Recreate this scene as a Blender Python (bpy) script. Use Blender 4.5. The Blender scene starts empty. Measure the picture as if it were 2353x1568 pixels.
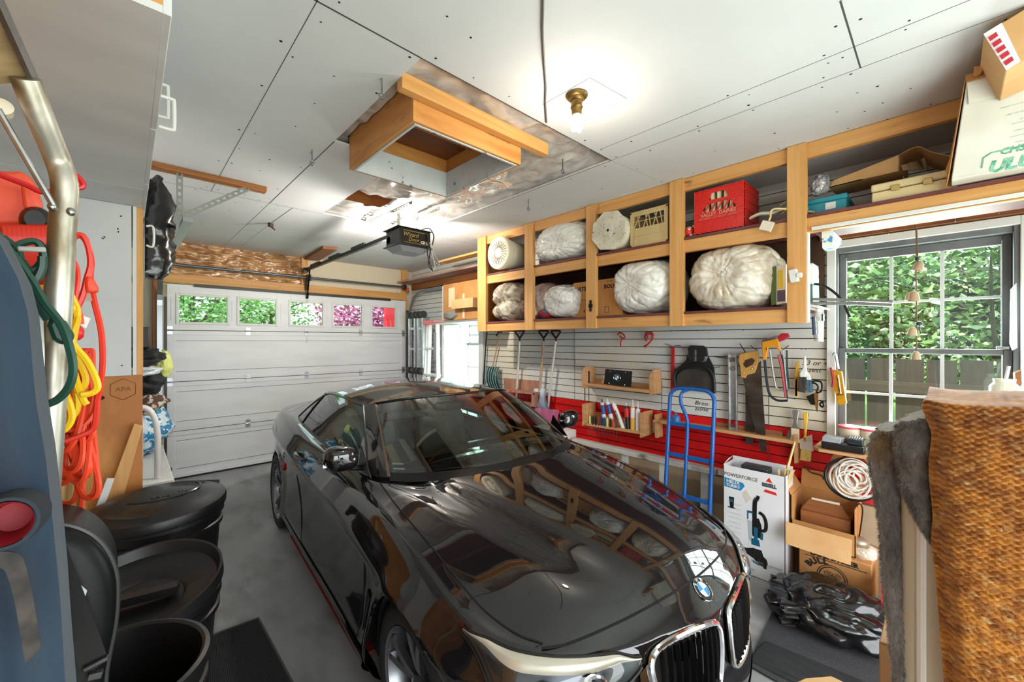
import bpy, bmesh, math, random
from mathutils import Vector as V, Matrix as M, noise as NZ
random.seed(7)
SC = bpy.context.scene
COL = SC.collection
PI = math.pi

# ---------------------------------------------------------------- camera geometry (lens and yaw found from the room's vanishing points)
FPX, YAW, EYE = 938.8, math.radians(43.26), V((0, 0, 1.68))
SY, CY = math.sin(YAW), math.cos(YAW)

def _ray(px, py):
    u = (px - 1176.5) / FPX
    w = (784 - py) / FPX
    return V((CY * u + SY, -SY * u + CY, w))

def at_x(px, py, x):
    r = _ray(px, py); return EYE + r * (x / r.x)

def at_y(px, py, y):
    r = _ray(px, py); return EYE + r * (y / r.y)

def at_z(px, py, z):
    r = _ray(px, py); return EYE + r * ((z - EYE.z) / r.z)

def mpp(p):
    return (SY * p[0] + CY * p[1]) / FPX      # metres per photo pixel at a point

# ---------------------------------------------------------------- materials
def lin(c):
    return tuple(((v / 255 / 12.92) if v <= 10 else ((v / 255 + .055) / 1.055) ** 2.4) for v in c)

MATS = {}
def mat(name, col, rough=.5, metal=0., col2=None, scale=(4, 4, 4), lo=.35, hi=.65, bump=0., bscale=None, coat=0., spec=.5,
        emit=0., detail=4, dist=0., sheen=0., trans=0., rough2=None, ior=1.5, bdist=.01, col3=None, scale3=(1, 1, 1), lo3=.5, hi3=.62):
    if name in MATS: return MATS[name]
    m = bpy.data.materials.new(name); m.use_nodes = True
    nt = m.node_tree; N = nt.nodes; L = nt.links
    b = N['Principled BSDF']
    b.inputs['Roughness'].default_value = rough
    b.inputs['Metallic'].default_value = metal
    b.inputs['Coat Weight'].default_value = coat
    b.inputs['Coat Roughness'].default_value = .03
    b.inputs['Specular IOR Level'].default_value = spec
    b.inputs['Sheen Weight'].default_value = sheen
    b.inputs['Transmission Weight'].default_value = trans
    b.inputs['IOR'].default_value = ior
    c1 = (*lin(col), 1)
    b.inputs['Base Color'].default_value = c1
    tc = None
    def tex(sc, det, d=0.):
        nonlocal tc
        if tc is None: tc = N.new('ShaderNodeTexCoord')
        mp = N.new('ShaderNodeMapping'); mp.inputs['Scale'].default_value = sc
        L.new(tc.outputs['Object'], mp.inputs['Vector'])
        n = N.new('ShaderNodeTexNoise'); n.inputs['Scale'].default_value = 1; n.inputs['Detail'].default_value = det
        n.inputs['Distortion'].default_value = d
        L.new(mp.outputs[0], n.inputs['Vector']); return n
    out = None
    if col2 is not None:
        n = tex(scale, detail, dist)
        r = N.new('ShaderNodeValToRGB'); r.color_ramp.elements[0].position = lo; r.color_ramp.elements[1].position = hi
        r.color_ramp.elements[0].color = c1; r.color_ramp.elements[1].color = (*lin(col2), 1)
        L.new(n.outputs['Fac'], r.inputs['Fac']); out = r.outputs['Color']
        if rough2 is not None:
            mr = N.new('ShaderNodeMapRange'); mr.inputs[1].default_value = lo; mr.inputs[2].default_value = hi
            mr.inputs[3].default_value = rough; mr.inputs[4].default_value = rough2
            L.new(n.outputs['Fac'], mr.inputs[0]); L.new(mr.outputs[0], b.inputs['Roughness'])
    if col3 is not None:
        n3 = tex(scale3, 5)
        r3 = N.new('ShaderNodeMapRange'); r3.inputs[1].default_value = lo3; r3.inputs[2].default_value = hi3
        L.new(n3.outputs['Fac'], r3.inputs[0])
        mx = N.new('ShaderNodeMix'); mx.data_type = 'RGBA'
        L.new(r3.outputs[0], mx.inputs[0])
        if out is not None: L.new(out, mx.inputs[6])
        else: mx.inputs[6].default_value = c1
        mx.inputs[7].default_value = (*lin(col3), 1); out = mx.outputs[2]
    if out is not None: L.new(out, b.inputs['Base Color'])
    if bump:
        nb = tex(bscale or scale, detail, dist)
        bp = N.new('ShaderNodeBump'); bp.inputs['Strength'].default_value = bump; bp.inputs['Distance'].default_value = bdist
        L.new(nb.outputs['Fac'], bp.inputs['Height']); L.new(bp.outputs[0], b.inputs['Normal'])
    if emit:
        b.inputs['Emission Color'].default_value = c1; b.inputs['Emission Strength'].default_value = emit
    MATS[name] = m
    return m

def wood(name, col, col2, axis, rough=.55, k=1.):
    s = {'x': (1.6 * k, 30 * k, 30 * k), 'y': (30 * k, 1.6 * k, 30 * k), 'z': (30 * k, 30 * k, 1.6 * k)}[axis]
    s3 = {'x': (4, 14, 14), 'y': (14, 4, 14), 'z': (14, 14, 4)}[axis]
    return mat(name, col, rough, col2=col2, scale=s, lo=.3, hi=.72, detail=5, dist=.6, bump=.15, bscale=s, bdist=.002,
               col3=tuple(int(c * .62) for c in col2), scale3=s3, lo3=.68, hi3=.78)

def glassy(name, tint=(235, 245, 240), rough=.0, refl=1., bumpy=0.):
    """thin pane: mirror-like reflection by Fresnel over a clear (slightly tinted) sheet"""
    if name in MATS: return MATS[name]
    m = bpy.data.materials.new(name); m.use_nodes = True
    nt = m.node_tree; N = nt.nodes; L = nt.links; N.clear()
    o = N.new('ShaderNodeOutputMaterial'); t = N.new('ShaderNodeBsdfTransparent'); g = N.new('ShaderNodeBsdfGlossy')
    f = N.new('ShaderNodeLayerWeight'); f.inputs['Blend'].default_value = .5
    pw = N.new('ShaderNodeMath'); pw.operation = 'POWER'; pw.inputs[1].default_value = 5
    mu = N.new('ShaderNodeMath'); mu.operation = 'MULTIPLY_ADD'; mu.inputs[1].default_value = .96 * min(refl, 1.); mu.inputs[2].default_value = .04 * refl; mu.use_clamp = True
    L.new(f.outputs['Facing'], pw.inputs[0])
    x = N.new('ShaderNodeMixShader')
    t.inputs[0].default_value = (*lin(tint), 1); g.inputs['Roughness'].default_value = rough
    L.new(pw.outputs[0], mu.inputs[0]); L.new(mu.outputs[0], x.inputs[0]); L.new(t.outputs[0], x.inputs[1]); L.new(g.outputs[0], x.inputs[2])
    L.new(x.outputs[0], o.inputs[0])
    if bumpy:
        tc = N.new('ShaderNodeTexCoord'); n = N.new('ShaderNodeTexNoise'); n.inputs['Scale'].default_value = 14
        bp = N.new('ShaderNodeBump'); bp.inputs['Strength'].default_value = bumpy
        L.new(tc.outputs['Object'], n.inputs['Vector']); L.new(n.outputs['Fac'], bp.inputs['Height'])
        L.new(bp.outputs[0], g.inputs['Normal']); L.new(bp.outputs[0], f.inputs['Normal'])
    MATS[name] = m; return m

def film(name, col, clear=.35, rough=.22, bump=.6, bscale=9., col2=None):
    """crinkled polythene: partly see-through, glossy"""
    if name in MATS: return MATS[name]
    m = mat(name, col, rough, spec=.6, col2=col2, scale=(7, 7, 7), bump=bump, bscale=(bscale,) * 3, bdist=.02, detail=3, dist=1.2)
    N = m.node_tree.nodes; L = m.node_tree.links
    b = N['Principled BSDF']; o = N['Material Output']
    for n in N:                     # sharp creases rather than soft lumps
        if n.type == 'BUMP':
            q = n.inputs['Height'].links[0].from_node; q.noise_type = 'RIDGED_MULTIFRACTAL'; q.inputs['Detail'].default_value = 5; q.inputs['Distortion'].default_value = .5; n.inputs['Distance'].default_value = .02
    t = N.new('ShaderNodeBsdfTransparent'); x = N.new('ShaderNodeMixShader'); x.inputs[0].default_value = clear
    L.new(b.outputs[0], x.inputs[1]); L.new(t.outputs[0], x.inputs[2]); L.new(x.outputs[0], o.inputs[0])
    return m

# ---------------------------------------------------------------- mesh builder
def rot(ax, deg):
    return M.Rotation(math.radians(deg), 3, ax)

def frame(o, x, y):
    """4x4 from origin, x axis, y axis"""
    x = V(x).normalized(); z = x.cross(V(y)).normalized(); y = z.cross(x)
    m = M.Identity(4)
    for i, a in enumerate((x, y, z)):
        for j in range(3): m[j][i] = a[j]
    m.translation = V(o); return m

def crv(pts, n=8, closed=False):
    """Catmull-Rom through points"""
    P = [V(p) for p in pts]; out = []
    k = len(P)
    rng = range(k) if closed else range(k - 1)
    for i in rng:
        if closed: a, b, c, d = P[i - 1], P[i], P[(i + 1) % k], P[(i + 2) % k]
        else: a, b, c, d = P[max(i - 1, 0)], P[i], P[i + 1], P[min(i + 2, k - 1)]
        for j in range(n):
            t = j / n
            out.append(.5 * ((2 * b) + (c - a) * t + (2 * a - 5 * b + 4 * c - d) * t * t + (3 * b - a - 3 * c + d) * t ** 3))
    if not closed: out.append(P[-1].copy())
    return out

class MB:
    def __init__(s): s.bm = bmesh.new()
    def face(s, vs, mi=0):
        try:
            f = s.bm.faces.new(vs); f.material_index = mi; return f
        except ValueError: return None
    def poly(s, pts, mi=0):
        return s.face([s.bm.verts.new(V(p)) for p in pts], mi)
    def box(s, a, b, mi=0, mx=None):
        x0, y0, z0 = (min(a[i], b[i]) for i in range(3)); x1, y1, z1 = (max(a[i], b[i]) for i in range(3))
        P = [V(p) for p in ((x0, y0, z0), (x1, y0, z0), (x1, y1, z0), (x0, y1, z0), (x0, y0, z1), (x1, y0, z1), (x1, y1, z1), (x0, y1, z1))]
        if mx is not None: P = [mx @ p for p in P]
        v = [s.bm.verts.new(p) for p in P]
        for f in ((3, 2, 1, 0), (4, 5, 6, 7), (0, 1, 5, 4), (1, 2, 6, 5), (2, 3, 7, 6), (3, 0, 4, 7)): s.face([v[i] for i in f], mi)
        return s
    def cbox(s, c, d, r=None, mi=0):
        m = M.Translation(V(c)) @ (r.to_4x4() if r is not None else M.Identity(4))
        h = [q / 2 for q in d]
        return s.box((-h[0], -h[1], -h[2]), h, mi, m)
    def bar(s, a, b, w, h, up=(0, 0, 1), mi=0):
        a = V(a); b = V(b); d = b - a; L = d.length; x = d.normalized(); u = V(up)
        if abs(x.dot(u)) > .99: u = V((0, 1, 0))
        m = frame(a, x, u.cross(x))       # y = side, z = up
        return s.box((0, -w / 2, -h / 2), (L, w / 2, h / 2), mi, m)
    def tube(s, pts, r, n=8, closed=False, mi=0, cap=True):
        P = [V(p) for p in pts]; k = len(P); rings = []
        R = r if isinstance(r, (list, tuple)) else [r] * k
        nrm = None
        for i in range(k):
            if closed: t = P[(i + 1) % k] - P[i - 1]
            else: t = P[min(i + 1, k - 1)] - P[max(i - 1, 0)]
            if t.length < 1e-9: t = V((0, 0, 1))
            t.normalize()
            if nrm is None:
                nrm = t.orthogonal().normalized()
            else:
                nrm = nrm - t * nrm.dot(t)
                if nrm.length < 1e-6: nrm = t.orthogonal()
                nrm.normalize()
            bn = t.cross(nrm)
            rings.append([s.bm.verts.new(P[i] + (nrm * math.cos(2 * PI * j / n) + bn * math.sin(2 * PI * j / n)) * R[i]) for j in range(n)])
        m = k if closed else k - 1
        for i in range(m):
            a, b = rings[i], rings[(i + 1) % k]
            for j in range(n): s.face((a[j], a[(j + 1) % n], b[(j + 1) % n], b[j]), mi)
        if cap and not closed:
            s.face(rings[0][::-1], mi); s.face(rings[-1], mi)
        return s
    def lathe(s, prof, mx=None, n=32, mi=0, sx=1., sy=1., a0=0., a1=2 * PI):
        """prof: (radius, height) pairs about local z"""
        mx = mx or M.Identity(4); full = abs(a1 - a0 - 2 * PI) < 1e-6
        cnt = n if full else n + 1; rows = []
        for r, h in prof:
            if r < 1e-6: rows.append([s.bm.verts.new(mx @ V((0, 0, h)))]); continue
            rows.append([s.bm.verts.new(mx @ V((r * sx * math.cos(a0 + (a1 - a0) * j / n), r * sy * math.sin(a0 + (a1 - a0) * j / n), h))) for j in range(cnt)])
        for a, b in zip(rows, rows[1:]):
            for j in range(n):
                j2 = (j + 1) % cnt
                if len(a) == 1 and len(b) == 1: continue
                if len(a) == 1: s.face((a[0], b[j2], b[j]), mi)
                elif len(b) == 1: s.face((a[j], a[j2], b[0]), mi)
                else: s.face((a[j], a[j2], b[j2], b[j]), mi)
        return s
    def prism(s, pts, t, mx=None, mi=0):
        """2-D outline extruded t along local z"""
        mx = mx or M.Identity(4)
        lo = [s.bm.verts.new(mx @ V((p[0], p[1], 0))) for p in pts]; hi = [s.bm.verts.new(mx @ V((p[0], p[1], t))) for p in pts]
        k = len(pts); s.face(lo[::-1], mi); s.face(hi, mi)
        for i in range(k): s.face((lo[i], lo[(i + 1) % k], hi[(i + 1) % k], hi[i]), mi)
        return s
    def slab(s, pts, d, mi=0):
        """3-D outline extruded by vector d"""
        d = V(d); lo = [s.bm.verts.new(V(p)) for p in pts]; hi = [s.bm.verts.new(V(p) + d) for p in pts]
        k = len(pts); s.face(lo[::-1], mi); s.face(hi, mi)
        for i in range(k): s.face((lo[i], lo[(i + 1) % k], hi[(i + 1) % k], hi[i]), mi)
        return s
    def grid(s, f, nu, nv, cu=False, cv=False, mi=0):
        cu_n = nu if cu else nu + 1; cv_n = nv if cv else nv + 1
        v = [[s.bm.verts.new(V(f(i / nu, j / nv))) for j in range(cv_n)] for i in range(cu_n)]
        for i in range(nu):
            for j in range(nv):
                s.face((v[i][j], v[(i + 1) % cu_n][j], v[(i + 1) % cu_n][(j + 1) % cv_n], v[i][(j + 1) % cv_n]), mi)
        return v
    def blob(s, c, rad, sub=3, f=None, mi=0, mx=None):
        r = bmesh.ops.create_icosphere(s.bm, subdivisions=sub, radius=1.)
        c = V(c)
        for v in r['verts']:
            d = v.co.copy(); k = f(d) if f else 1.
            p = V((d.x * rad[0], d.y * rad[1], d.z * rad[2])) * k
            if mx is not None: p = mx @ p
            v.co = c + p
        fs = set()
        for v in r['verts']: fs.update(v.link_faces)
        for q in fs: q.material_index = mi
        return r['verts']
    def text(s, body, size, mx, mi=0, depth=.0004, align='CENTER', shear=0., bold=0., sx=1.):
        cu = bpy.data.curves.new('t', 'FONT'); cu.body = body; cu.size = size; cu.align_x = align; cu.align_y = 'CENTER'
        cu.extrude = depth; cu.shear = shear; cu.offset = bold; cu.resolution_u = 2
        o = bpy.data.objects.new('t', cu); COL.objects.link(o)
        dg = bpy.context.evaluated_depsgraph_get(); me = bpy.data.meshes.new_from_object(o.evaluated_get(dg))
        n0 = len(s.bm.verts); f0 = len(s.bm.faces)
        s.bm.from_mesh(me); s.bm.verts.ensure_lookup_table(); s.bm.faces.ensure_lookup_table()
        for i in range(n0, len(s.bm.verts)):
            p = s.bm.verts[i].co; s.bm.verts[i].co = mx @ V((p.x * sx, p.y, p.z))
        for i in range(f0, len(s.bm.faces)): s.bm.faces[i].material_index = mi
        bpy.data.objects.remove(o); bpy.data.meshes.remove(me); bpy.data.curves.remove(cu)
        return s
    def xf(s, mx):
        for v in s.bm.verts: v.co = mx @ v.co
        return s
    def build(s, name, m, parent=None, smooth=True, bevel=0., ang=38, seg=2, local=False, sub=0, fix=True):
        bm = s.bm
        if fix: bmesh.ops.recalc_face_normals(bm, faces=bm.faces)
        th = math.radians(ang)
        for f in bm.faces: f.smooth = smooth
        for e in bm.edges:
            if len(e.link_faces) == 2 and e.calc_face_angle(0) > th: e.smooth = False
        me = bpy.data.meshes.new(name); bm.to_mesh(me); bm.free()
        for q in (m if isinstance(m, (list, tuple)) else [m]): me.materials.append(q)
        o = bpy.data.objects.new(name, me); COL.objects.link(o)
        if parent is not None:
            o.parent = parent
            if parent.type == 'EMPTY' and not local: o.matrix_parent_inverse = M.Translation(parent.location).inverted()
        if bevel:
            b = o.modifiers.new('bevel', 'BEVEL'); b.width = bevel; b.segments = seg; b.limit_method = 'ANGLE'; b.angle_limit = math.radians(40)
        if sub:
            b = o.modifiers.new('sub', 'SUBSURF'); b.levels = sub; b.render_levels = sub
        return o

def thing(name, label, cat, loc=(0, 0, 0), group=None, kind=None):
    o = bpy.data.objects.new(name, None); COL.objects.link(o); o.location = V(loc); o.empty_display_size = .05
    return tag(o, label, cat, group, kind)

def tag(o, label, cat, group=None, kind=None):
    if label: o['label'] = label
    if cat: o['category'] = cat
    if group: o['group'] = group
    if kind: o['kind'] = kind
    return o

def struct(o, label=None):
    o['kind'] = 'structure'
    if label: o['label'] = label; 
    return o

def fbm(p, sc=1., seed=0.):
    return NZ.fractal(V(p) * sc + V((seed * 7.1, seed * 3.3, seed * 1.7)), 1., 2., 4, noise_basis='PERLIN_ORIGINAL')

def sstep(a, b, x):
    t = min(max((x - a) / (b - a), 0.), 1.); return t * t * (3 - 2 * t)

# shared materials
PINE_X = wood('pine_x', (216, 162, 98), (194, 136, 74), 'x')
PINE_Y = wood('pine_y', (218, 164, 100), (196, 138, 76), 'y')
PINE_Z = wood('pine_z', (220, 168, 104), (198, 141, 78), 'z')
OLD_X = wood('aged_pine_x', (176, 112, 58), (140, 82, 38), 'x')
OLD_Y = wood('aged_pine_y', (150, 92, 48), (116, 66, 32), 'y')
OLD_Z = wood('aged_pine_z', (176, 112, 56), (140, 82, 38), 'z')
PLY = mat('plywood', (204, 138, 66), .55, col2=(176, 108, 44), scale=(3, 3, 1.2), dist=1.5, bump=.05, col3=(110, 66, 30), scale3=(6, 6, 6), lo3=.66, hi3=.74)
SHADE_BROWN = mat('shade_brown', (74, 44, 26), .6, col2=(48, 28, 16), scale=(3, 12, 3), dist=.8)
PURPLE = mat('maroon_painted_edge', (120, 62, 58), .6, col2=(92, 44, 46), scale=(6, 6, 6))
WHITE = mat('white_paint', (224, 224, 222), .45, col2=(214, 214, 213), scale=(3, 3, 3))
DRY = mat('primed_drywall', (216, 217, 219), .8, col2=(206, 207, 210), scale=(1.3, 1.3, 1.3), detail=5)
SEAM = mat('seam_shadow_gap', (70, 68, 66), .9)
BLACKM = mat('black_gap', (12, 12, 12), .8)
STEEL = mat('galvanised_steel', (170, 172, 172), .35, 1., col2=(140, 142, 142), scale=(30, 30, 30), lo=.3, hi=.7)
CHROME = mat('chrome', (225, 228, 230), .08, 1.)
ALU = mat('aluminium', (205, 208, 210), .38, .9, col2=(185, 188, 190), scale=(20, 20, 20))
BLACKP = mat('black_plastic', (17, 17, 18), .38, col2=(24, 24, 25), scale=(8, 8, 8))
BLACKG = mat('black_gloss_metal', (16, 16, 18), .22)
CARD = mat('cardboard', (196, 142, 84), .8, col2=(180, 126, 70), scale=(5, 5, 5))
CARD2 = mat('pale_cardboard', (212, 170, 118), .8, col2=(198, 152, 100), scale=(5, 5, 5))
INK = mat('black_ink', (38, 32, 28), .7)
REDP = mat('red_plastic', (208, 34, 26), .4, spec=.4)
BLUEP = mat('blue_paint', (26, 92, 168), .35)
CLEARGLASS = glassy('window_glass')
# ================================================================ THE ROOM
CZ, XW, YD = 2.90, 3.66, 6.42
# floor
CONC = mat('concrete', (130, 130, 130), .6, col2=(164, 164, 164), scale=(1.1, .8, 1), lo=.3, hi=.7, detail=9, dist=1.2, bump=.12, bscale=(60, 60, 60), bdist=.002,
           rough2=.42, col3=(100, 99, 98), scale3=(5, 2.2, 1), lo3=.5, hi3=.8)
b = MB(); b.box((-1.2, -1.6, -.1), (3.9, 6.7, 0)); struct(b.build('floor', CONC), 'grey stained concrete slab floor')
# ceiling with an opening left unboarded
HOLE = [(.92, 1.55), (2.38, 1.55), (2.39, 4.09), (1.355, 4.08), (1.36, 2.56), (.92, 2.56)]
b = MB(); bm = b.bm
outer = [(-1.2, -1.6), (3.9, -1.6), (3.9, 6.6), (-1.2, 6.6)]
es = []
for loop in (outer, HOLE):
    vs = [bm.verts.new((x, y, CZ)) for x, y in loop]
    es += [bm.edges.new((vs[i], vs[(i + 1) % len(vs)])) for i in range(len(vs))]
bmesh.ops.triangle_fill(bm, use_beauty=True, edges=es)
g = bmesh.ops.extrude_face_region(bm, geom=bm.faces[:])
for v in g['geom']:
    if isinstance(v, bmesh.types.BMVert): v.co.z += .014
def seam(a, c, w=.004):
    a = V((*a, CZ - .0006)); c = V((*c, CZ - .0006)); d = (c - a).normalized(); n = V((-d.y, d.x, 0)) * w / 2
    b.poly([a - n, c - n, c + n, a + n], 1)
for a, c, w in (((.495, -.6), (.495, 4.1), .003), ((.3, 1.545), (.92, 1.55), .008), ((.92, 1.55), (2.38, 1.55), .006), ((-.9, 4.1), (1.36, 4.1), .005), ((.92, 2.56), (.915, 4.1), .006),
                ((.915, 4.1), (.9, 6.3), .003), ((1.1, 4.1), (1.08, 4.85), .006), ((1.08, 4.85), (1.06, 6.3), .002), ((2.385, -1.), (2.38, 1.55), .003), ((2.195, -1.), (2.19, 1.5), .003),
                ((1.86, .26), (2.385, .262), .006), ((1.56, 1.13), (1.56, 1.43), .003), ((1.56, 1.13), (1.83, 1.1), .002), ((1.83, 1.1), (1.84, 1.4), .0015), ((.915, 5.3), (3.6, 5.3), .002),
                ((2.39, 4.09), (3.6, 4.1), .003), ((2.38, 1.55), (2.39, 4.09), .006), ((1.86, -1.2), (1.86, .26), .002), ((2.9, 1.5), (2.38, 1.55), .0015)):
    seam(a, c, w)
def nail(x, y, r=.006):
    b.poly([(x + r * math.cos(k * PI / 4), y + r * math.sin(k * PI / 4), CZ - .0007) for k in range(8)], 2)
rr = random.Random(3)
for x in (.46, .53, .7, .88, 1.0, 2.16, 2.23, 2.35, 2.42, 2.75, 3.0):
    for y in [q * .3 - .5 for q in range(20)]:
        if .9 < x < 2.4 and 1.4 < y < 4.15: continue
        if rr.random() < .62: nail(x + rr.uniform(-.015, .015), y + rr.uniform(-.05, .05), rr.uniform(.004, .007))
for x in [q * .2 for q in range(2, 17)]:
    for y in (1.5, 4.06, 4.14, 5.27, .22, .3):
        if .9 < x < 2.4 and 1.53 < y < 4.08: continue
        if rr.random() < .7: nail(x + rr.uniform(-.05, .05), y + rr.uniform(-.01, .01), rr.uniform(.004, .0065))
ceil_o = b.build('ceiling', [DRY, SEAM, BLACKM], smooth=False)
struct(ceil_o, 'white plasterboard ceiling with bare joints, screw heads and an unboarded bay')
# roof space seen through the opening
b = MB(); b.box((.3, 1.0, 3.2), (2.9, 4.7, 3.22)); b.box((.3, 1., 2.914), (.32, 4.7, 3.2)); b.box((2.88, 1, 2.914), (2.9, 4.7, 3.2)); b.box((.3, 1., 2.914), (2.9, 1.02, 3.2)); b.box((.3, 4.68, 2.914), (2.9, 4.7, 3.2))
for k in range(4):
    b.box((.35, 1.4 + k * .8, 2.99), (2.85, 1.44 + k * .8, 3.19))
struct(b.build('trim_1', OLD_X), 'dark timbers of the roof space above the ceiling opening')
FILM = film('vapour_barrier_film', (222, 219, 217), .05, .10, .9, 4., col2=(194, 186, 180))
FILM.node_tree.nodes['Principled BSDF'].inputs['Metallic'].default_value = .12
b = MB()
def vb(u, v):
    x = .86 + 1.6 * u; y = 1.48 + 2.66 * v
    p = V((x, y, 0)); z = .032 + .028 * fbm(p, 2.6, 1) + .022 * abs(NZ.noise(V((x * 2.2 + y * 3.4, x * 5 - y * 2.2, 2)))) + .01 * NZ.noise(V((x * 14, y * 9, 5)))
    e = min(u, 1 - u, v, 1 - v); z *= sstep(0, .06, e)
    return (x, y, CZ + .016 + max(z, 0))
vg = b.grid(vb, 80, 110)
kill = [f for f in b.bm.faces if (1.0 < f.calc_center_median().x < 1.76 and 1.765 < f.calc_center_median().y < 2.56)
        or (1.40 < f.calc_center_median().x < 1.74 and 3.42 < f.calc_center_median().y < 3.66 + .1 * f.calc_center_median().x - .15)]
bmesh.ops.delete(b.bm, geom=kill, context='FACES')
tag(b.build('vapour_barrier', FILM, ang=80), 'crinkled clear plastic sheeting over the insulation in the ceiling opening', 'plastic sheet')
# loft hatch box
hx0, hx1, hy0, hy1, hz0, hz1 = 1.008, 1.74, 1.77, 2.555, 2.75, 3.03
t = thing('loft_hatch', 'boxed wooden loft hatch hanging down through the plastic in the ceiling', 'loft hatch', (1.37, 2.16, 2.75))
HW = mat('hatch_plywood', (206, 146, 80), .5, col2=(182, 118, 56), scale=(1.5, 1.5, 12), lo=.35, hi=.7, dist=1.2, col3=(120, 70, 30), scale3=(3, 3, 9), lo3=.62, hi3=.7)
b = MB(); w = .02
b.box((hx0, hy0, hz0), (hx1, hy0 + w, hz1)); b.box((hx0, hy1 - w, hz0), (hx1, hy1, hz1))
b.box((hx0, hy0 + w, hz0), (hx0 + w, hy1 - w, hz1)); b.box((hx1 - w, hy0 + w, hz0), (hx1, hy1 - w, hz1))
b.build('box_frame', HW, t, bevel=.002)
b = MB(); w2 = .012; c0, c1, d0, d1 = hx0 + w, hx1 - w, hy0 + w, hy1 - w
b.box((c0, d1 - w2, hz0 - .004), (c1, d1, 2.92)); b.box((c1 - w2, d0, hz0 - .004), (c1, d1 - w2, 2.92)); b.box((c0, d0, hz0 - .004), (c0 + w2, d1 - w2, 2.92)); b.box((c0 + w2, d0, hz0 - .004), (c1 - w2, d0 + w2, 2.92))
SCUFF = mat('scuffed_white_board', (206, 208, 210), .7, col2=(190, 193, 197), scale=(4, 4, 4), col3=(84, 84, 86), scale3=(14, 14, 14), lo3=.66, hi3=.7)
b.build('lining', SCUFF, t)
b = MB(); b.box((hx0 + w, hy0 + w, hz1 - .012), (hx1 - w, hy1 - w, hz1)); b.build('cover_panel', mat('hatch_cover', (120, 66, 28), .6, col2=(96, 50, 20), scale=(2, 8, 2), dist=1), t)
b = MB(); b.box((.92, 1.715, 2.85), (1.93, 1.765, 2.925))
o = b.build('plank', PINE_X, bevel=.003); tag(o, 'loose pine batten lying along the near side of the loft hatch', 'plank')

# ---- right wall: grooved boards, white above, red below, plaster under
WB = mat('white_wall_boards', (218, 220, 220), .5, col2=(202, 206, 208), scale=(1.2, 1.2, 5), col3=(216, 208, 190), scale3=(.9, .9, .9), lo3=.5, hi3=.66)
RB = mat('red_wall_boards', (218, 24, 24), .42, col2=(196, 18, 20), scale=(2, 2, 9), col3=(206, 120, 120), scale3=(9, 9, 9), lo3=.76, hi3=.78)
W1 = (-.27, .56, 1.0, 2.37); W2 = (4.5, 5.4, .95, 1.93)
b = MB(); pitch = .0752; z = .57
def spans(z0, z1):
    s = [(-1.6, 6.5)]
    for w in (W1, W2):
        if z0 < w[3] and z1 > w[2]:
            n = []
            for a, c in s:
                if w[0] > a: n.append((a, min(c, w[0])))
                if w[1] < c: n.append((max(a, w[1]), c))
            s = [q for q in n if q[1] - q[0] > .001]
    return s
while z < CZ:
    z1 = min(z + pitch, CZ)
    for y0, y1 in spans(z, z1):
        red = z + pitch / 2 < 1.03
        b.box((XW, y0, z + .004), (XW + .02, y1, z1 - .003), 1 if red else 0)
        b.box((XW + .012, y0, z - .004), (XW + .022, y1, z1), 2)
    z = z1
for y in (2.86, 1.83, .95):          # upright joints
    b.box((XW - .001, y, 1.03 if y > 1 else .6), (XW + .002, y + .005, 1.78 if y > 2 else 1.3), 2)
rr = random.Random(5)
for k in range(130):
    y = rr.uniform(.6, 4.4); zz = rr.choice([1.06 + .0752 * j for j in range(10)]) + .03
    b.box((XW - .0015, y, zz), (XW + .001, y + .006, zz + .006), 2)
b.box((XW + .02, -1.6, 0), (XW + .1, 6.6, W1[2])); 
for y0, y1 in ((-1.6, W1[0]), (W1[1], W2[0]), (W2[1], 6.6)): b.box((XW + .02, y0, W1[2]), (XW + .1, y1, CZ))
b.box((XW + .02, W1[0], W1[3]), (XW + .1, W1[1], CZ)); b.box((XW + .02, W2[0], W2[3]), (XW + .1, W2[1], CZ))
wall_r = b.build('wall_right', [WB, RB, SEAM], smooth=False)
struct(wall_r, 'right wall of horizontal grooved boards, white over red')
b = MB(); b.box((XW - .012, -1.6, 0), (XW + .02, 6.42, .563))
struct(b.build('baseboard_right', mat('bare_plaster', (178, 160, 132), .8, col2=(150, 132, 104), scale=(1.5, 1.5, 1.5), lo=.4, hi=.6)), 'bare tan plaster strip under the red boards')
b = MB(); b.box((XW - .03, .6, .55), (XW, 3.4, .6))
struct(b.build('trim_2', mat('weathered_white_rail', (214, 210, 204), .6, col2=(170, 160, 150), scale=(12, 3, 12))), 'white ledge along the foot of the red boards')

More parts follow.
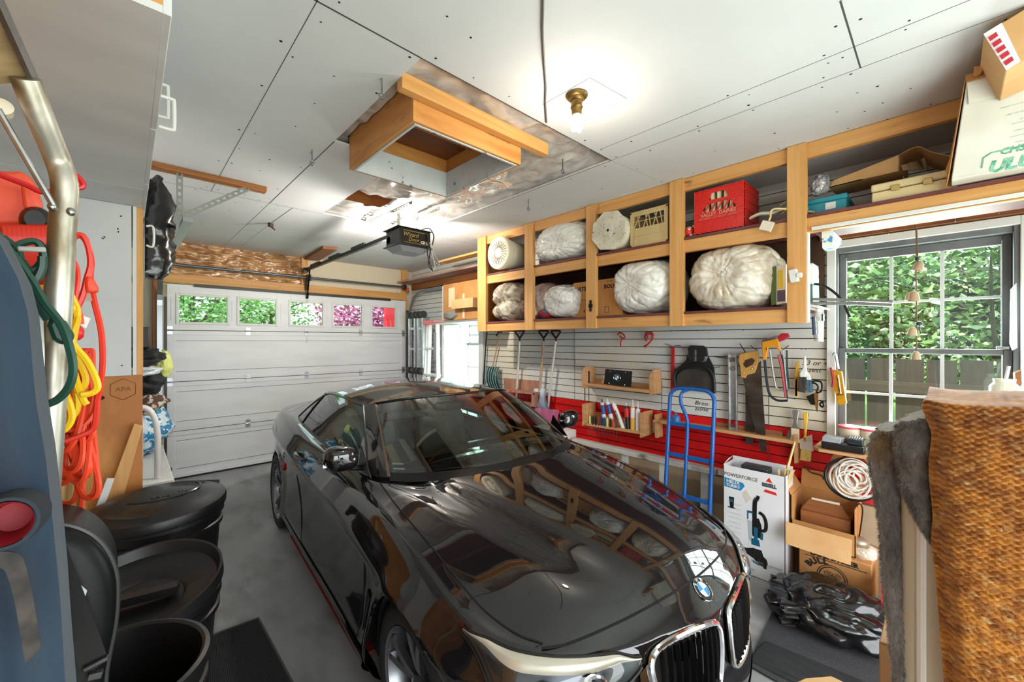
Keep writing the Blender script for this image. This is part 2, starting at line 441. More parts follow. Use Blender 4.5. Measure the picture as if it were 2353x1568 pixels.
# ---- window over the bench
GREYP = mat('grey_window_paint', (112, 114, 116), .5, col2=(92, 94, 96), scale=(6, 6, 6))
GREYL = mat('pale_grey_putty', (196, 200, 202), .5)
t = thing('window_1', 'old six-over-six grey sash window above the bench', None, (3.7, .14, 1.0), kind='structure')
b = MB(); tw = .045
b.box((3.63, .535, .95), (3.665, .585, 2.385)); b.box((3.63, -.335, .95), (3.665, -.285, 2.385)); b.box((3.63, -.285, 2.335), (3.665, .535, 2.385))
b.build('trim', WHITE, t, bevel=.003)
b = MB()
b.box((3.66, .525, 1.0), (3.78, .56, 2.37)); b.box((3.645, -.30, 1.0), (3.78, -.262, 2.37)); b.box((3.66, -.262, 2.3), (3.78, .525, 2.37)); b.box((3.66, -.285, .965), (3.78, .56, 1.0))
b.build('jamb', GREYP, t, bevel=.003)
def sash(z0, z1, x, zm):
    b = MB(); y0, y1 = -.262, .525; f = .036; d = .032
    b.box((x, y0, z0), (x + d, y0 + f, z1)); b.box((x, y1 - f, z0), (x + d, y1, z1)); b.box((x, y0 + f, z0), (x + d, y1 - f, z0 + .035)); b.box((x, y0 + f, z1 - (.055 if z1 > 2 else .03)), (x + d, y1 - f, z1))
    o = b.build('sash', GREYP, t, bevel=.004)
    b = MB()
    for y in (.252, .017): b.box((x + .004, y - .009, z0 + .03), (x + .022, y + .009, z1 - .03))
    b.box((x + .005, y0 + f, zm - .008), (x + .021, y1 - f, zm + .008))
    for yy in (y0 + f, y1 - f - .006): b.box((x - .001, yy, z0 + .035), (x + .01, yy + .006, z1 - .03))
    b.build('muntin', GREYL, o, bevel=.002)
    b = MB(); b.box((x + .013, y0 + f - .005, z0 + .03), (x + .016, y1 - f + .005, z1 - .03)); b.build('pane', CLEARGLASS, o, smooth=False)
sash(1.595, 2.30, 3.72, 1.94); sash(1.0, 1.63, 3.685, 1.322)
b = MB(); b.tube([(3.7, -.2 + k * .0, 1.62) for k in range(1)] + [(3.68, .14, 1.63)], .004, 6) if False else b.cbox((3.682, -.225, 1.64), (.02, .05, .018)); b.build('sash_lock', STEEL, t, bevel=.003)

# ---- second window near the far corner
t = thing('window_2', 'bright white far window half hidden by the ladders', None, (3.7, 4.95, .95), kind='structure')
b = MB()
b.box((3.6, 5.38, .9), (3.66, 5.5, 2.0)); b.box((3.6, 4.43, .9), (3.66, 4.52, 2.0)); b.box((3.6, 4.52, 1.92), (3.66, 5.38, 2.0))
for k in range(3): b.box((3.58, 5.39 + .036 * k, .9), (3.6, 5.405 + .036 * k, 1.95))
b.build('trim', WHITE, t, bevel=.006)
for z0, z1, x in ((1.62, 1.92, 3.72), (.95, 1.65, 3.69)):
    b = MB()
    b.box((x, 4.5, z0), (x + .03, 4.55, z1)); b.box((x, 5.34, z0), (x + .03, 5.4, z1)); b.box((x, 4.55, z0), (x + .03, 5.34, z0 + .04)); b.box((x, 4.55, z1 - .035), (x + .03, 5.34, z1))
    b.box((x, 4.86, z0), (x + .02, 4.885, z1)); b.box((x, 5.1, z0), (x + .02, 5.125, z1)); b.box((x, 4.55, (z0 + z1) / 2 - .01), (x + .02, 5.34, (z0 + z1) / 2 + .01))
    o = b.build('sash', WHITE, t, bevel=.003)
    b = MB(); b.box((x + .012, 4.52, z0), (x + .015, 5.38, z1)); b.build('pane', CLEARGLASS, o, smooth=False)
b = MB()
b.grid(lambda u, v: (3.62 + .018 * math.sin(u * 44) , 5.0 + .36 * u, .96 + .96 * v), 60, 4)
b.build('sheer_curtain', film('sheer_white', (238, 240, 240), .3, .7, .1), t)

# ---- left and near walls
b = MB(); b.box((-1.1, -1.6, 0), (-1.0, 6.6, CZ)); struct(b.build('wall_left', WHITE), 'white left wall behind the hanging cords')
b = MB(); b.box((-1.0, -1.6, 0), (-.75, -1.5, CZ)); b.box((3.15, -1.6, 0), (3.66, -1.5, CZ)); b.box((-.75, -1.6, 2.2), (3.15, -1.5, CZ)); struct(b.build('wall_near', WHITE), 'white wall behind the photographer with an opening added for fill light')  # unseen opening, added so fill light can enter from behind the camera

# ---- door wall: framing above and beside the garage door
b = MB(); b.box((-1.0, YD + .08, 0), (.36, YD + .12, CZ)); b.box((3.45, YD + .08, 0), (XW, YD + .12, CZ)); b.box((.36, YD + .08, 2.37), (3.45, YD + .12, CZ))
wb = b.build('wall_back', mat('cream_board', (206, 198, 180), .7, col2=(190, 182, 164), scale=(2, 2, 2)))
struct(wb, 'garage door wall with bare framing and exposed insulation')
b = MB(); b.box((.24, YD - .02, 2.39), (3.52, YD + .08, 2.50)); b.build('header', PINE_X, wb, bevel=.003)
b = MB(); b.box((1.835, YD - .02, 2.50), (1.925, YD + .08, CZ)); b.build('stud', PINE_Z, wb, bevel=.003)
b = MB(); b.box((3.43, YD - .02, 2.5), (3.54, YD + .08, CZ)); b.build('stud', PINE_Z, wb, bevel=.003)
b = MB(); b.box((3.46, YD - .02, 0), (3.54, YD + .08, 2.39)); b.build('stud', PINE_Z, wb, bevel=.003)
b = MB(); b.box((.215, YD - .04, 0), (.305, YD + .08, 2.9)); b.build('stud', OLD_Z, wb, bevel=.003)
INS = film('insulation_behind_film', (202, 156, 106), .0, .25, .6, 6., col2=(150, 98, 58))
b = MB(); b.grid(lambda u, v: (.305 + 1.53 * u, YD + .03 - .035 * abs(NZ.noise(V((u * 5 + v * 4, v * 3 - u * 9, 1)))) - .02 * fbm((u * 4, v * 6, 0), 2), 2.5 + .4 * v), 70, 30)
b.build('insulation', INS, wb, ang=80)
b = MB(); b.box((1.925, YD + .02, 2.5), (3.43, YD + .04, CZ)); b.build('panel', mat('beige_board', (214, 200, 176), .7), wb)

# ---- sectional garage door
DW = mat('door_white_steel', (226, 227, 229), .42, col2=(218, 219, 222), scale=(2, 2, 8))
t = thing('door_1', 'white sectional garage door with a row of five small windows', None, (1.9, 6.4, 0), kind='structure')
dx0, dx1, dy = .345, 3.485, 6.385
ZS = [0.02, .585, 1.185, 1.81, 2.372]
WIN = [(.455, .94), (1.075, 1.5), (1.69, 2.12), (2.285, 2.715), (2.895, 3.3)]
for k in range(4):
    z0, z1 = ZS[k], ZS[k + 1]; b = MB()
    if k < 3:
        b.box((dx0, dy, z0 + .003), (dx1, dy + .03, z1 - .003))
        b.box((dx0, dy - .008, z1 - .055), (dx1, dy, z1 - .004)); b.box((dx0, dy - .008, z0 + .004), (dx1, dy, z0 + .045))
        b.box((dx0, dy - .006, z0 + .045), (dx0 + .07, dy, z1 - .055)); b.box((dx1 - .07, dy - .006, z0 + .045), (dx1, dy, z1 - .055))
        for q in (.2, .8): 
            zz = z0 + (z1 - z0) * q; b.box((dx0 + .07, dy - .003, zz), (dx1 - .07, dy, zz + .006)); b.box((dx0 + .09, dy - .0035, zz - .004), (dx1 - .09, dy + .001, zz - .001), 1)
    else:
        wz0, wz1 = 1.915, 2.235; xs = dx0
        for a, c in WIN:
            b.box((xs, dy, z0 + .003), (a, dy + .03, z1)); xs = c
            b.box((a, dy, z0 + .003), (c, dy + .03, wz0)); b.box((a, dy, wz1), (c, dy + .03, z1))
        b.box((xs, dy, z0 + .003), (dx1, dy + .03, z1))
        b.box((dx0, dy - .008, z0 + .004), (dx1, dy, z0 + .045))
        for a in (.38, .99, 1.56, 2.18, 2.77, 3.37): b.box((a, dy - .005, 1.93), (a + .012, dy, 2.2))
    b.box((dx0, dy - .002, z1 - .003), (dx1, dy + .02, z1 + .003), 1)
    o = b.build('door_section', [DW, SEAM], t, smooth=False, bevel=.002)
    if k == 3:
        for a, c in WIN:
            b = MB(); f = .03
            b.box((a - f, dy - .012, wz0 - f), (a, dy + .02, wz1 + f)); b.box((c, dy - .012, wz0 - f), (c + f, dy + .02, wz1 + f)); b.box((a, dy - .012, wz1), (c, dy + .02, wz1 + f)); b.box((a, dy - .012, wz0 - f), (c, dy + .02, wz0))
            fr = b.build('window_frame', WHITE, o, bevel=.004)
            b = MB(); b.box((a, dy + .008, wz0), (c, dy + .011, wz1)); b.build('pane', CLEARGLASS, o, smooth=False)
b = MB(); b.box((.6, dy - .03, 2.35), (3.2, dy + .0, 2.385)); b.build('top_strut', mat('dark_angle_iron', (62, 62, 58), .5, .6), t)
b = MB(); b.box((dx0, dy, 0), (dx1, dy + .03, .022)); b.build('bottom_seal', BLACKP, t)
for k in (1, 2, 3):
    for x in (.37, 1.17, 1.9, 2.7, 3.44):
        b = MB(); z = ZS[k]
        b.cbox((x, dy - .011, z - .03), (.05, .006, .04)); b.cbox((x, dy - .011, z + .03), (.05, .006, .04)); b.tube([(x - .03, dy - .016, z), (x + .03, dy - .016, z)], .008, 8)
        b.build('hinge', ALU, t)
b = MB(); b.tube([(1.905, 6.3, 2.33), (1.907, 6.3, 2.0), (1.9, 6.3, 1.7)], .003, 5); b.blob((1.9, 6.3, 1.69), (.008, .008, .012), 1); b.build('pull_cord', mat('white_cord', (226, 224, 216), .7), t)
# tracks and spring tube
TRK = mat('track_steel', (150, 154, 158), .3, .9)
for side, x in (('left', .275), ('right', 3.53)):
    t = thing('door_track', 'galvanised curved garage door track on the %s side of the door' % side, 'door track', (x, 6.3, 0))
    yend = 3.25 if side == 'left' else 4.4
    pts = [(x, 6.33, .05), (x, 6.33, 1.3), (x, 6.33, 2.1)] + [(x, 6.33 - .4 * (1 - math.cos(a)), 2.1 + .4 * math.sin(a)) for a in [PI / 2 * k / 10 for k in range(1, 11)]] + [(x, 5., 2.5 if side == 'right' else 2.46), (x, yend, 2.5 if side == 'right' else 2.44)]
    b = MB()
    for k in range(len(pts) - 1):
        b.bar(pts[k], pts[k + 1], .05 if side == 'left' else .03, .025, up=(0, 1, 0) if k < 3 else (0, 0, 1))
    b.build('rail', TRK, t)
    b = MB(); xx = x + (.05 if side == 'left' else -.05)
    b.box((xx - .012, 6.28, .05), (xx + .012, 6.33, 2.2)); b.build('weather_strip', BLACKP, t)
t = thing('spring_tube', 'long dark torsion tube across the wall above the garage door', 'torsion tube', (1.9, 6.28, 2.59))
b = MB(); b.tube([(.33, 6.28, 2.59), (3.42, 6.28, 2.59)], .017, 12); b.build('tube', mat('tube_steel', (104, 110, 116), .4, .8), t)
b = MB(); b.cbox((1.9, 6.3, 2.59), (.05, .08, .09)); b.box((1.885, 6.33, 2.42), (1.915, 6.4, 2.62)); b.build('center_bracket', BLACKG, t)
for x in (.34, 3.41):
    b = MB(); b.lathe([(.0, -.02), (.05, -.02), (.05, -.012), (.04, -.008), (.04, .008), (.05, .012), (.05, .02), (0, .02)], frame((x, 6.28, 2.59), (0, 1, 0), (0, 0, 1)), 20); b.build('cable_drum', mat('drum_black', (40, 38, 36), .5), t)
b = MB(); b.cbox((3.45, 6.25, 2.55), (.05, .02, .06)); b.build('red_bracket', mat('orange_red_paint', (206, 74, 40), .5), t)

# ---- plank screwed to the ceiling with perforated angle carrying the track
t = thing('ceiling_plank', 'brown plank on the ceiling with perforated steel angle hanging from it', 'plank', (.47, 3.72, 2.88))
b = MB(); b.box((.1, 3.68, 2.862), (.803, 3.76, 2.9)); b.build('board', OLD_X, t, bevel=.002)
def perf(a, c, w=.034, n=None, face=(0, -1, 0), par=None, name='perforated_angle'):
    a = V(a); c = V(c); d = c - a; L = d.length; x = d.normalized(); y = V(face).cross(x).normalized(); z = x.cross(y)
    mx = frame(a, x, y); b = MB(); n = n or max(4, int(L / .045)); s = L / n
    for k in range(n):            # ladder of little plates leaves real slots
        b.box((k * s, -w / 2, 0), (k * s + s * .5, w / 2, .003), 0, mx)
        b.box((k * s + s * .5, -w / 2, 0), ((k + 1) * s, -w * .2, .003), 0, mx); b.box((k * s + s * .5, w * .2, 0), ((k + 1) * s, w / 2, .003), 0, mx)
    b.box((0, -w / 2, -.03), (L, -w / 2 + .003, 0), 0, mx)
    return b.build(name, mat('zinc_angle', (150, 152, 146), .45, .7), par, smooth=False)
perf((.267, 3.7, 2.5), (.267, 3.7, 2.865), .036, par=t); perf((.28, 3.69, 2.56), (.68, 3.69, 2.862), .036, par=t)

# plank at far ceiling
b = MB(); b.slab([at_z(700, 597, 2.86), at_z(742, 572, 2.86), at_z(775, 575, 2.86), at_z(733, 600, 2.86)][:4], (0, 0, .04))
tag(b.build('plank', OLD_Y, bevel=.002), 'short brown board fixed flat to the ceiling above the garage door', 'plank')

# ---- garage door opener
t = thing('garage_door_opener', 'black ceiling-hung garage door opener with gold script on its side', 'door opener', (1.95, 3.5, 2.5))
ox0, ox1, oy0, oy1, oz0, oz1 = 1.79, 2.11, 3.38, 3.65, 2.565, 2.715
b = MB(); b.box((ox0, oy0, oz0), (ox1, oy1, oz1)); b.box((ox0 - .025, oy0 - .012, oz1), (ox1 + .012, oy1 + .02, oz1 + .01)); b.box((ox0 - .025, oy0 - .012, oz0 - .01), (ox1 + .02, oy1 + .02, oz0)); b.blob((1.95, 3.5, oz1 + .012), (.05, .05, .03), 2)
b.build('housing', mat('opener_black', (30, 28, 25), .4), t, bevel=.006)
b = MB(); b.box((1.815, oy0 - .001, 2.58), (2.09, oy0, 2.7), 0)
b.build('side_panel', mat('opener_dark_brown', (36, 30, 22), .35), t)
b = MB(); mx = frame((1.9, oy0 - .0015, 2.66), (1, 0, 0), (0, 0, 1)); b.text('Wizard', .052, mx, shear=.25)
mx = frame((1.93, oy0 - .0015, 2.617), (1, 0, 0), (0, 0, 1)); b.text('Door', .048, mx, shear=.25)
b.box((1.83, oy0 - .002, 2.692), (2.08, oy0 - .001, 2.696)); b.box((1.83, oy0 - .002, 2.585), (2.08, oy0 - .001, 2.588))
b.build('lettering', mat('gold_print', (190, 160, 84), .4), t)
b = MB(); b.text('CD LP', .034, frame((2.05, oy0 - .002, 2.605), (1, 0, 0), (0, 0, 1)), bold=.002); b.build('lettering', mat('white_print', (225, 225, 225), .5), t)
b = MB()
b.prism([(ox0 - .01, oy0), (ox1 + .01, oy0), (ox1 + .01, oy1), (ox0 - .01, oy1)], -.001, M.Translation((0, 0, oz0 - .011)))
v = [(ox0, oy0, oz0 - .011), (ox1, oy0, oz0 - .011), (ox1, oy1, oz0 - .011), (ox0, oy1, oz0 - .011)]; l = [(ox0 + .05, oy0 + .04, oz0 - .055), (ox1 - .05, oy0 + .04, oz0 - .055), (ox1 - .05, oy1 - .04, oz0 - .055), (ox0 + .05, oy1 - .04, oz0 - .055)]
b.poly(l)
for k in range(4): b.poly([v[k], v[(k + 1) % 4], l[(k + 1) % 4], l[k]])
b.build('lamp_lens', mat('frosted_lens', (150, 152, 160), .35, spec=.6), t, bevel=.004)
b = MB(); b.lathe([(0, 0), (.035, 0), (.035, .02), (.022, .022), (.02, .03), (0, .03)], frame((ox0, 3.6, 2.63), (0, 1, 0), (0, 0, 1)).copy() , 20)
b.build('lamp_socket', mat('grey_metal', (110, 112, 116), .3, .7), t)
b = MB(); b.bar((1.83, 3.6, 2.68), (1.845, 6.2, 2.69), .035, .035)
for y in (4.2, 4.9, 5.6): b.bar((1.835, y, 2.7), (1.838, y + .35, 2.7), .05, .04)
b.build('rail', mat('rail_black', (34, 36, 40), .4, .3), t)
b = MB(); b.bar((1.84, 6.2, 2.69), (1.86, 6.36, 2.69), .06, .06); b.bar((1.86, 6.12, 2.67), (1.9, 6.34, 2.36), .02, .012); b.bar((1.9, 6.34, 2.38), (1.9, 6.37, 2.3), .03, .03); b.build('door_arm', BLACKG, t)
for a, c in (((843, 513), (943, 468)), ((897, 523), (1006, 481))):
    perf(at_z(*a, 2.885), at_z(*c, 2.885), .04, face=(0, 0, -1), par=t, name='ceiling_angle')
for x in (1.84, 2.03):
    o_ = perf((x, 3.5, 2.72), (x, 3.5, 2.885), .03, par=t, name='hanger_strap')
b = MB()
b.tube(crv([(2.06, 3.37, 2.7), (2.07, 3.35, 2.6), (2.06, 3.35, 2.5), (2.1, 3.35, 2.38), (2.12, 3.36, 2.35), (2.08, 3.36, 2.4), (2.1, 3.37, 2.52), (2.12, 3.4, 2.58)]), .006, 6)
b.tube(crv([(2.02, 3.4, 2.73), (2.09, 3.37, 2.75), (2.14, 3.37, 2.69), (2.13, 3.38, 2.6)]), .006, 6)
b.build('power_cord', BLACKP, t)
b = MB(); b.tube(crv([(2.11, 3.36, 2.54), (2.13, 3.35, 2.44), (2.14, 3.35, 2.38), (2.11, 3.36, 2.345), (2.09, 3.36, 2.36)]), .004, 6); b.tube(crv([(2.13, 3.4, 2.6), (2.15, 3.36, 2.5), (2.2, 3.36, 2.42), (2.17, 3.38, 2.44), (2.12, 3.4, 2.5)]), .0025, 5)
b.tube(crv([at_z(1030, 488, 2.9), at_z(1018, 510, 2.84), (2.17, 3.4, 2.7), (2.15, 3.4, 2.56)]), .002, 5); b.build('bell_wire', mat('white_wire', (224, 220, 206), .5), t)

# ---- ceiling lamp
t = thing('ceiling_lamp', 'bare spiral bulb in an old brass ceiling holder', 'ceiling lamp', (1.62, 1.254, 2.9))
BR = mat('old_brass', (150, 120, 66), .35, .8, col2=(110, 84, 44), scale=(30, 30, 30))
mx = M.Translation((1.62, 1.254, 2.9))
b = MB(); b.lathe([(0, 0), (.052, 0), (.054, -.008), (.045, -.018), (.036, -.02), (.034, -.03), (.03, -.034), (0, -.034)], mx, 32); b.build('canopy', BR, t)
b = MB(); b.lathe([(.028, -.03), (.028, -.06), (.031, -.064), (.026, -.07), (.024, -.1), (.018, -.102), (0, -.102)], mx, 24); b.build('socket', BR, t)
b = MB(); pts = []
for k in range(120):
    a = k / 120; r = .026 * (math.sin(PI * (.18 + .72 * a)) ** .5); pts.append((1.62 + r * math.cos(a * 2 * PI * 4), 1.254 + r * math.sin(a * 2 * PI * 4), 2.79 - .07 * a))
b.tube(pts, .0075, 8)
BULB = mat('lit_bulb', (255, 238, 200), .3, emit=9)
b.build('bulb', BULB, t)
b = MB(); b.lathe([(0, 2.805 - 2.9), (.022, -.1), (.024, -.112), (.014, -.118), (0, -.118)], mx, 20); b.build('bulb_base', WHITE, t)

# ---- hooks, wire
for k, (px, py, l) in enumerate(((877, 180, 'steel eye hook in the ceiling at the near end of the opening'), (717, 345, 'small steel eye hook in the ceiling beside the curled plasterboard edge'), (1293, 366, 'small steel eye hook in the plastic right of the hatch'), (1214, 458, 'small steel eye hook at the far right edge of the opening'))):
    p = at_z(px, py, CZ); b = MB()
    b.tube([p, p - V((0, 0, .07))], .004, 6); b.tube([p + V((.012 * math.sin(a), 0, -.082 + .014 * math.cos(a))) for a in [2 * PI * j / 14 for j in range(13)]], .004, 6)
    tag(b.build('ceiling_hook', STEEL), l, 'hook')
p = at_z(622, 513, CZ); b = MB(); b.cbox(p - V((0, 0, .02)), (.04, .03, .04), rot('Z', 30)); b.bar(p - V((0, 0, .03)), p - V((-.03, .03, .07)), .02, .01)
tag(b.build('ceiling_bracket', mat('rusty_metal', (78, 60, 44), .6, .5)), 'small rusty bracket on the ceiling short of the garage door', 'bracket')
b = MB(); wp = [(1.02, .93), (1.10, 1.01), (1.2, 1.09), (1.32, 1.2), (1.45, 1.31), (1.56, 1.4), (1.69, 1.52)]
b.tube(crv([(x + .008 * math.sin(k * 2.2), y, CZ - .006) for k, (x, y) in enumerate(wp)]), .0045, 6)
tag(b.build('ceiling_wire', mat('grey_wire', (96, 94, 92), .6)), 'grey wire stapled across the ceiling toward the lamp', 'wire')
# ================================================================ THE CAR (local axes: x across, y from nose to tail, z up)
from mathutils.bvhtree import BVHTree
CAR = thing('car', 'dark glossy hardtop coupe parked nose toward the camera in the middle of the garage', 'car', (1.59, .57, 0))
CAR.rotation_euler = (0, 0, -.072); CAR.scale = (.985,) * 3
def car_paint():
    m = mat('dark_car_paint', (8, 7, 10), .6, 0., coat=1., spec=.06, col2=(15, 13, 17), scale=(160, 160, 160), detail=2)
    m.node_tree.nodes['Principled BSDF'].inputs['Coat IOR'].default_value = 1.7
    return m
PAINT = car_paint()
TRIMB = mat('car_black_trim', (10, 10, 11), .3); RUBBER = mat('tyre_rubber', (24, 24, 25), .75, bump=.2, bscale=(60, 60, 60))
RIMM = mat('alloy_rim', (132, 134, 138), .28, .9); CARGLASS = glassy('car_glass', (176, 190, 182), 0., 4.2)
LINER = mat('wheel_well_black', (8, 8, 8), .9)
EDGE = [(0, .02, .700), (.15, .028, .703), (.30, .068, .706), (.45, .138, .709), (.57, .215, .711), (.66, .30, .715), (.72, .39, .724), (.765, .50, .750),
        (.788, .65, .795), (.798, .85, .848), (.80, 1.1, .893), (.797, 1.35, .925), (.79, 1.7, .950), (.79, 2.2, .962), (.79, 2.7, .98), (.785, 3.2, 1.005),
        (.768, 3.6, 1.015), (.735, 4.0, 1.005), (.68, 4.3, .99), (.55, 4.5, .98), (.3, 4.58, .98), (0, 4.6, .98)]
def lerp_tab(tab, x):
    if x <= tab[0][0]: return tab[0][1]
    for (a, u), (c, w) in zip(tab, tab[1:]):
        if x <= c:
            return u + (w - u) * (x - a) / (c - a)
    return tab[-1][1]
def smooth_tab(tab, x):
    """monotone-ish cubic through table"""
    n = len(tab)
    if x <= tab[0][0]: return tab[0][1]
    if x >= tab[-1][0]: return tab[-1][1]
    for i in range(n - 1):
        if x <= tab[i + 1][0]: break
    x0, y0 = tab[i]; x1, y1 = tab[i + 1]; h = x1 - x0
    def sl(j):
        if j <= 0: return (tab[1][1] - tab[0][1]) / (tab[1][0] - tab[0][0])
        if j >= n - 1: return (tab[-1][1] - tab[-2][1]) / (tab[-1][0] - tab[-2][0])
        return (tab[j + 1][1] - tab[j - 1][1]) / (tab[j + 1][0] - tab[j - 1][0])
    t = (x - x0) / h; m0, m1 = sl(i) * h, sl(i + 1) * h
    return (2 * t ** 3 - 3 * t ** 2 + 1) * y0 + (t ** 3 - 2 * t * t + t) * m0 + (-2 * t ** 3 + 3 * t * t) * y1 + (t ** 3 - t * t) * m1
def cr(P, x):
    n = len(P) - 1; x = min(max(x, 0), n); i = min(int(x), n - 1); t = x - i
    def g(j):
        if j < 0: q = P[1]; return V((-q[0], q[1], q[2]))
        if j > n: q = P[n - 1]; return V((-q[0], q[1], q[2]))
        return V(P[j])
    a, b_, c, d = g(i - 1), g(i), g(i + 1), g(i + 2)
    return .5 * ((2 * b_) + (c - a) * t + (2 * a - 5 * b_ + 4 * c - d) * t * t + (3 * b_ - a - 3 * c + d) * t ** 3)
SIDE = [(0, 0), (.03, .03), (.07, .054), (.13, .076), (.2, .1), (.235, .112), (.27, .106), (.36, .092), (.5, .086), (.66, .09), (.8, .104), (.88, .108), (.95, .09), (1, .05)]
FRNT = [(0, 0), (.03, .012), (.08, .020), (.16, .026), (.3, .030), (.45, .034), (.55, .052), (.7, .058), (.85, .04), (1, -.03)]
WHEELS = ((.786, .33), (3.586, .33)); RA = .358
def wall(p, v, sgn=1):
    e = cr(EDGE, p); d = cr(EDGE, min(p + .02, 21)) - cr(EDGE, max(p - .02, 0))
    n = V((d.y, -d.x, 0)); n.normalize()
    side = min(max((abs(n.x) - .35) / .5, 0), 1)
    o = smooth_tab(FRNT, v) * (1 - side) + smooth_tab(SIDE, v) * side
    zb = .175
    z = e.z + (zb - e.z) * v
    s = e.y + n.y * o
    if side > .2:
        for ws, wz in WHEELS:
            r = math.hypot(s - ws, z - wz)
            o += .022 * side * math.exp(-((r - RA - .01) / .055) ** 2) * (1 if z > .25 else .5)
    return V((sgn * (e.x + n.x * o), e.y + n.y * o, z))
ZC = [(.02, .700), (.05, .730), (.1, .770), (.18, .815), (.3, .850), (.5, .887), (.75, .922), (1.0, .952), (1.2, .976), (1.5, .985), (2.2, .97), (3.2, 1.0), (3.8, 1.045), (4.2, 1.055), (4.45, 1.035), (4.6, .98)]
def edge_at_s(s):
    lo, hi = 0., 21.
    for _ in range(40):
        m = (lo + hi) / 2
        if cr(EDGE, m).y < s: lo = m
        else: hi = m
    return cr(EDGE, lo)
def crown(t, s, e):
    k = min(abs(t) / max(e.x, 1e-4), 1.)
    z = e.z + (smooth_tab(ZC, s) - e.z) * (1 - k ** 2.4)
    if s < 1.5:          # raised centre of the bonnet, its shoulders running to the grilles
        tr = .23 + .30 * min(s, 1.4) / 1.4
        f = sstep(.1, .45, s)
        z += .017 * f * (1 - sstep(-.05, .05, abs(t) - tr)) - .006 * f
        z += .008 * f * math.exp(-((abs(t) - tr - .17) / .07) ** 2) * (1 if abs(t) < e.x - .02 else 0)
    return z
def top(t, s):
    return V((t, s, crown(t, s, edge_at_s(s))))
b = MB(); bm = b.bm
NS = 10; PS = [k / NS for k in range(21 * NS + 1)]
NV, NK = 34, 22
for sg in (1, -1):
    rows = []
    for p in PS:
        e = cr(EDGE, p)
        tops = [bm.verts.new((sg * e.x * k / NK, e.y, crown(e.x * k / NK, e.y, e) if e.x > .004 else e.z)) for k in range(NK + 1)]
        walls = [bm.verts.new(wall(p, (k / NV) ** 1.25, sg)) for k in range(1, NV + 1)]
        rows.append(tops + walls)
    for a, c in zip(rows, rows[1:]):
        for k in range(NK + NV): b.face((a[k], a[k + 1], c[k + 1], c[k]))
bmesh.ops.remove_doubles(bm, verts=bm.verts, dist=.0006)
bmesh.ops.dissolve_degenerate(bm, dist=.0003, edges=bm.edges)
# wheel arches
for ws, wz in WHEELS:
    inside = lambda v: math.hypot(v.co.y - ws, v.co.z - wz) < RA and abs(v.co.x) > .6
    kill = [f for f in bm.faces if all(inside(v) for v in f.verts)]
    bmesh.ops.delete(bm, geom=kill, context='FACES')
    for v in bm.verts:
        if inside(v) and v.link_faces:
            r = math.hypot(v.co.y - ws, v.co.z - wz)
            if r > 1e-4:
                v.co.y = ws + (v.co.y - ws) * RA / r; v.co.z = wz + (v.co.z - wz) * RA / r
                if v.co.z < .16: v.co.z = .16
# cut the cabin opening
kill = [f for f in bm.faces if 1.62 < f.calc_center_median().y < 3.5 and abs(f.calc_center_median().x) < .66 and f.calc_center_median().z > .85]
bmesh.ops.delete(bm, geom=kill, context='FACES')
for v in [v for v in bm.verts if not v.link_faces]: bm.verts.remove(v)
bmesh.ops.recalc_face_normals(bm, faces=bm.faces)
BODY_BVH = BVHTree.FromBMesh(bm)
b.build('body', PAINT, CAR, local=True, ang=75)
def side_pt(s, z, off=.0, sgn=-1):
    h = BODY_BVH.ray_cast(V((sgn * 2, s, z)), V((-sgn, 0, 0)))
    p, n = h[0], h[1]
    if p is None: return None
    if n.x * sgn < 0: n = -n
    return p + n * off
def top_pt(t, s, off=0.):
    p = top(abs(t), s); p.x = t; return p + V((0, 0, off))
GAP = mat('panel_gap', (4, 4, 4), .9)
def gap(pts, r=.0028, name='panel_gap', m=GAP):
    pts = [p for p in pts if p is not None]
    b = MB(); b.tube(pts, r, 6); return b.build(name, m, CAR, local=True)
for sg in (-1, 1):
    # bonnet side gap, from the screen corner to the lamp
    line = [(.735, 1.45), (.755, 1.2), (.757, .9), (.752, .68), (.735, .5), (.69, .36), (.645, .285)]
    gap([top_pt(sg * p.x, p.y, .001) for p in crv([(a, c, 0) for a, c in line], 8)], .0032)
    # door outline
    d = [side_pt(s, z, .0005, sg) for s, z in [(1.235, .9), (1.225, .8), (1.245, .65), (1.27, .5), (1.285, .38), (1.3, .28)]]
    gap(d); gap([side_pt(s, z, .0005, sg) for s, z in [(2.86, .96), (2.83, .86), (2.72, .68), (2.6, .5), (2.52, .36), (2.5, .28)]])
    gap([side_pt(1.3 + k * .1, .28, .0005, sg) for k in range(13)])
    gap([side_pt(.3 + .006 * k, .62 - .0005 * k * k * .05, .0005, sg) for k in range(26)], .0025)
# bonnet front gap
gap([top_pt(t, .100 + .34 * t * t + .12 * t ** 4, .001) for t in [k / 40 * .66 for k in range(-40, 41)]], .0042)
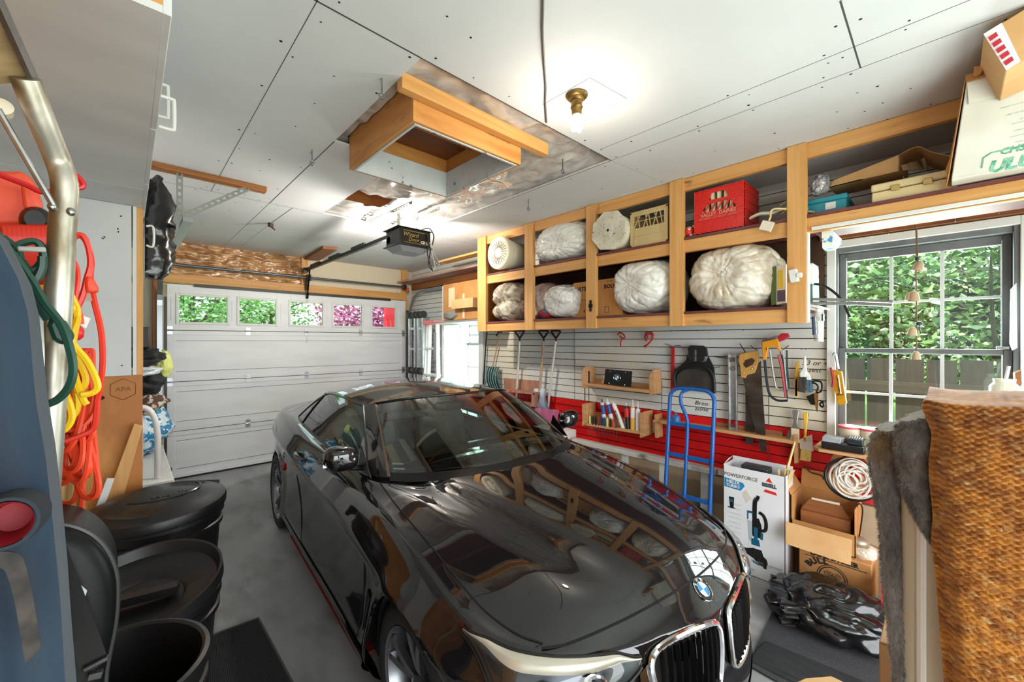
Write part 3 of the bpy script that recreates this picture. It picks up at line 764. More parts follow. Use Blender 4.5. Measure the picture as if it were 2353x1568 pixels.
# sill blade and fender vent
for sg in (-1, 1):
    b = MB()
    b.grid(lambda u, v: (lambda p: p + V((sg * (.018 * math.sin(PI * v) + .004), 0, 0)))(side_pt(1.16 + 2.06 * u, .19 + .07 * v, 0, sg) or V((sg * .9, 1.16 + 2.06 * u, .19 + .07 * v))), 30, 6)
    b.build('sill_trim', PAINT, CAR, local=True)
    b = MB(); q = [side_pt(s, z, .003, sg) for s, z in [(1.165, .52), (1.2, .55), (1.215, .5), (1.225, .42), (1.215, .36), (1.195, .38), (1.185, .45)]]
    b.poly(q); b.tube(q, .004, 6, closed=True); b.build('fender_vent', TRIMB, CAR, local=True)
    # handle
    b = MB(); hp = [side_pt(2.52 + .22 * k / 8, .845 + .012 * k / 8, .012 + .018 * math.sin(PI * k / 8), sg) for k in range(9)]
    b.tube(hp, [.008] + [.014] * 7 + [.008], 10); b.build('door_handle', PAINT, CAR, local=True)
    b = MB(); b.poly([side_pt(3.0 + a, .52 + c, .003, sg) for a, c in ((.0, 0), (.05, .0), (.05, .03), (0, .03))]) if False else b.tube([side_pt(3.26 - .02 * k, .6 + .03 * k, .004, sg) for k in range(3)], .008, 8)
    b.build('side_marker', mat('red_marker', (190, 30, 24), .3), CAR, local=True)
# underside and wheel wells
b = MB(); b.box((-.80, .5, .17), (.80, 3.9, .20)); b.box((-.6, 3.9, .17), (.6, 4.4, .20)); b.box((-.6, .3, .17), (.6, 1.5, .6)); b.box((-.83, 1.17, .2), (-.8, 3.22, .62)); b.box((.8, 1.17, .2), (.83, 3.22, .62)); b.build('underbody', LINER, CAR, local=True)
for ws, wz in WHEELS:
    for sg in (-1, 1):
        b = MB(); b.grid(lambda u, v: (sg * (.62 + .245 * v), ws + (RA + .012) * math.cos(PI * (1.12 * u - .06)), wz + (RA + .012) * math.sin(PI * (1.12 * u - .06))), 30, 3)
        b.box((sg * .61, ws - .37, .17), (sg * .63, ws + .37, .72)); b.build('wheel_well', LINER, CAR, local=True)
# wheels
def wheel(ws, sg):
    xo = sg * .882
    mx = frame((xo, ws, .325), (0, 1, 0), (0, 0, 1)) if sg > 0 else frame((xo, ws, .325), (0, -1, 0), (0, 0, 1))   # local z points outboard
    b = MB()
    b.lathe([(.236, -.012), (.243, -.004), (.238, -.02), (.225, -.06), (.21, -.2), (.236, -.215)], mx, 48)
    for k in range(5):
        for q in (-1, 1):
            a = 2 * PI * k / 5 + .35; w = .028
            def P(r, ang, h): return V((r * math.cos(ang), r * math.sin(ang), h))
            n = 7; L_, R_ = [], []
            for j in range(n):
                u = j / (n - 1); r = .05 + .182 * u; an = a + q * (.10 + .17 * u ** 1.2 - .05 * u); h = -.052 + .045 * u ** .7 - .012 * u * u; hw = (.26 * (1 - u) + .105 * u)
                L_.append((P(r, an - hw * .5, h - .004), P(r, an - hw * .5, h - .03))); R_.append((P(r, an + hw * .42, h), P(r, an + hw * .42, h - .03)))
            for j in range(n - 1):
                quad = [[L_[j][0], L_[j + 1][0], R_[j + 1][0], R_[j][0]], [L_[j][0], L_[j][1], L_[j + 1][1], L_[j + 1][0]], [R_[j][0], R_[j + 1][0], R_[j + 1][1], R_[j][1]]]
                for f in quad: b.poly([mx @ p for p in f])
    bmesh.ops.remove_doubles(b.bm, verts=b.bm.verts, dist=.0004)
    b.lathe([(0, -.03), (.032, -.03), (.058, -.042), (.06, -.07)], mx, 24)
    o = b.build('wheel', RIMM, CAR, local=True)
    b = MB()
    prof = [(.238, -.015), (.25, -.002), (.275, .004), (.30, .0), (.318, -.012), (.326, -.03), (.328, -.1), (.327, -.18), (.315, -.21), (.28, -.222), (.236, -.215)]
    b.lathe(prof, mx, 72)
    for k in range(72):                # shoulder tread blocks
        a = 2 * PI * k / 72
        b.cbox(mx @ V((.319 * math.cos(a), .319 * math.sin(a), -.02)), (.016, .016, .012), mx.to_3x3() @ rot('Z', math.degrees(a)))
    b.build('tyre', RUBBER, o)
    b = MB(); b.lathe([(0, -.12), (.17, -.12), (.17, -.14), (0, -.14)], mx, 32); b.build('brake_disc', mat('brake_steel', (90, 88, 86), .4, .9), o)
    b = MB(); b.lathe([(0, -.026), (.026, -.026), (.03, -.031)], mx, 24); b.build('hub_cap', TRIMB, o)
for ws, _ in WHEELS:
    for sg in (-1, 1): wheel(ws, sg)
# ---------------- greenhouse
G0 = [(0, 1.13, .984), (.25, 1.155, .982), (.45, 1.225, .978), (.60, 1.325, .972), (.69, 1.435, .968), (.738, 1.52, .966), (.765, 1.66, .96), (.775, 2.05, .962), (.775, 2.6, .978), (.768, 3.0, .995),
      (.75, 3.3, 1.008), (.70, 3.55, 1.012), (.55, 3.75, 1.02), (.3, 3.82, 1.03), (0, 3.84, 1.035)]
G1 = [(0, 1.80, 1.335), (.22, 1.82, 1.333), (.38, 1.87, 1.324), (.49, 1.945, 1.306), (.548, 2.02, 1.288), (.575, 2.085, 1.279), (.60, 2.2, 1.282), (.61, 2.45, 1.298), (.606, 2.8, 1.292), (.592, 3.05, 1.262),
      (.565, 3.25, 1.215), (.50, 3.38, 1.18), (.38, 3.42, 1.175), (.2, 3.435, 1.182), (0, 3.44, 1.188)]
RC = [(1.8, 1.335), (1.95, 1.356), (2.2, 1.377), (2.45, 1.386), (2.8, 1.372), (3.1, 1.315), (3.3, 1.25), (3.44, 1.188)]
NQ = 14
def crq(P, x):
    n = len(P) - 1; x = min(max(x, 0), n); i = min(int(x), n - 1); t = x - i
    def g(j):
        if j < 0: q = P[1]; return V((-q[0], q[1], q[2]))
        if j > n: q = P[n - 1]; return V((-q[0], q[1], q[2]))
        return V(P[j])
    a, b_, c, d = g(i - 1), g(i), g(i + 1), g(i + 2)
    return .5 * ((2 * b_) + (c - a) * t + (2 * a - 5 * b_ + 4 * c - d) * t * t + (3 * b_ - a - 3 * c + d) * t ** 3)
def gh(q, w, sg=1, off=0.):
    a, c = crq(G0, q), crq(G1, q); p = a.lerp(c, w)
    d = crq(G0, min(q + .05, NQ)) - crq(G0, max(q - .05, 0)); n = V((d.y, -d.x, .45)).normalized()
    p = p + n * (.032 * 4 * w * (1 - w) * (.55 if q < 4 else 1) + off)
    return V((sg * p.x, p.y, p.z))
def patch(q0, q1, w0, w1, nu, nv, m, name, sides=(-1, 1), off=0., joined=False, par=CAR):
    out = []
    if joined:
        b = MB(); b.grid(lambda u, v: gh(abs(q0 + (q1 - q0) * u), w0(abs(q0 + (q1 - q0) * u)) + (w1(abs(q0 + (q1 - q0) * u)) - w0(abs(q0 + (q1 - q0) * u))) * v, 1 if q0 + (q1 - q0) * u >= 0 else -1, off), nu, nv)
        return b.build(name, m, par, local=True)
    for sg in sides:
        b = MB(); b.grid(lambda u, v: gh(q0 + (q1 - q0) * u, w0(q0 + (q1 - q0) * u) + (w1(q0 + (q1 - q0) * u) - w0(q0 + (q1 - q0) * u)) * v, sg, off), nu, nv)
        out.append(b.build(name, m, par, local=True))
    return out
K0, K1 = (lambda q: 0.), (lambda q: 1.)
ws_o = patch(-4, 4, lambda q: .045, lambda q: .975, 64, 20, CARGLASS, 'windshield', joined=True)
patch(-4.0, 4.0, lambda q: -.03, lambda q: .05, 64, 3, TRIMB, 'cowl', joined=True, off=.001)
patch(4, 5.55, K0, lambda q: 1., 14, 20, PAINT, 'a_pillar')
patch(3.94, 4.12, K0, lambda q: .99, 3, 20, mat('bronze_edge_trim', (92, 74, 60), .4), 'screen_trim', off=.005)
gl0, gl1 = (lambda q: .03), (lambda q: .93 - .0 * q)
def g_top(q): return .93 if q < 8 else max(.05, .93 - .9 * ((q - 8) / 2.35) ** 1.9)
for o in patch(5.55, 10.35, gl0, lambda q: max(g_top(q), .05), 50, 14, CARGLASS, 'side_window'): pass
patch(5.55, 10.35, lambda q: max(g_top(q), .05), K1, 50, 6, PAINT, 'roof_rail', off=.002)
patch(5.5, 10.5, lambda q: -.02, lambda q: .035, 50, 2, TRIMB, 'window_seal', off=.003)
patch(10.35, 14, lambda q: 0 if q < 12.3 else 0, K1, 40, 14, PAINT, 'rear_quarter') 
for sg in (-1, 1):
    b = MB(); b.tube([gh(9.35 - .75 * w, .03 + .9 * w, sg, .001) for w in [k / 10 for k in range(11)]], .009, 6); b.build('window_divider', TRIMB, CAR, local=True)
    b = MB(); b.tube([gh(5.55, .03, sg, .002)] + [gh(5.55, w, sg, .002) for w in (.3, .6, .93)] + [gh(q, g_top(q), sg, .002) for q in [5.7 + .1 * k for k in range(45)]] + [gh(10.35, .05, sg, .002)], .007, 6); b.build('window_seal', TRIMB, CAR, local=True)
# roof skin
b = MB(); bm = b.bm; rows = []
for k in range(NQ * 6 + 1):
    e = crq(G1, k / 6); rows.append([bm.verts.new((e.x * j / 12, e.y, e.z + (smooth_tab(RC, e.y) - e.z) * (1 - abs(j / 12) ** 2.2))) for j in range(-12, 13)])
for a, c in zip(rows, rows[1:]):
    for j in range(24): b.face((a[j], a[j + 1], c[j + 1], c[j]))
bmesh.ops.remove_doubles(bm, verts=bm.verts, dist=.0006)
b.build('roof', PAINT, CAR, local=True, ang=75)
b = MB(); b.tube([gh(abs(k) / 10 * .99, .985, 1 if k >= 0 else -1, .004) for k in range(-41, 42)], .006, 6); b.build('header_seal', TRIMB, CAR, local=True)
# mirrors
for sg in (-1, 1):
    b = MB()
    def shell(d): return 1. + .10 * max(0, d.x * sg) - .05 * d.z
    b.blob((sg * .885, 1.60, 1.07), (.084, .058, .066), 4, lambda d: (abs(d.x) ** 3.2 + abs(d.z) ** 3.2 + abs(d.y) ** 2.4) ** (-1 / 3.) * (1 + .16 * d.x * sg * (1 if d.z > 0 else .3)) * (1 - .12 * max(0, -d.z) * max(0, d.x * sg)))
    o = b.build('wing_mirror', PAINT, CAR, local=True)
    b = MB(); b.bar((sg * .75, 1.64, .985), (sg * .88, 1.62, 1.02), .05, .03); b.build('mirror_arm', TRIMB, o, bevel=.008)
    b = MB(); b.prism([(-.07, -.045), (.07, -.045), (.075, .045), (-.07, .045)], .004, frame((sg * .90, 1.655, 1.065), (1, 0, 0), (0, 0, 1))); b.build('mirror_glass', CHROME, o)
    b = MB(); b.prism([(0, 0), (.2, 0), (.16, .14)], .006, frame((sg * .768, 1.5, .965), (0, 1, .02), (0, .1, 1))); b.build('mirror_base', TRIMB, CAR, local=True)
# wipers
b = MB()
b.tube([(-.62, 1.385, .985), (-.2, 1.19, 1.002), (.1, 1.165, 1.005), (.2, 1.17, 1.0)], .008, 6); b.tube([(-.05, 1.165, 1.002), (.3, 1.185, 1.0), (.66, 1.40, .985)], .008, 6)
b.build('wiper', TRIMB, CAR, local=True)
# ---------------- nose: kidney grilles, lamps, badge
def wn(p, v, off, sg):
    q = wall(p, v, 1); a = wall(p + .03, v, 1) - wall(max(p - .03, 0), v, 1); c = wall(p, min(v + .02, 1), 1) - wall(p, max(v - .02, 0), 1)
    n = c.cross(a).normalized()
    if n.y > 0: n = -n
    q = q + n * off; return V((sg * q.x, q.y, q.z))
KID = [(.28, .07), (.55, .035), (1.2, .02), (1.85, .03), (2.25, .06), (2.38, .12), (2.34, .22), (2.2, .34), (1.9, .42), (1.3, .46), (.7, .46), (.4, .42), (.28, .3), (.24, .18)]
for sg in (-1, 1):
    loop = crv([(a, c, 0) for a, c in KID], 5, closed=True)
    b = MB(); b.tube([wn(q.x, q.y, .012, sg) for q in loop], .011, 8, closed=True); k_o = b.build('kidney_grille', CHROME, CAR, local=True)
    b = MB(); cen = V((1.3, .23, 0)); 
    for i in range(len(loop)):
        a, c = loop[i], loop[(i + 1) % len(loop)]
        b.poly([wn(cen.x, cen.y, .004, sg), wn(a.x, a.y, .004, sg), wn(c.x, c.y, .004, sg)])
    b.build('grille_back', BLACKM, k_o, local=True)
    for k in range(9):
        p = .5 + k * .2; v0, v1 = .06, (.43 if p < 1.9 else .38)
        b = MB()
        for j in range(8):
            va, vb_ = v0 + (v1 - v0) * j / 8, v0 + (v1 - v0) * (j + 1) / 8
            b.poly([wn(p - .035, va, .006, sg), wn(p - .035, vb_, .006, sg), wn(p, vb_, .022, sg), wn(p, va, .022, sg)]); b.poly([wn(p, va, .022, sg), wn(p, vb_, .022, sg), wn(p + .035, vb_, .006, sg), wn(p + .035, va, .006, sg)])
        b.build('grille_slat', mat('grille_slat_gloss', (26, 26, 28), .15), k_o, local=True)
    # head lamp
    HL0, HL1 = 2.55, 7.05
    tv = lambda p: .035 + .02 * sstep(6.3, 7.05, p) + .035 * (1 - sstep(2.55, 3.1, p))
    bv = lambda p: tv(p) + .005 + .27 * math.sin(min(1, (p - 2.4) / 1.4) * PI / 2) * (1 - sstep(5.2, 7.1, p) * .95)
    def lamp_patch(name, m, f0, f1, off, par, nu=48, nv=8, p0=HL0, p1=HL1):
        b = MB(); b.grid(lambda u, v: (lambda p: wn(p, f0(p) + (f1(p) - f0(p)) * v, off(u, v), sg))(p0 + (p1 - p0) * u), nu, nv); return b.build(name, m, par, local=True)
    hl = lamp_patch('headlamp', mat('lamp_reflector', (70, 72, 76), .2, .8), tv, bv, lambda u, v: .003, CAR)
    lamp_patch('lamp_brow', mat('satin_brow', (226, 214, 192), .25, .5), tv, lambda p: tv(p) + .26 * (bv(p) - tv(p)), lambda u, v: .006 + .006 * math.sin(PI * v), hl)
    for pc, vc, r in ((4.75, .66, .042), (3.65, .62, .044)):
        v = tv(pc) + vc * (bv(pc) - tv(pc)); c = wn(pc, v, .004, sg); n = (wn(pc, v, .02, sg) - c).normalized()
        n = (n + V((0, -.8, .1))).normalized(); mx = frame(c, n.cross(V((0, 0, 1))), n.cross(n.cross(V((0, 0, 1))))); 
        mz = mx.to_3x3() @ V((0, 0, 1))
        if mz.dot(n) < 0: mx = frame(c, -n.cross(V((0, 0, 1))), n.cross(n.cross(V((0, 0, 1)))))
        b = MB(); b.lathe([(r * 1.25, 0), (r * 1.25, .012), (r * 1.1, .016), (r * 1.02, .008), (r * 1.0, -.005)], mx, 28); b.build('lamp_ring', CHROME, hl, local=True)
        b = MB(); b.lathe([(r * .8, .002), (r * .72, .014), (r * .45, .022), (0, .026)], mx, 24); b.build('projector_lens', mat('lens_glass', (190, 200, 210), .03, .0, trans=.0, coat=1, col2=(60, 66, 74), scale=(18, 18, 18)), hl, local=True)
    lamp_patch('lamp_cover', glassy('lamp_cover_glass', (238, 242, 244), 0, 1.6), tv, bv, lambda u, v: .008 + .028 * math.sin(PI * min(1, max(0, u))) ** .5 * math.sin(PI * v) ** .6, hl)
    b = MB(); b.tube([wn(HL0 + (HL1 - HL0) * k / 40, tv(HL0 + (HL1 - HL0) * k / 40), .007, sg) for k in range(41)] , .005, 6); b.tube([wn(HL0 + (HL1 - HL0) * k / 40, bv(HL0 + (HL1 - HL0) * k / 40), .006, sg) for k in range(41)], .005, 6)
    b.build('lamp_gasket', TRIMB, hl, local=True)
    # chrome link between lamp and grille, lower intakes
    b = MB(); b.grid(lambda u, v: wn(2.36 + .26 * u, .10 + .12 * v + .05 * u, .008, sg), 6, 4); b.build('chrome_link', CHROME, CAR, local=True)
    b = MB(); b.grid(lambda u, v: wn(3.4 + 2.8 * u, .66 + .2 * v * (1 - .4 * u), .004, sg), 16, 4); b.build('side_intake', BLACKM, CAR, local=True)
b = MB(); b.grid(lambda u, v: wn(abs(5.2 * u - 2.6), .7 + .16 * v, .004, 1 if u > .5 else -1), 30, 4); b.build('lower_intake', BLACKM, CAR, local=True)
# badge: ring, quarters
def roundel(mx, r, par, name='badge', local=False, ring=CHROME):
    b = MB(); b.lathe([(r, 0), (r, r * .06), (r * .96, r * .1), (r * .92, r * .06), (r * .92, .0)], mx, 40); b.build(name + '_ring', ring, par, local=local)
    b = MB(); b.lathe([(0, r * .05), (r * .93, r * .05)], mx, 40); b.build(name + '_disc', mat('badge_black', (14, 14, 16), .2), par, local=local)
    b = MB(); b.lathe([(r * .64, r * .06), (r * .64, r * .1), (r * .6, r * .1), (r * .6, r * .06)], mx, 32); b.build(name + '_ring', ring, par, local=local)
    for k in range(4):
        b = MB(); b.poly([mx @ V((0, 0, r * .075))] + [mx @ V((r * .6 * math.cos(a), r * .6 * math.sin(a), r * .075)) for a in [PI / 2 * (k + j / 8) for j in range(9)]])
        b.build(name + '_quarter', mat('badge_blue', (40, 130, 196), .2) if k % 2 else mat('badge_white', (235, 236, 238), .2), par, local=local, fix=False)
    b = MB()
    for ch, a in (('B', 130), ('M', 90), ('W', 50)):
        an = math.radians(a); b.text(ch, r * .34, mx @ M.Translation((r * .78 * math.cos(an), r * .78 * math.sin(an), r * .08)) @ M.Rotation(an - PI / 2, 4, 'Z'), depth=.0002)
    b.build(name + '_letters', mat('badge_silver', (220, 222, 224), .3), par, local=local)
p0 = top_pt(0, .066, .001); tx = V((1, 0, 0)); ty = (top_pt(0, .085) - top_pt(0, .047)).normalized()
roundel(frame(p0 - ty * 0, tx, ty), .043, CAR, 'badge', True)
# ---------------- cabin
SEATM = mat('pale_leather', (150, 158, 158), .5, col2=(132, 140, 140), scale=(9, 9, 9)); DASH = mat('dash_grey', (58, 60, 60), .6)
b = MB(); b.box((-.7, 1.3, .2), (.7, 3.6, .32)); b.box((-.78, 1.3, .3), (-.68, 3.5, .9)); b.box((.68, 1.3, .3), (.78, 3.5, .9)); b.box((-.7, 3.4, .3), (.7, 3.6, .95)); b.build('cabin_floor', mat('cabin_trim', (120, 118, 112), .7), CAR, local=True)
b = MB(); b.grid(lambda u, v: (-.68 + 1.36 * u, 1.36 + .55 * v + .12 * (2 * u - 1) ** 2, .955 - .05 * v - .10 * sstep(.75, 1, v)), 24, 10); b.box((-.68, 1.85, .5), (.68, 1.95, .84)); b.box((-.1, 1.9, .3), (.1, 2.7, .55)); b.build('dashboard', DASH, CAR, local=True)
b = MB(); mx = frame((.36, 2.02, .9), (1, 0, 0), (0, .35, .94)); b.tube([mx @ V((.18 * math.cos(a), .18 * math.sin(a), 0)) for a in [2 * PI * k / 32 for k in range(32)]], .015, 8, closed=True)
for a in (0, PI, -PI / 2): b.bar(mx @ V((0, 0, 0)), mx @ V((.18 * math.cos(a), .18 * math.sin(a), 0)), .04, .02)
b.build('steering_wheel', TRIMB, CAR, local=True)
def rbox(c, d, r=None, p=5.):
    b = MB(); R = (r or M.Identity(3))
    def f(q):
        k = (abs(q.x) ** p + abs(q.y) ** p + abs(q.z) ** p) ** (-1 / p); return k
    b.blob(c, [q / 2 for q in d], 4, f, mx=R); return b
for x, y in ((-.36, 2.45), (.36, 2.45), (-.33, 3.2), (.33, 3.2)):
    o = rbox((x, y - .05, .52), (.5, .52, .2)).build('car_seat', SEATM, CAR, local=True)
    rbox((x, y + .27, .78), (.5, .15, .62), rot('X', -16)).build('seat_back', SEATM, o)
    rbox((x, y + .38, 1.13), (.26, .1, .17), rot('X', -10)).build('headrest', SEATM, o)
b = MB(); b.blob((0, 1.98, 1.22), (.13, .02, .035), 3, lambda d: (abs(d.x) ** 4 + abs(d.z) ** 4 + d.y ** 4) ** -.25); b.tube([(0, 1.96, 1.24), (0, 1.9, 1.30)], .012, 6); b.build('rear_view_mirror', TRIMB, CAR, local=True)
b = MB(); b.box((-.52, 1.93, 1.17), (-.2, 1.96, 1.23)); b.build('sun_visor', TRIMB, CAR, local=True, bevel=.01)
t = tag(rbox((.1, 3.15, .78), (.9, .5, .3), p=3).build('bundle', mat('tan_cloth', (120, 104, 84), .8, col2=(90, 76, 60), scale=(9, 9, 9), bump=.6, bdist=.05)), 'tan bundle of cloth on the back seat of the car', 'bundle')
t.location = (1.59 + .985 * 0, .57, 0); t.rotation_euler = CAR.rotation_euler; t.scale = CAR.scale
b = MB()
for k, c in enumerate(((30, 92, 84), (226, 222, 210), (150, 44, 40), (220, 190, 120), (24, 60, 66), (226, 222, 210))):
    m_ = None
def stripe_f(u, v): return (-.46 + .34 * u, 2.2 + .3 * v, .72 + .16 * v + .02 * math.sin(u * 9))
for k in range(6):
    b.grid(lambda u, v: stripe_f((k + u) / 6, v), 3, 6, mi=k)
o = b.build('blanket', [mat('stripe_%d' % k, c, .9) for k, c in enumerate(((30, 92, 84), (226, 222, 210), (150, 44, 40), (220, 190, 120), (24, 60, 66), (206, 200, 190)))])
o.location = CAR.location; o.rotation_euler = CAR.rotation_euler; o.scale = CAR.scale
tag(o, 'striped blanket on the car seat behind the windshield', 'blanket')
b = MB(); b.poly([gh(3.72 - .5 * a, .09 + .05 * c, -1, -.004) for a, c in ((0, 0), (1, 0), (1, .35), (0, .35))]); b.poly([gh(3.72 - .5 * a, .14 + .05 * c, -1, -.004) for a, c in ((0, 0), (1, 0), (1, .35), (0, .35))]); b.build('windshield_sticker', WHITE, CAR, local=True)
# red board beside the wheels
b = MB(); q = [(-.81, 1.5), (-.81, 3.22), (-.70, 3.22), (-.70, 1.5)]
cx = lambda x, y, z: CAR.location + V((x * math.cos(.072) + y * math.sin(.072), -x * math.sin(.072) + y * math.cos(.072), z)) * 1
b.slab([cx(x, y, .001) for x, y in q], (0, 0, .012)); tag(b.build('floor_board', mat('dark_red_board', (132, 32, 22), .6)), 'dark red board lying on the floor along under the car sill', 'board')
# ================================================================ WALL STORAGE SHELF AND WHAT IS ON IT
XS = 3.02
T = thing('storage_shelf', 'long pine-framed storage shelf hung high on the right wall', 'shelf', (3.3, 2.2, 1.8))
for y0, y1 in ((3.654, 3.808), (2.90, 3.02), (2.127, 2.235), (1.345, 1.452), (.585, .687)):
    b = MB(); b.box((XS, y0, 1.792), (XS + .04, y1, CZ - .002)); b.build('post', PINE_Z, T, bevel=.003)
for z0, z1, y1 in ((1.795, 1.883, .6), (2.345, 2.437, -1.4), (2.806, 2.898, -1.4)):
    b = MB(); b.box((XS + .022, y1, z0), (XS + .06, 3.80, z1)); b.build('rail', PINE_Y, T, bevel=.003)
b = MB(); b.box((XS + .01, .6, 1.883), (3.655, 3.8, 1.9)); b.build('lower_deck', PURPLE, T)
b = MB(); b.box((XS + .012, -1.4, 2.437), (3.655, 3.8, 2.455)); b.build('upper_deck', PURPLE, T)
b = MB(); b.box((3.63, .6, 1.9), (3.655, 3.8, 2.43)); b.build('shade_back_panel', SHADE_BROWN, T)  # dark brown back carries the shade inside the shelf cells
b = MB(); b.box((XS + .001, .576, 1.795), (XS + .05, .584, 2.345)); b.build('white_edge', WHITE, T)
b = MB(); b.box((XS + .05, 3.785, 1.795), (3.655, 3.8, 2.898)); b.build('end_panel', PLY, T)
b = MB(); b.box((XS + .015, -1.4, 2.352), (3.3, .56, 2.366)); b.build('soffit', PURPLE, T)
b = MB(); b.box((XS + .005, -1.4, 2.352), (XS + .02, .56, 2.372)); b.build('white_edge', WHITE, T)
b = MB(); b.box((3.6, -1.4, 2.39), (3.66, .62, 2.50)); b.build('wall_beam', OLD_Y, T, bevel=.003)
# white bracket block under the shelf by the window
b = MB(); mx = frame((3.08, .52, 2.35), (1, 0, 0), (0, 0, 1)); b.prism([(0, 0), (.34, 0), (.34, -.03), (.12, -.105), (.02, -.1)], .05, mx)
tag(b.build('shelf_bracket', mat('blue_white_paint', (222, 222, 216), .6, col2=(70, 140, 190), scale=(16, 16, 16), lo=.56, hi=.6)), 'paint-stained white wooden bracket under the shelf beside the window', 'bracket')
# black strap hinge on the third post
b = MB(); b.cbox((XS - .004, 2.18, 1.995), (.006, .022, .10)); b.cbox((XS - .004, 2.18, 1.995), (.006, .04, .03)); b.tube([(XS - .008, 2.18, 1.95), (XS - .008, 2.18, 2.04)], .005, 6)
tag(b.build('hinge', BLACKG), 'small black hinge on the front of the third shelf post', 'hinge')
# white plug adapter hung on the last post
b = MB(); p = at_x(1826, 635, XS); b.cbox(p + V((-.02, 0, 0)), (.04, .045, .08), rot('X', -8)); b.cbox(p + V((-.03, -.03, .0)), (.03, .03, .03))
tag(b.build('plug_adapter', WHITE, bevel=.006), 'white plastic plug hanging on the last shelf post beside the window', 'plug')

FILMW = film('milky_bag', (238, 237, 234), .05, .2, .3, 20., col2=(228, 226, 221))
FILMC = film('clear_bag', (234, 228, 218), .08, .14, .45, 16., col2=(204, 190, 168))
def bag(label, c, rad, m, knot=(-.9, 0, .1), seed=0., group=None, waist=None, inner=None, lump=.12, cat='bag', name='plastic_bag', par=None, depth=.28, boxy=2.6, star=14):
    kd = V(knot).normalized(); b = MB()
    k1 = kd.orthogonal().normalized(); k2 = kd.cross(k1)
    def f(d):
        q = (abs(d.x) ** boxy + abs(d.y) ** boxy + abs(d.z) ** boxy) ** (-1 / boxy)
        c_ = d.dot(kd); ang = math.atan2(d.dot(k2), d.dot(k1))
        near = sstep(.35, 1., c_)
        w_a = star * .5 * ang + 2.2 * NZ.noise(d * 2.2 + V((seed, 1, 0))); pl = near * (.035 - .09 * (1 - abs(math.sin(w_a))) ** 4 * (1 - .4 * near)) - .5 * near ** 3 * depth * sstep(.86, 1., c_)
        n = fbm(d, .9, seed) * lump * .6 - .035 * (1 - min(1, abs(NZ.noise(d * 1.7 + V((0, seed, 0)))) * 2.2)) ** 5 - .03 * (1 - min(1, abs(NZ.noise(V((ang * 1.6, c_ * 2.2, seed)))) * 2)) ** 6
        w = 1.
        if waist: w = 1 - waist * math.exp(-(d.dot(V((0, .25, 1)).normalized() if waist > 0 else d) / .16) ** 2)
        return (q + pl + n) * w
    b.blob(c, rad, 6, f)
    # settle on the deck
    o = b.build(name, m, par, ang=85)
    return tag(o, label, cat, group) if label else o
def ctr(*pts): return [sum(p[i] for p in pts) / len(pts) for i in range(3)]
BG = 'plastic bags stuffed on the shelf'
bag('milky plastic bag pinched at its middle on the upper shelf beside the white ribbed pail', (3.24, 2.59, 2.66), (.27, .36, .195), FILMW, (-1, 0, -.25), 3, BG, lump=.1, depth=.35)
bag('biggest milky white bag, under the octagonal lidded pail', (3.27, 1.73, 2.135), (.30, .29, .235), FILMW, (-1, .25, .05), 5, BG)
bag('clear bag gathered like a star on the lower shelf under the red crate', (3.27, 1.055, 2.135), (.31, .30, .24), FILMC, (-1, .06, .12), 9, BG, lump=.15, star=18)
bag('white bag with a pointed top beside the cardboard carton on the lower shelf', (3.27, 2.60, 2.075), (.27, .24, .18), FILMW, (-.5, -.55, .75), 12, BG, lump=.16)
PAT = film('patterned_bag', (222, 212, 192), .1, .2, .9, 9., col2=(126, 108, 94))
b_ = bag('crumpled bag of dark-patterned cloth in the far lower cell of the shelf', (3.24, 3.4, 2.12), (.25, .22, .225), PAT, (-1, 0, .1), 21, BG, waist=.22, lump=.16)
PNK = film('pink_bag', (222, 176, 172), .1, .2, .9, 9., col2=(214, 206, 204))
bag('bag showing pink cloth behind the second shelf post', (3.34, 2.97, 2.11), (.24, .17, .2), PNK, (-1, .2, -.3), 27, BG, lump=.18)
b = MB(); b.blob((3.2, 2.83, 1.955), (.12, .13, .06), 3, lambda d: 1 + .2 * fbm(d, 2, 4)); tag(b.build('cloth_bundle', mat('blue_cloth', (44, 92, 132), .8, col2=(150, 30, 30), scale=(9, 9, 9), lo=.5, hi=.54)), 'blue and red cloth squeezed between the bags on the lower shelf', 'cloth')
# cardboard carton
t = thing('carton', 'cardboard carton with printed lettering behind the third shelf post', 'box', (3.35, 2.18, 1.9))
cy0, cy1 = 1.93, 2.47; cz1 = 2.24; cxf = 3.14
b = MB(); b.box((cxf, cy0, 1.9), (3.6, cy1, cz1)); b.build('carton_body', CARD, t, bevel=.004)
b = MB()
fx = lambda y, z: frame((cxf - .001, y, z), (0, -1, 0), (0, 0, 1))
b.text('PARTS', .055, fx(2.4, 2.17), bold=.002, shear=.2); b.text('BOUNTY', .05, fx(2.02, 2.17), bold=.002); b.text('NET WT', .016, fx(2.06, 2.215)); b.text('4', .05, fx(2.34, 1.96)); b.text('C', .06, fx(2.28, 2.13)); b.box((cxf - .001, 2.26, 2.065), (cxf, 2.4, 2.07))
for y in (2.26, 2.11): 
    b.box((cxf - .001, y, 1.935), (cxf, y + .004, 1.99)); b.box((cxf - .001, y - .04, 1.935), (cxf, y - .036, 1.99)); b.box((cxf - .001, y - .04, 1.986), (cxf, y, 1.99)); b.box((cxf - .001, y - .04, 1.935), (cxf, y, 1.939))
b.build('lettering', INK, t)
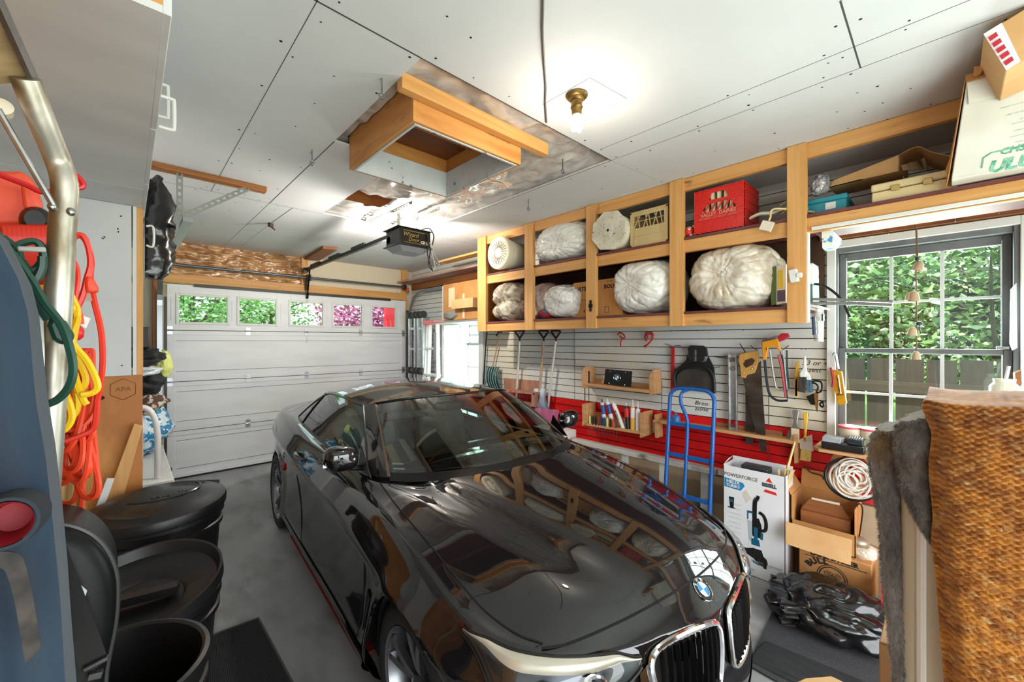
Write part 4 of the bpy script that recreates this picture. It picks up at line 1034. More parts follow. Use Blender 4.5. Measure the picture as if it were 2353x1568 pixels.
# ribbed white pail lying on its side
IV = mat('ivory_plastic', (224, 216, 196), .45, col2=(212, 204, 184), scale=(6, 6, 6))
t = thing('pail', 'ivory pail lying on its side with a radially ribbed lid facing out', 'pail', (3.0, 3.337, 2.455))
ax = frame((2.93, 3.335, 2.64), (0, 1, .0), (0, 0, 1)); c3 = ax.to_3x3() @ V((0, 0, 1))
if c3.x < 0: ax = frame((2.93, 3.335, 2.64), (0, -1, 0), (0, 0, 1))
b = MB(); b.lathe([(.165, .03), (.16, .05), (.172, .052), (.172, .07), (.158, .072), (.15, .2), (.14, .36), (0, .36)], ax, 48)
for k in range(14): b.lathe([(.158 - .0012 * k, .09 + .012 * k), (.162 - .0012 * k, .094 + .012 * k), (.158 - .0012 * k, .098 + .012 * k)], ax, 40)
b.build('pail_body', IV, t)
b = MB(); b.lathe([(0, .0), (.035, .0), (.045, .004), (.13, .006), (.145, -.004), (.168, -.004), (.178, .006), (.18, .045), (.172, .05), (.17, .02)], ax, 60)
b.build('lid', IV, t)
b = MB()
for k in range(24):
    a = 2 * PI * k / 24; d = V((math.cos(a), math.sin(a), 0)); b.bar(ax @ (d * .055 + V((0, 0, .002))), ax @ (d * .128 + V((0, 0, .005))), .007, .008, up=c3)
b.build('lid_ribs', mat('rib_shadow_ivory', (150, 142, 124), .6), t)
# octagonal white pail
t = thing('pail', 'speckled white pail on its side with an eight-sided lid facing out', 'pail', (3.0, 1.955, 2.455))
SPK = mat('speckled_white', (218, 212, 198), .7, col2=(196, 188, 172), scale=(8, 8, 8), col3=(110, 100, 86), scale3=(60, 60, 60), lo3=.62, hi3=.68)
ax = frame((2.955, 1.955, 2.615), (0, -1, 0), (0, 0, 1))
if (ax.to_3x3() @ V((0, 0, 1))).x < 0: ax = frame((2.955, 1.955, 2.615), (0, 1, 0), (0, 0, 1))
b = MB(); b.prism([(.178 * math.cos(PI / 8 + k * PI / 4 + .12) * 1.0, .172 * math.sin(PI / 8 + k * PI / 4 + .12)) for k in range(8)], .022, ax); b.lathe([(0, -.004), (.012, -.004), (.05, -.004), (.05, 0)], ax, 24); b.build('lid', SPK, t, bevel=.006)
b = MB(); b.lathe([(.012, -.006), (0, -.006)], ax, 16); b.build('lid_hole', BLACKM, t)
b = MB(); b.lathe([(.152, .022), (.155, .03), (.14, .36), (0, .36)], ax, 40); b.build('pail_body', IV, t)
# crates
def crate(label, y0, y1, z0, z1, x0, x1, m, red):
    t = thing('milk_crate', label, 'crate', ((x0 + x1) / 2, (y0 + y1) / 2, z0)); th = .008; H_ = z1 - z0; Wd = y1 - y0
    b = MB()
    # side and back walls, floor
    b.box((x0, y0, z0), (x1, y0 + th, z1)); b.box((x0, y1 - th, z0), (x1, y1, z1)); b.box((x1 - th, y0, z0), (x1, y1, z1)); b.box((x0, y0, z0), (x1, y1, z0 + th))
    # front wall with its openings
    F = lambda u, w: (x0, y1 - u * Wd, z0 + w * H_)
    def fr(u0, w0, u1, w1, d=0.): b.box((x0 - d, y1 - u0 * Wd, z0 + w0 * H_), (x0 + th, y1 - u1 * Wd, z0 + w1 * H_))
    if red:
        fr(0, 0, 1, .46); fr(0, .46, .12, 1); fr(.88, .46, 1, 1); fr(.12, .9, .88, 1); fr(.12, .67, .88, .74)
        def tri(u0, w0, u1, w1, u2, w2): b.slab([F(u0, w0), F(u1, w1), F(u2, w2)], (th, 0, 0))
        b.slab([F(.12, .46), F(.27, .67), F(.12, .67)], (th, 0, 0)); b.slab([F(.88, .46), F(.88, .67), F(.73, .67)], (th, 0, 0))
        b.slab([F(.12, .74), F(.31, .74), F(.36, .9), F(.12, .9)], (th, 0, 0)); b.slab([F(.88, .74), F(.88, .9), F(.64, .9), F(.69, .74)], (th, 0, 0))
        for k in range(5): u = .2 + k * .13; b.bar(V(F(u, .46)), V(F(u + .13, .68)), .007, .008, up=(1, 0, 0))
        for w in (.7, .76, .82, .88, .94): 
            fr(.0, w, .3, w + .02, .005); fr(.7, w, 1, w + .02, .005)
        for w in (.97, .30, .455): fr(0, w, 1, w + .02, .006)
        for u in (.0, .12, .86, .97): fr(u, 0, u + .025, 1, .004)
        for k in range(7): u = .14 + k * .1; b.bar(V(F(u, .02)) - V((.002, 0, 0)), V(F(u + .1, .28)) - V((.002, 0, 0)), .006, .008, up=(1, 0, 0))
        for w in (.2, .4, .6, .8, .95): b.box((x0, y0 - .004, z0 + w * H_), (x1, y0, z0 + w * H_ + .008))
    else:
        fr(0, 0, 1, .52); fr(0, .52, .1, 1); fr(.9, .52, 1, 1); fr(.1, .86, .9, 1)
        for a, c in ((.1, .26), (.26, .2), (.36, .47), (.47, .42), (.55, .5), (.62, .72), (.75, .66), (.86, .8)): b.bar(V(F(a, .52)), V(F(c, .86)), .006, .006, up=(1, 0, 0))
        fr(.1, .7, .9, .715); fr(0, .28, 1, .29, .003)
        for w in (.0, .94): fr(0, w, 1, w + .04, .005)
        for u in (0, .96): fr(u, 0, u + .04, 1, .005)
        for a, c in ((.1, .16), (.9, .82)): b.bar(V(F(a, 0)) - V((.002, 0, 0)), V(F(c, .52)) - V((.002, 0, 0)), .004, .006, up=(1, 0, 0))
    b.build('crate_shell', m, t, smooth=False)
    return t
t = crate('red milk crate full of papers on the upper shelf', .94, 1.275, 2.457, 2.775, 3.05, 3.36, REDP, True)
b = MB(); b.text('VALLEY  DAIRIES', .034, frame((3.043, 1.108, 2.588), (0, -1, 0), (0, 0, 1)), bold=.0015, sx=.95); b.text('PROPERTY OF VALLEY DAIRIES', .02, frame((3.043, 1.108, 2.563), (0, -1, 0), (0, 0, 1)), sx=.95)
b.build('lettering', mat('worn_print', (214, 120, 108), .6), t)
b = MB()
for k in range(7): b.cbox((3.19, .985 + k * .04, 2.62), (.26, .022, .28 + .02 * (k % 3)), rot('X', 8 - 3 * k))
tag(b.build('paper_bundle', mat('paper_stack', (222, 214, 196), .8, col2=(196, 176, 130), scale=(4, 40, 4))), 'old papers and folders filling the red crate', 'papers')
crate('beige milk crate on the upper shelf beside the octagonal pail', 1.477, 1.80, 2.457, 2.745, 3.05, 3.36, mat('beige_plastic', (196, 172, 124), .5), False)
b = MB(); b.blob((3.1, 1.325, 2.50), (.06, .036, .045), 3); tag(b.build('ball', mat('red_white_ball', (206, 40, 34), .4, col2=(232, 224, 214), scale=(26, 26, 26), lo=.52, hi=.55)), 'small red and white patterned ball at the left of the red crate', 'ball')
b = MB(); b.tube([(3.2, 1.34, 2.56), (3.55, 1.31, 2.56)], .025, 12); tag(b.build('tube', IV), 'short cream tube end showing left of the red crate', 'tube')
# coiled cords and socket box
t = thing('lamp_cord', 'tan coiled cord with a metal junction box dangling over the shelf edge', 'cord', (3.05, .78, 2.457))
b = MB(); q = [at_x(1800, 470, 3.1) + V((.02 * math.cos(a) * (1 + .1 * a / 6), .045 * math.cos(a + 1) - .006 * a, .035 * math.sin(a) - .006 * a)) for a in [k * .35 for k in range(60)]]
b.tube(q, .004, 5); b.tube(crv([q[-1], at_x(1782, 480, 3.0), at_x(1770, 500, 2.99), at_x(1766, 512, 2.99)]), .006, 6)
b.build('cord', mat('tan_cord', (206, 178, 130), .6), t)
b = MB(); p = at_x(1762, 520, 2.99); b.cbox(p, (.02, .075, .065), rot('X', 24)); b.build('junction_box', mat('zinc_box', (190, 184, 172), .4, .5), t, bevel=.004)
b = MB(); q = crv([at_x(1722, 502, 3.08), at_x(1745, 492, 3.08), at_x(1775, 490, 3.1), at_x(1806, 480, 3.15)]); b.tube(q, .005, 6); q = [p + V((.02, .0, .012)) for p in q]; b.tube(q, .005, 6); q = [p + V((.02, .01, -.008)) for p in q]; b.tube(q, .005, 6)
tag(b.build('extension_cord', mat('cream_cord', (222, 214, 196), .5)), 'pale flat cord lying on the shelf between red crate and last post', 'cord')
# second half of the upper shelf (towards the camera)
t = thing('file_box', 'teal metal box on the upper shelf just right of the last post', 'box', (3.25, .38, 2.457))
b = MB(); y1 = at_x(1850, 450, 3.1).y; y0 = at_x(1945, 450, 3.1).y; b.box((3.1, y0, 2.457), (3.42, y1, 2.53)); b.build('box_base', mat('teal_paint', (32, 132, 152), .4), t, bevel=.004)
b = MB(); b.box((3.095, y0 - .004, 2.53), (3.425, y1 + .004, 2.56)); b.build('box_lid', mat('teal_paint', (32, 132, 152), .4), t, bevel=.006)
b = MB(); b.box((3.097, y0 + .05, 2.48), (3.1, y0 + .1, 2.52)); b.build('tag', WHITE, t)
bag('crumpled foil-like scrap of plastic sitting on the teal box', tuple(at_x(1882, 425, 3.14)), (.05, .05, .06), mat('crumpled_foil', (206, 202, 200), .3, .3, col2=(110, 110, 130), scale=(30, 30, 30), bump=.8, bscale=(40, 40, 40)), (-1, 0, 0), 31, lump=.4, name='plastic_scrap', cat='plastic scrap')
t = thing('case', 'cream plastic case with two latches on the upper shelf', 'case', (3.25, .05, 2.457))
y1 = at_x(2003, 440, 3.06).y; y0 = at_x(2200, 440, 3.06).y; CREAM = mat('cream_case', (216, 196, 150), .5)
b = MB(); b.box((3.06, y0, 2.457), (3.4, y1, 2.515)); b.build('case_base', CREAM, t, bevel=.006)
b = MB(); b.box((3.055, y0, 2.519), (3.4, y1 + .003, 2.56)); b.build('case_lid', CREAM, t, bevel=.008)
for f in (.3, .68):
    b = MB(); y = y1 + (y0 - y1) * f; b.cbox((3.053, y, 2.518), (.012, .035, .03)); b.build('latch', mat('brass_latch', (190, 160, 96), .35, .6), t, bevel=.003)
t = thing('flat_box', 'open flat cardboard tray tilted on the teal box and cream case', 'box', (3.3, .15, 2.5))
b = MB(); P = [at_x(1915, 415, 3.2), at_x(1905, 432, 3.2), at_x(2068, 392, 3.2), at_x(2068, 355, 3.2)]; b.slab([P[0], P[1], P[2], P[3]], (.012, 0, 0)); b.slab([P[1], P[2], P[2] + V((.3, 0, .02)), P[1] + V((.3, 0, .02))], (0, 0, .006)); b.slab([P[3], P[2], P[2] + V((.3, -.02, .02)), P[3] + V((.3, -.02, .03))], (0, .006, 0))
b.build('tray', CARD2, t)
b = MB(); q = [at_x(2068, 356, 3.22), at_x(2108, 338, 3.22), at_x(2140, 350, 3.22), at_x(2185, 360, 3.22)]
c_ = crv(q, 6); 
for a, c in zip(c_, c_[1:]): b.slab([a, c, c + V((.3, 0, .0)), a + V((.3, 0, .0))], (0, 0, .004))
b.build('flap', CARD2, t)
b = MB(); 
for k in range(4): b.slab([at_x(2070 + 18 * k, 380 - 6 * k, 3.15), at_x(2075 + 18 * k, 392, 3.15), at_x(2135, 385, 3.2), at_x(2110, 370, 3.2)], (.02, 0, .002))
tag(b.build('paper_scrap', mat('grey_card', (150, 126, 96), .7)), 'folded grey card scraps spilling from the cardboard tray', 'card scrap')
# big white carton and the torn box above it at the frame edge
t = thing('carton', 'large worn white carton with green print at the near end of the shelf', 'box', (3.2, -.3, 2.457))
WC = mat('white_carton', (222, 220, 212), .7, col2=(206, 202, 190), scale=(4, 4, 4)); GRN = mat('green_print', (54, 150, 118), .6, col2=(150, 200, 180), scale=(60, 60, 60))
pA, pB = at_x(2186, 412, 2.88), at_x(2222, 182, 2.66); dn = V((0, -1, 0)); up_ = (pB - pA); pC, pD = pB + dn * .7, pA + dn * .7
b = MB(); b.slab([pA, pB, pC, pD], (.40, 0, .02)); b.build('carton_body', WC, t, bevel=.004)
nf = up_.cross(dn).normalized(); nf = nf if nf.x < 0 else -nf
def on_face(px, py, off=.0012):                     # a point of the carton's leaning front
    r = _ray(px, py); k = (pA - EYE).dot(nf) / r.dot(nf); return EYE + r * k + nf * off
b = MB(); q0, q1 = on_face(2222, 190, .004), on_face(2226, 240, .004); b.slab([q0, q0 + dn * .7, q1 + dn * .7, q1], nf * .004); b.build('flap', WC, t)
b = MB(); b.slab([pB + V((.0, .003, .02)), pB + dn * .7 + V((0, 0, .02)), pB + dn * .7 + V((-.02, 0, -.02)), pB + V((-.02, .003, -.02))], (.02, 0, .004)); b.slab([pA + V((0, .012, 0)), pB + V((0, .004, .02)), pB + V((.3, .004, .02)), pA + V((.3, .03, 0))], (0, -.003, 0)); b.build('flap', CARD, t)
b = MB(); b.slab([at_x(2180, 410, 2.9), at_x(2205, 310, 2.8), at_x(2198, 318, 2.86), at_x(2172, 392, 2.95)], (.01, 0, 0)); b.build('flap', CARD, t)
b = MB(); fx = lambda px, py: frame(on_face(px, py), dn, up_)
b.text('ULUS', .07, fx(2335, 374), bold=.003, shear=.25); b.text('CHSI', .038, fx(2330, 343), bold=.001, shear=.25)
b.build('lettering', mat('green_print', (54, 150, 118), .6), t)
b = MB()
for k, (px, py) in enumerate(((2300, 250), (2312, 266), (2326, 286), (2330, 302), (2322, 316), (2334, 328), (2345, 274))):
    p = on_face(px, py); b.slab([p, p + dn * .1, p + dn * .1 + up_.normalized() * .003, p + up_.normalized() * .003], nf * .0004)
p = on_face(2245, 236); b.slab([p, p + dn * .22, p + dn * .22 + up_.normalized() * .02, p + up_.normalized() * .02], nf * .0004)
b.build('fine_print', mat('pale_green_print', (140, 184, 166), .6, col2=(206, 214, 204), scale=(90, 90, 90)), t)
b = MB(); q = on_face(2256, 386); b.tube([q, q + up_.normalized() * .045, q + up_.normalized() * .06 + dn * .02, q + up_.normalized() * .06 + dn * .3], .003, 4); b.build('print_border', mat('green_print', (54, 150, 118), .6), t)
zt = pB.z
t = thing('carton', 'torn cardboard box with red fragile tape on top of the white carton', 'box', (3.1, -.4, zt))
P = [at_x(2260, 78, 2.36), at_x(2312, 160, 2.42), at_x(2400, 118, 2.42), at_x(2420, -20, 2.36)]
b = MB(); b.slab(P, (.3, 0, -.0)); b.build('carton_body', CARD2, t, bevel=.004)
b = MB(); b.slab([at_x(2260, 78, 2.352), at_x(2312, 161, 2.412), at_x(2345, 140, 2.412), at_x(2302, 52, 2.352)], (.004, 0, 0)); b.build('tape', mat('white_tape', (232, 230, 234), .4), t)
b = MB(); 
for k in range(5):
    x_ = 2.352 + .012 * k - .004; b.slab([at_x(2270 + 9 * k, 86 + 14 * k, x_), at_x(2275 + 9 * k, 95 + 14 * k, x_), at_x(2294 + 9 * k, 82 + 14 * k, x_), at_x(2289 + 9 * k, 73 + 14 * k, x_)], (.001, 0, 0))
b.build('lettering', mat('red_tape_print', (200, 40, 60), .5), t)
b = MB(); q = [at_x(2238 + 14 * k, 172 - 8 * k + 4 * math.sin(k * 2), 2.62) for k in range(9)]
for a, c in zip(q, q[1:]): b.slab([a, c, c + V((0, 0, .03)), a + V((0, 0, .035))], (.3, 0, 0))
b.build('flap', CARD, t)
# far end: narrow wall shelf, cardboard box and lid past the storage shelf
t = thing('wall_ledge', 'dusty pink plank ledge high on the wall between the shelf and the garage door', 'shelf', (3.5, 5.1, 2.65))
b = MB(); b.box((3.33, 3.83, 2.66), (3.655, 6.38, 2.685)); b.build('plank', mat('pinkish_board', (186, 148, 132), .6, col2=(150, 110, 96), scale=(9, 2, 9)), t)
b = MB(); b.box((3.6, 3.83, 2.56), (3.655, 6.38, 2.655)); b.build('ledger', OLD_Y, t)
b = MB(); b.box((3.615, 3.83, 2.50), (3.655, 6.0, 2.545)); b.build('strip', mat('pale_blue_strip', (130, 156, 178), .5), t)
b = MB(); b.box((3.06, 3.83, 2.74), (3.2, 4.7, 2.765)); tag(b.build('plank', PINE_Y), 'narrow pine strip running on from the shelf top toward the garage door', 'plank')
t = thing('carton', 'taped brown cardboard box on a bracket left of the shelf end', 'box', (3.3, 4.25, 1.95))
b = MB(); b.box((3.2, 4.04, 1.96), (3.6, 4.80, 2.46)); b.build('carton_body', CARD, t, bevel=.006)
b = MB(); b.box((3.195, 4.52, 2.14), (3.2, 4.66, 2.4)); b.box((3.195, 4.3, 1.98), (3.2, 4.34, 2.3)); b.build('tape', mat('clear_tape', (222, 206, 170), .25), t)
b = MB(); b.box((3.1, 4.0, 2.1), (3.196, 4.45, 2.22)); b.build('flap', CARD2, t)
t2 = b = MB(); b.box((3.25, 4.82, 1.95), (3.6, 4.9, 2.46)); tag(b.build('panel', mat('grey_white_panel', (200, 202, 204), .6)), 'grey-white upright panel against the side of the taped cardboard box', 'panel')
b = MB(); b.box((3.1, 3.9, 1.925), (3.655, 4.95, 1.948)); tag(b.build('wall_bracket_shelf', mat('grey_board', (130, 128, 126), .6)), 'thin grey board carrying the taped cardboard box', 'shelf')
b = MB(); b.blob((3.3, 4.62, 2.03), (.14, .22, .085), 3, lambda d: 1 + .25 * abs(NZ.noise(d * 3))); tag(b.build('cloth', mat('grey_cloth', (128, 126, 122), .8)), 'crumpled grey cloth in front of the taped cardboard box', 'cloth')
# ================================================================ TOOLS AND CLUTTER ALONG THE RIGHT WALL
def cut(b, pts, x, t, mi=0):
    b.slab([at_x(px, py, x) for px, py in pts], (t, 0, 0), mi); return b
def line(b, pts, x, r, n=6, closed=False, sm=6):
    q = [at_x(p[0], p[1], p[2] if len(p) > 2 else x) for p in pts]
    b.tube(crv(q, sm, closed) if len(q) > 2 else q, r, n, closed=closed); return b
XT = 3.61
# --- long handled tools hanging below the shelf
ALUH = mat('pale_handle', (206, 200, 194), .4, .3); WOODH = wood('handle_wood', (186, 154, 122), (160, 126, 96), 'z')
t = thing('pole', 'thin dark green pole hanging at the left end under the shelf', 'pole', at_x(1112, 880, XT))
b = MB(); line(b, [(1119, 763), (1116, 800), (1111, 884)], XT, .011); b.build('shaft', mat('dark_green_pole', (22, 40, 40), .4), t)
t = thing('shovel', 'dark green ribbed snow shovel with a wooden shaft', 'shovel', at_x(1138, 890, XT))
b = MB(); line(b, [(1148, 768), (1140, 806), (1132, 845)], XT, .012); b.build('shaft', WOODH, t)
b = MB(); line(b, [(1141, 772), (1146, 764), (1153, 764)], XT, .012); b.build('grip', mat('dark_teal', (20, 52, 56), .4), t)
GRB = mat('green_blade', (22, 58, 56), .4)
b = MB(); A, B_, C_, D_ = at_x(1120, 843, XT), at_x(1149, 843, XT), at_x(1152, 893, XT), at_x(1126, 893, XT)
b.grid(lambda u, v: (A.lerp(B_, u)).lerp(D_.lerp(C_, u), v) + V((-.06 * math.sin(PI * v * .9) - .012 * abs(math.sin(u * PI * 4)), 0, 0)), 24, 8); b.build('blade', GRB, t)
b = MB()
for k in range(5): 
    u = .12 + k * .19; b.tube([(A.lerp(B_, u)).lerp(D_.lerp(C_, u), v) + V((-.06 * math.sin(PI * v * .9) - .014, 0, 0)) for v in [j / 8 for j in range(9)]], .0035, 5)
b.build('worn_ribs', mat('worn_pale_green', (150, 178, 176), .6), t)
def dgrip(b, px, py, w=9):
    line(b, [(px, py + 22), (px, py + 12), (px - w, py - 1), (px - w - 1, py - 6)], XT - .02, .012); line(b, [(px, py + 12), (px + w, py - 1), (px + w + 1, py - 6)], XT - .02, .012); line(b, [(px - w - 1, py - 5), (px + w + 1, py - 5)], XT - .02, .011)
for px0, px1, y1, gm, lab, hm in ((1194, 1186, 920, mat('navy_grip', (26, 32, 54), .4), 'snow shovel with a navy D grip and long pale shaft reaching behind the car', ALUH),
                                  (1249, 1240, 900, mat('black_grip', (22, 22, 24), .4), 'snow shovel with a black D grip, wooden shaft and grey-white scoop', WOODH),
                                  (1277, 1258, 945, mat('maroon_grip', (50, 24, 34), .4), 'snow shovel with a maroon D grip and pink-purple scoop', ALUH)):
    t = thing('snow_shovel', lab, 'shovel', at_x(px1, y1, XT), group=None)
    b = MB(); line(b, [(px0, 784), ((px0 + px1) / 2, (784 + y1) / 2), (px1, y1)], XT - .02, .0155, 10); b.build('shaft', hm, t)
    b = MB(); dgrip(b, px0, 766); b.build('grip', gm, t)
    if px0 == 1249:
        b = MB(); P = [at_x(*q, XT) for q in ((1226, 893), (1256, 893), (1272, 945), (1234, 945))]
        b.grid(lambda u, v: P[0].lerp(P[1], u).lerp(P[3].lerp(P[2], u), v) + V((-.05 * math.sin(PI * v * .8) - .02 * abs(math.sin(u * PI * 2.5)), 0, 0)), 20, 8)
        b.build('scoop', mat('grey_white_scoop', (206, 210, 216), .45, col2=(110, 124, 146), scale=(9, 3, 3)), t)
    if px0 == 1277:
        b = MB(); P = [at_x(*q, XT - .05) for q in ((1232, 936), (1291, 942), (1294, 1004), (1250, 1000))]
        b.grid(lambda u, v: P[0].lerp(P[1], u).lerp(P[3].lerp(P[2], u), v) + V((-.07 * math.sin(PI * (.15 + v * .7)) - .012 * abs(math.sin(u * PI * 3.5)), 0, 0)), 24, 8)
        b.build('scoop', mat('pink_scoop', (176, 84, 124), .4, col2=(150, 66, 106), scale=(6, 3, 6)), t)
    if px0 == 1194:
        b = MB(); b.cbox(at_x(1187, 930, XT), (.04, .3, .12)); b.build('scoop', mat('dark_scoop', (60, 60, 66), .5), t, bevel=.01)
# pink board rack and box behind the shovels
t = thing('wall_rack', 'pinkish wooden board rack on the wall behind the shovels', 'rack', at_x(1195, 935, 3.6))
PB = mat('weathered_pink_wood', (176, 130, 108), .7, col2=(146, 100, 82), scale=(4, 14, 4)); b = MB(); cut(b, [(1158, 869), (1238, 876), (1238, 902), (1158, 893)], 3.64, .015); cut(b, [(1158, 895), (1232, 903), (1232, 908), (1158, 900)], 3.5, .15); cut(b, [(1158, 918), (1228, 932), (1228, 936), (1158, 922)], 3.5, .15); cut(b, [(1221, 903), (1229, 905), (1229, 935), (1221, 932)], 3.5, .15); b.build('rack_boards', PB, t)
# --- upper little shelf with the badge plate
RW = wood('rack_wood', (208, 160, 112), (186, 134, 88), 'y')
t = thing('wall_shelf', 'small wooden shelf with curved ends holding the black plate', 'shelf', at_x(1420, 892, 3.55))
b = MB(); cut(b, [(1338, 880), (1490, 897), (1490, 904), (1338, 886)], 3.5, .15); b.build('shelf_board', RW, t, bevel=.003)
b = MB(); cut(b, [(1350, 869), (1492, 884), (1492, 897), (1350, 880)], 3.63, .02); b.build('back_rail', RW, t)
for q in ([(1336, 862), (1341, 845), (1346, 842), (1350, 850), (1350, 890), (1338, 893)], [(1491, 868), (1497, 852), (1503, 850), (1504, 905), (1492, 910)]):
    b = MB(); cut(b, q, 3.51, .14); b.build('end_board', RW, t, bevel=.003)
t = thing('plate', 'black plate with a round car maker badge leaning on the small wall shelf', 'plate', at_x(1420, 889, 3.5))
b = MB(); cut(b, [(1391, 848), (1453, 854), (1450, 890), (1387, 883)], 3.495, .006); b.build('plate_sheet', BLACKP, t, bevel=.003)
c = at_x(1418, 869, 3.494); roundel(frame(c, (0, -1, 0), (0, 0, 1)), .038, t, 'badge', False)
b = MB()
for q in ((1402, 854), (1437, 857), (1399, 881), (1435, 885)):
    p = at_x(*q, 3.493); b.blob(p, (.003, .006, .006), 1)
b.build('screw_heads', CHROME, t)
t = thing('pliers', 'dark-handled pliers standing at the left end of the small wall shelf', 'pliers', at_x(1345, 880, 3.55))
b = MB(); line(b, [(1345, 845), (1344, 862), (1344, 882)], 3.53, [.006] * 6 + [.012] * 7); line(b, [(1353, 853), (1353, 880)], 3.53, .012); b.build('handles', mat('dark_brown_grip', (60, 44, 36), .5), t)
b = MB(); line(b, [(1344, 888), (1344, 922)], 3.55, .005); line(b, [(1353, 892), (1353, 936)], 3.55, .004); b.build('jaws', mat('dark_steel', (70, 66, 64), .4, .8), t)
# --- driver rack with tubes
t = thing('tool_rack', 'low wooden rack holding screwdrivers and sealant tubes', 'rack', at_x(1410, 990, 3.55))
b = MB(); cut(b, [(1337, 971), (1478, 993), (1478, 1000), (1337, 977)], 3.5, .14); b.build('shelf_board', RW, t, bevel=.003)
b = MB(); cut(b, [(1340, 944), (1390, 950), (1390, 976), (1340, 971)], 3.63, .02); cut(b, [(1390, 955), (1478, 968), (1478, 994), (1390, 976)], 3.63, .02); b.build('back_rail', RW, t)
for q in ([(1337, 929), (1349, 927), (1350, 968), (1338, 980)], [(1469, 950), (1482, 946), (1482, 1003), (1470, 1008)]):
    b = MB(); cut(b, q, 3.49, .15); b.build('end_board', RW, t, bevel=.003)
hc = [((220, 200, 96), 'yellow'), ((200, 160, 60), 'amber'), ((226, 214, 140), 'pale yellow'), ((40, 52, 40), 'dark green'), ((30, 30, 32), 'black'), ((140, 50, 50), 'dark red'), ((40, 64, 104), 'navy blue'), ((44, 70, 110), 'blue'), ((220, 220, 120), 'lime yellow'), ((60, 40, 34), 'brown'), ((224, 82, 28), 'orange'), ((90, 66, 50), 'tan brown')]
for k, (c_, nm) in enumerate(hc):
    px = 1342 + k * 6.7; py = 953 + k * .95; m_ = mat('driver_%s' % nm.replace(' ', '_'), c_, .35)
    t = thing('screwdriver', '%s handled screwdriver in the tool rack, %s' % (nm, ['first from the left', 'second from the left', 'third from the left', 'fourth from the left', 'fifth from the left', 'sixth from the left', 'seventh from the left', 'eighth from the left', 'below the purple-blue tube', 'between yellow and orange ones', 'below the leaning tubes', 'last before the lettered tube'][k]), 'screwdriver', at_x(px, py + 20, 3.5), group='screwdrivers in the wall rack')
    b = MB(); a_, c2 = at_x(px, py, 3.505), at_x(px + .5, py + 21, 3.505); b.tube([a_, a_.lerp(c2, .15), a_.lerp(c2, .8), c2], [.006, .0115, .0115, .008], 8); b.build('handle', m_, t)
    b = MB(); line(b, [(px + 1, py + 24), (px + 1.5, py + 36 + 5 * ((k * 7) % 3))], 3.505, .0032); b.build('blade', STEEL, t)
TB = [((1384, 925), (1392, 985), (224, 218, 230), 'pale purple sealant tube with a blue label leaning left', (44, 90, 160)), ((1396, 924), (1411, 985), (226, 226, 230), 'sealant tube with a blue label, second of the leaning tubes', (40, 84, 150)),
      ((1410, 928), (1433, 986), (236, 236, 232), 'white sealant tube lettered in black leaning right', None), ((1439, 933), (1443, 990), (30, 34, 40), 'black sealant tube with a red top', (206, 50, 44)),
      ((1454, 936), (1454, 990), (232, 178, 84), 'orange and white sealant tube with a tall nozzle', (236, 236, 236)), ((1466, 940), (1466, 993), (236, 236, 238), 'plain white sealant tube at the right end of the rack', None)]
for k, (p0, p1, c_, lab, c2) in enumerate(TB):
    a_, e = at_x(*p0, 3.54), at_x(*p1, 3.54); d = (a_ - e); L = d.length; mx = frame(e, d.orthogonal(), d.cross(d.orthogonal())); 
    if (mx.to_3x3() @ V((0, 0, 1))).dot(d) < 0: mx = frame(e, d.orthogonal(), -d.cross(d.orthogonal()))
    t = thing('sealant_tube', lab, 'sealant tube', e, group='sealant tubes in the wall rack')
    m_ = mat('tube_%d' % k, c_, .4); b = MB(); b.lathe([(0, 0), (.021, 0), (.021, L * .96), (.018, L), (0, L)], mx, 18); b.build('cartridge', m_, t)
    b = MB(); b.lathe([(.008, L), (.007, L + .01), (.003, L + (.075 if k in (4, 5) else .035)), (0, L + (.075 if k in (4, 5) else .035))], mx, 10); b.build('nozzle', WHITE if k else mat('dark_nozzle', (30, 40, 80), .4), t)
    if c2: 
        b = MB(); b.lathe([(.0215, L * .55), (.0215, L * (.9 if k != 4 else .97))], mx, 18, a0=0, a1=2 * PI); b.build('label_band', mat('band_%d' % k, c2, .4), t)
    if k == 2:
        b = MB(); xd = V(d).normalized(); b.text('SCOTT', .03, frame(e + d * .55 + V((-.0225, 0, 0)), -xd, xd.cross(V((1, 0, 0)))), bold=.001); b.build('lettering', INK, t)
# --- small hooks of cable, earmuffs
REDC = mat('red_rubber', (180, 30, 34), .45)
b = MB(); line(b, [(1419, 770), (1424, 765), (1432, 768), (1436, 776), (1430, 778), (1424, 772)], XT, .007); line(b, [(1430, 776), (1426, 788), (1427, 797)], XT, .006)
tag(b.build('bungee_hook', REDC), 'small red strap hanging on the wall under the shelf, left of the red cable loop', 'strap')
b = MB(); line(b, [(1486, 784), (1482, 775), (1487, 764), (1498, 765), (1501, 776), (1492, 788), (1484, 795)], XT, .008); line(b, [(1489, 780), (1487, 770), (1496, 768), (1497, 778)], XT - .02, .007); line(b, [(1484, 795), (1481, 798)], XT, .012)
tag(b.build('cable_loop', REDC), 'red cable loop with brass tip hanging on the wall under the shelf', 'cable')
b = MB(); line(b, [(1320, 742), (1320, 790), (1321, 838)], XT + .03, .004); tag(b.build('wall_rod', mat('grey_rod', (110, 104, 98), .5)), 'thin upright grey rod on the wall boards below the shelf', 'rod')
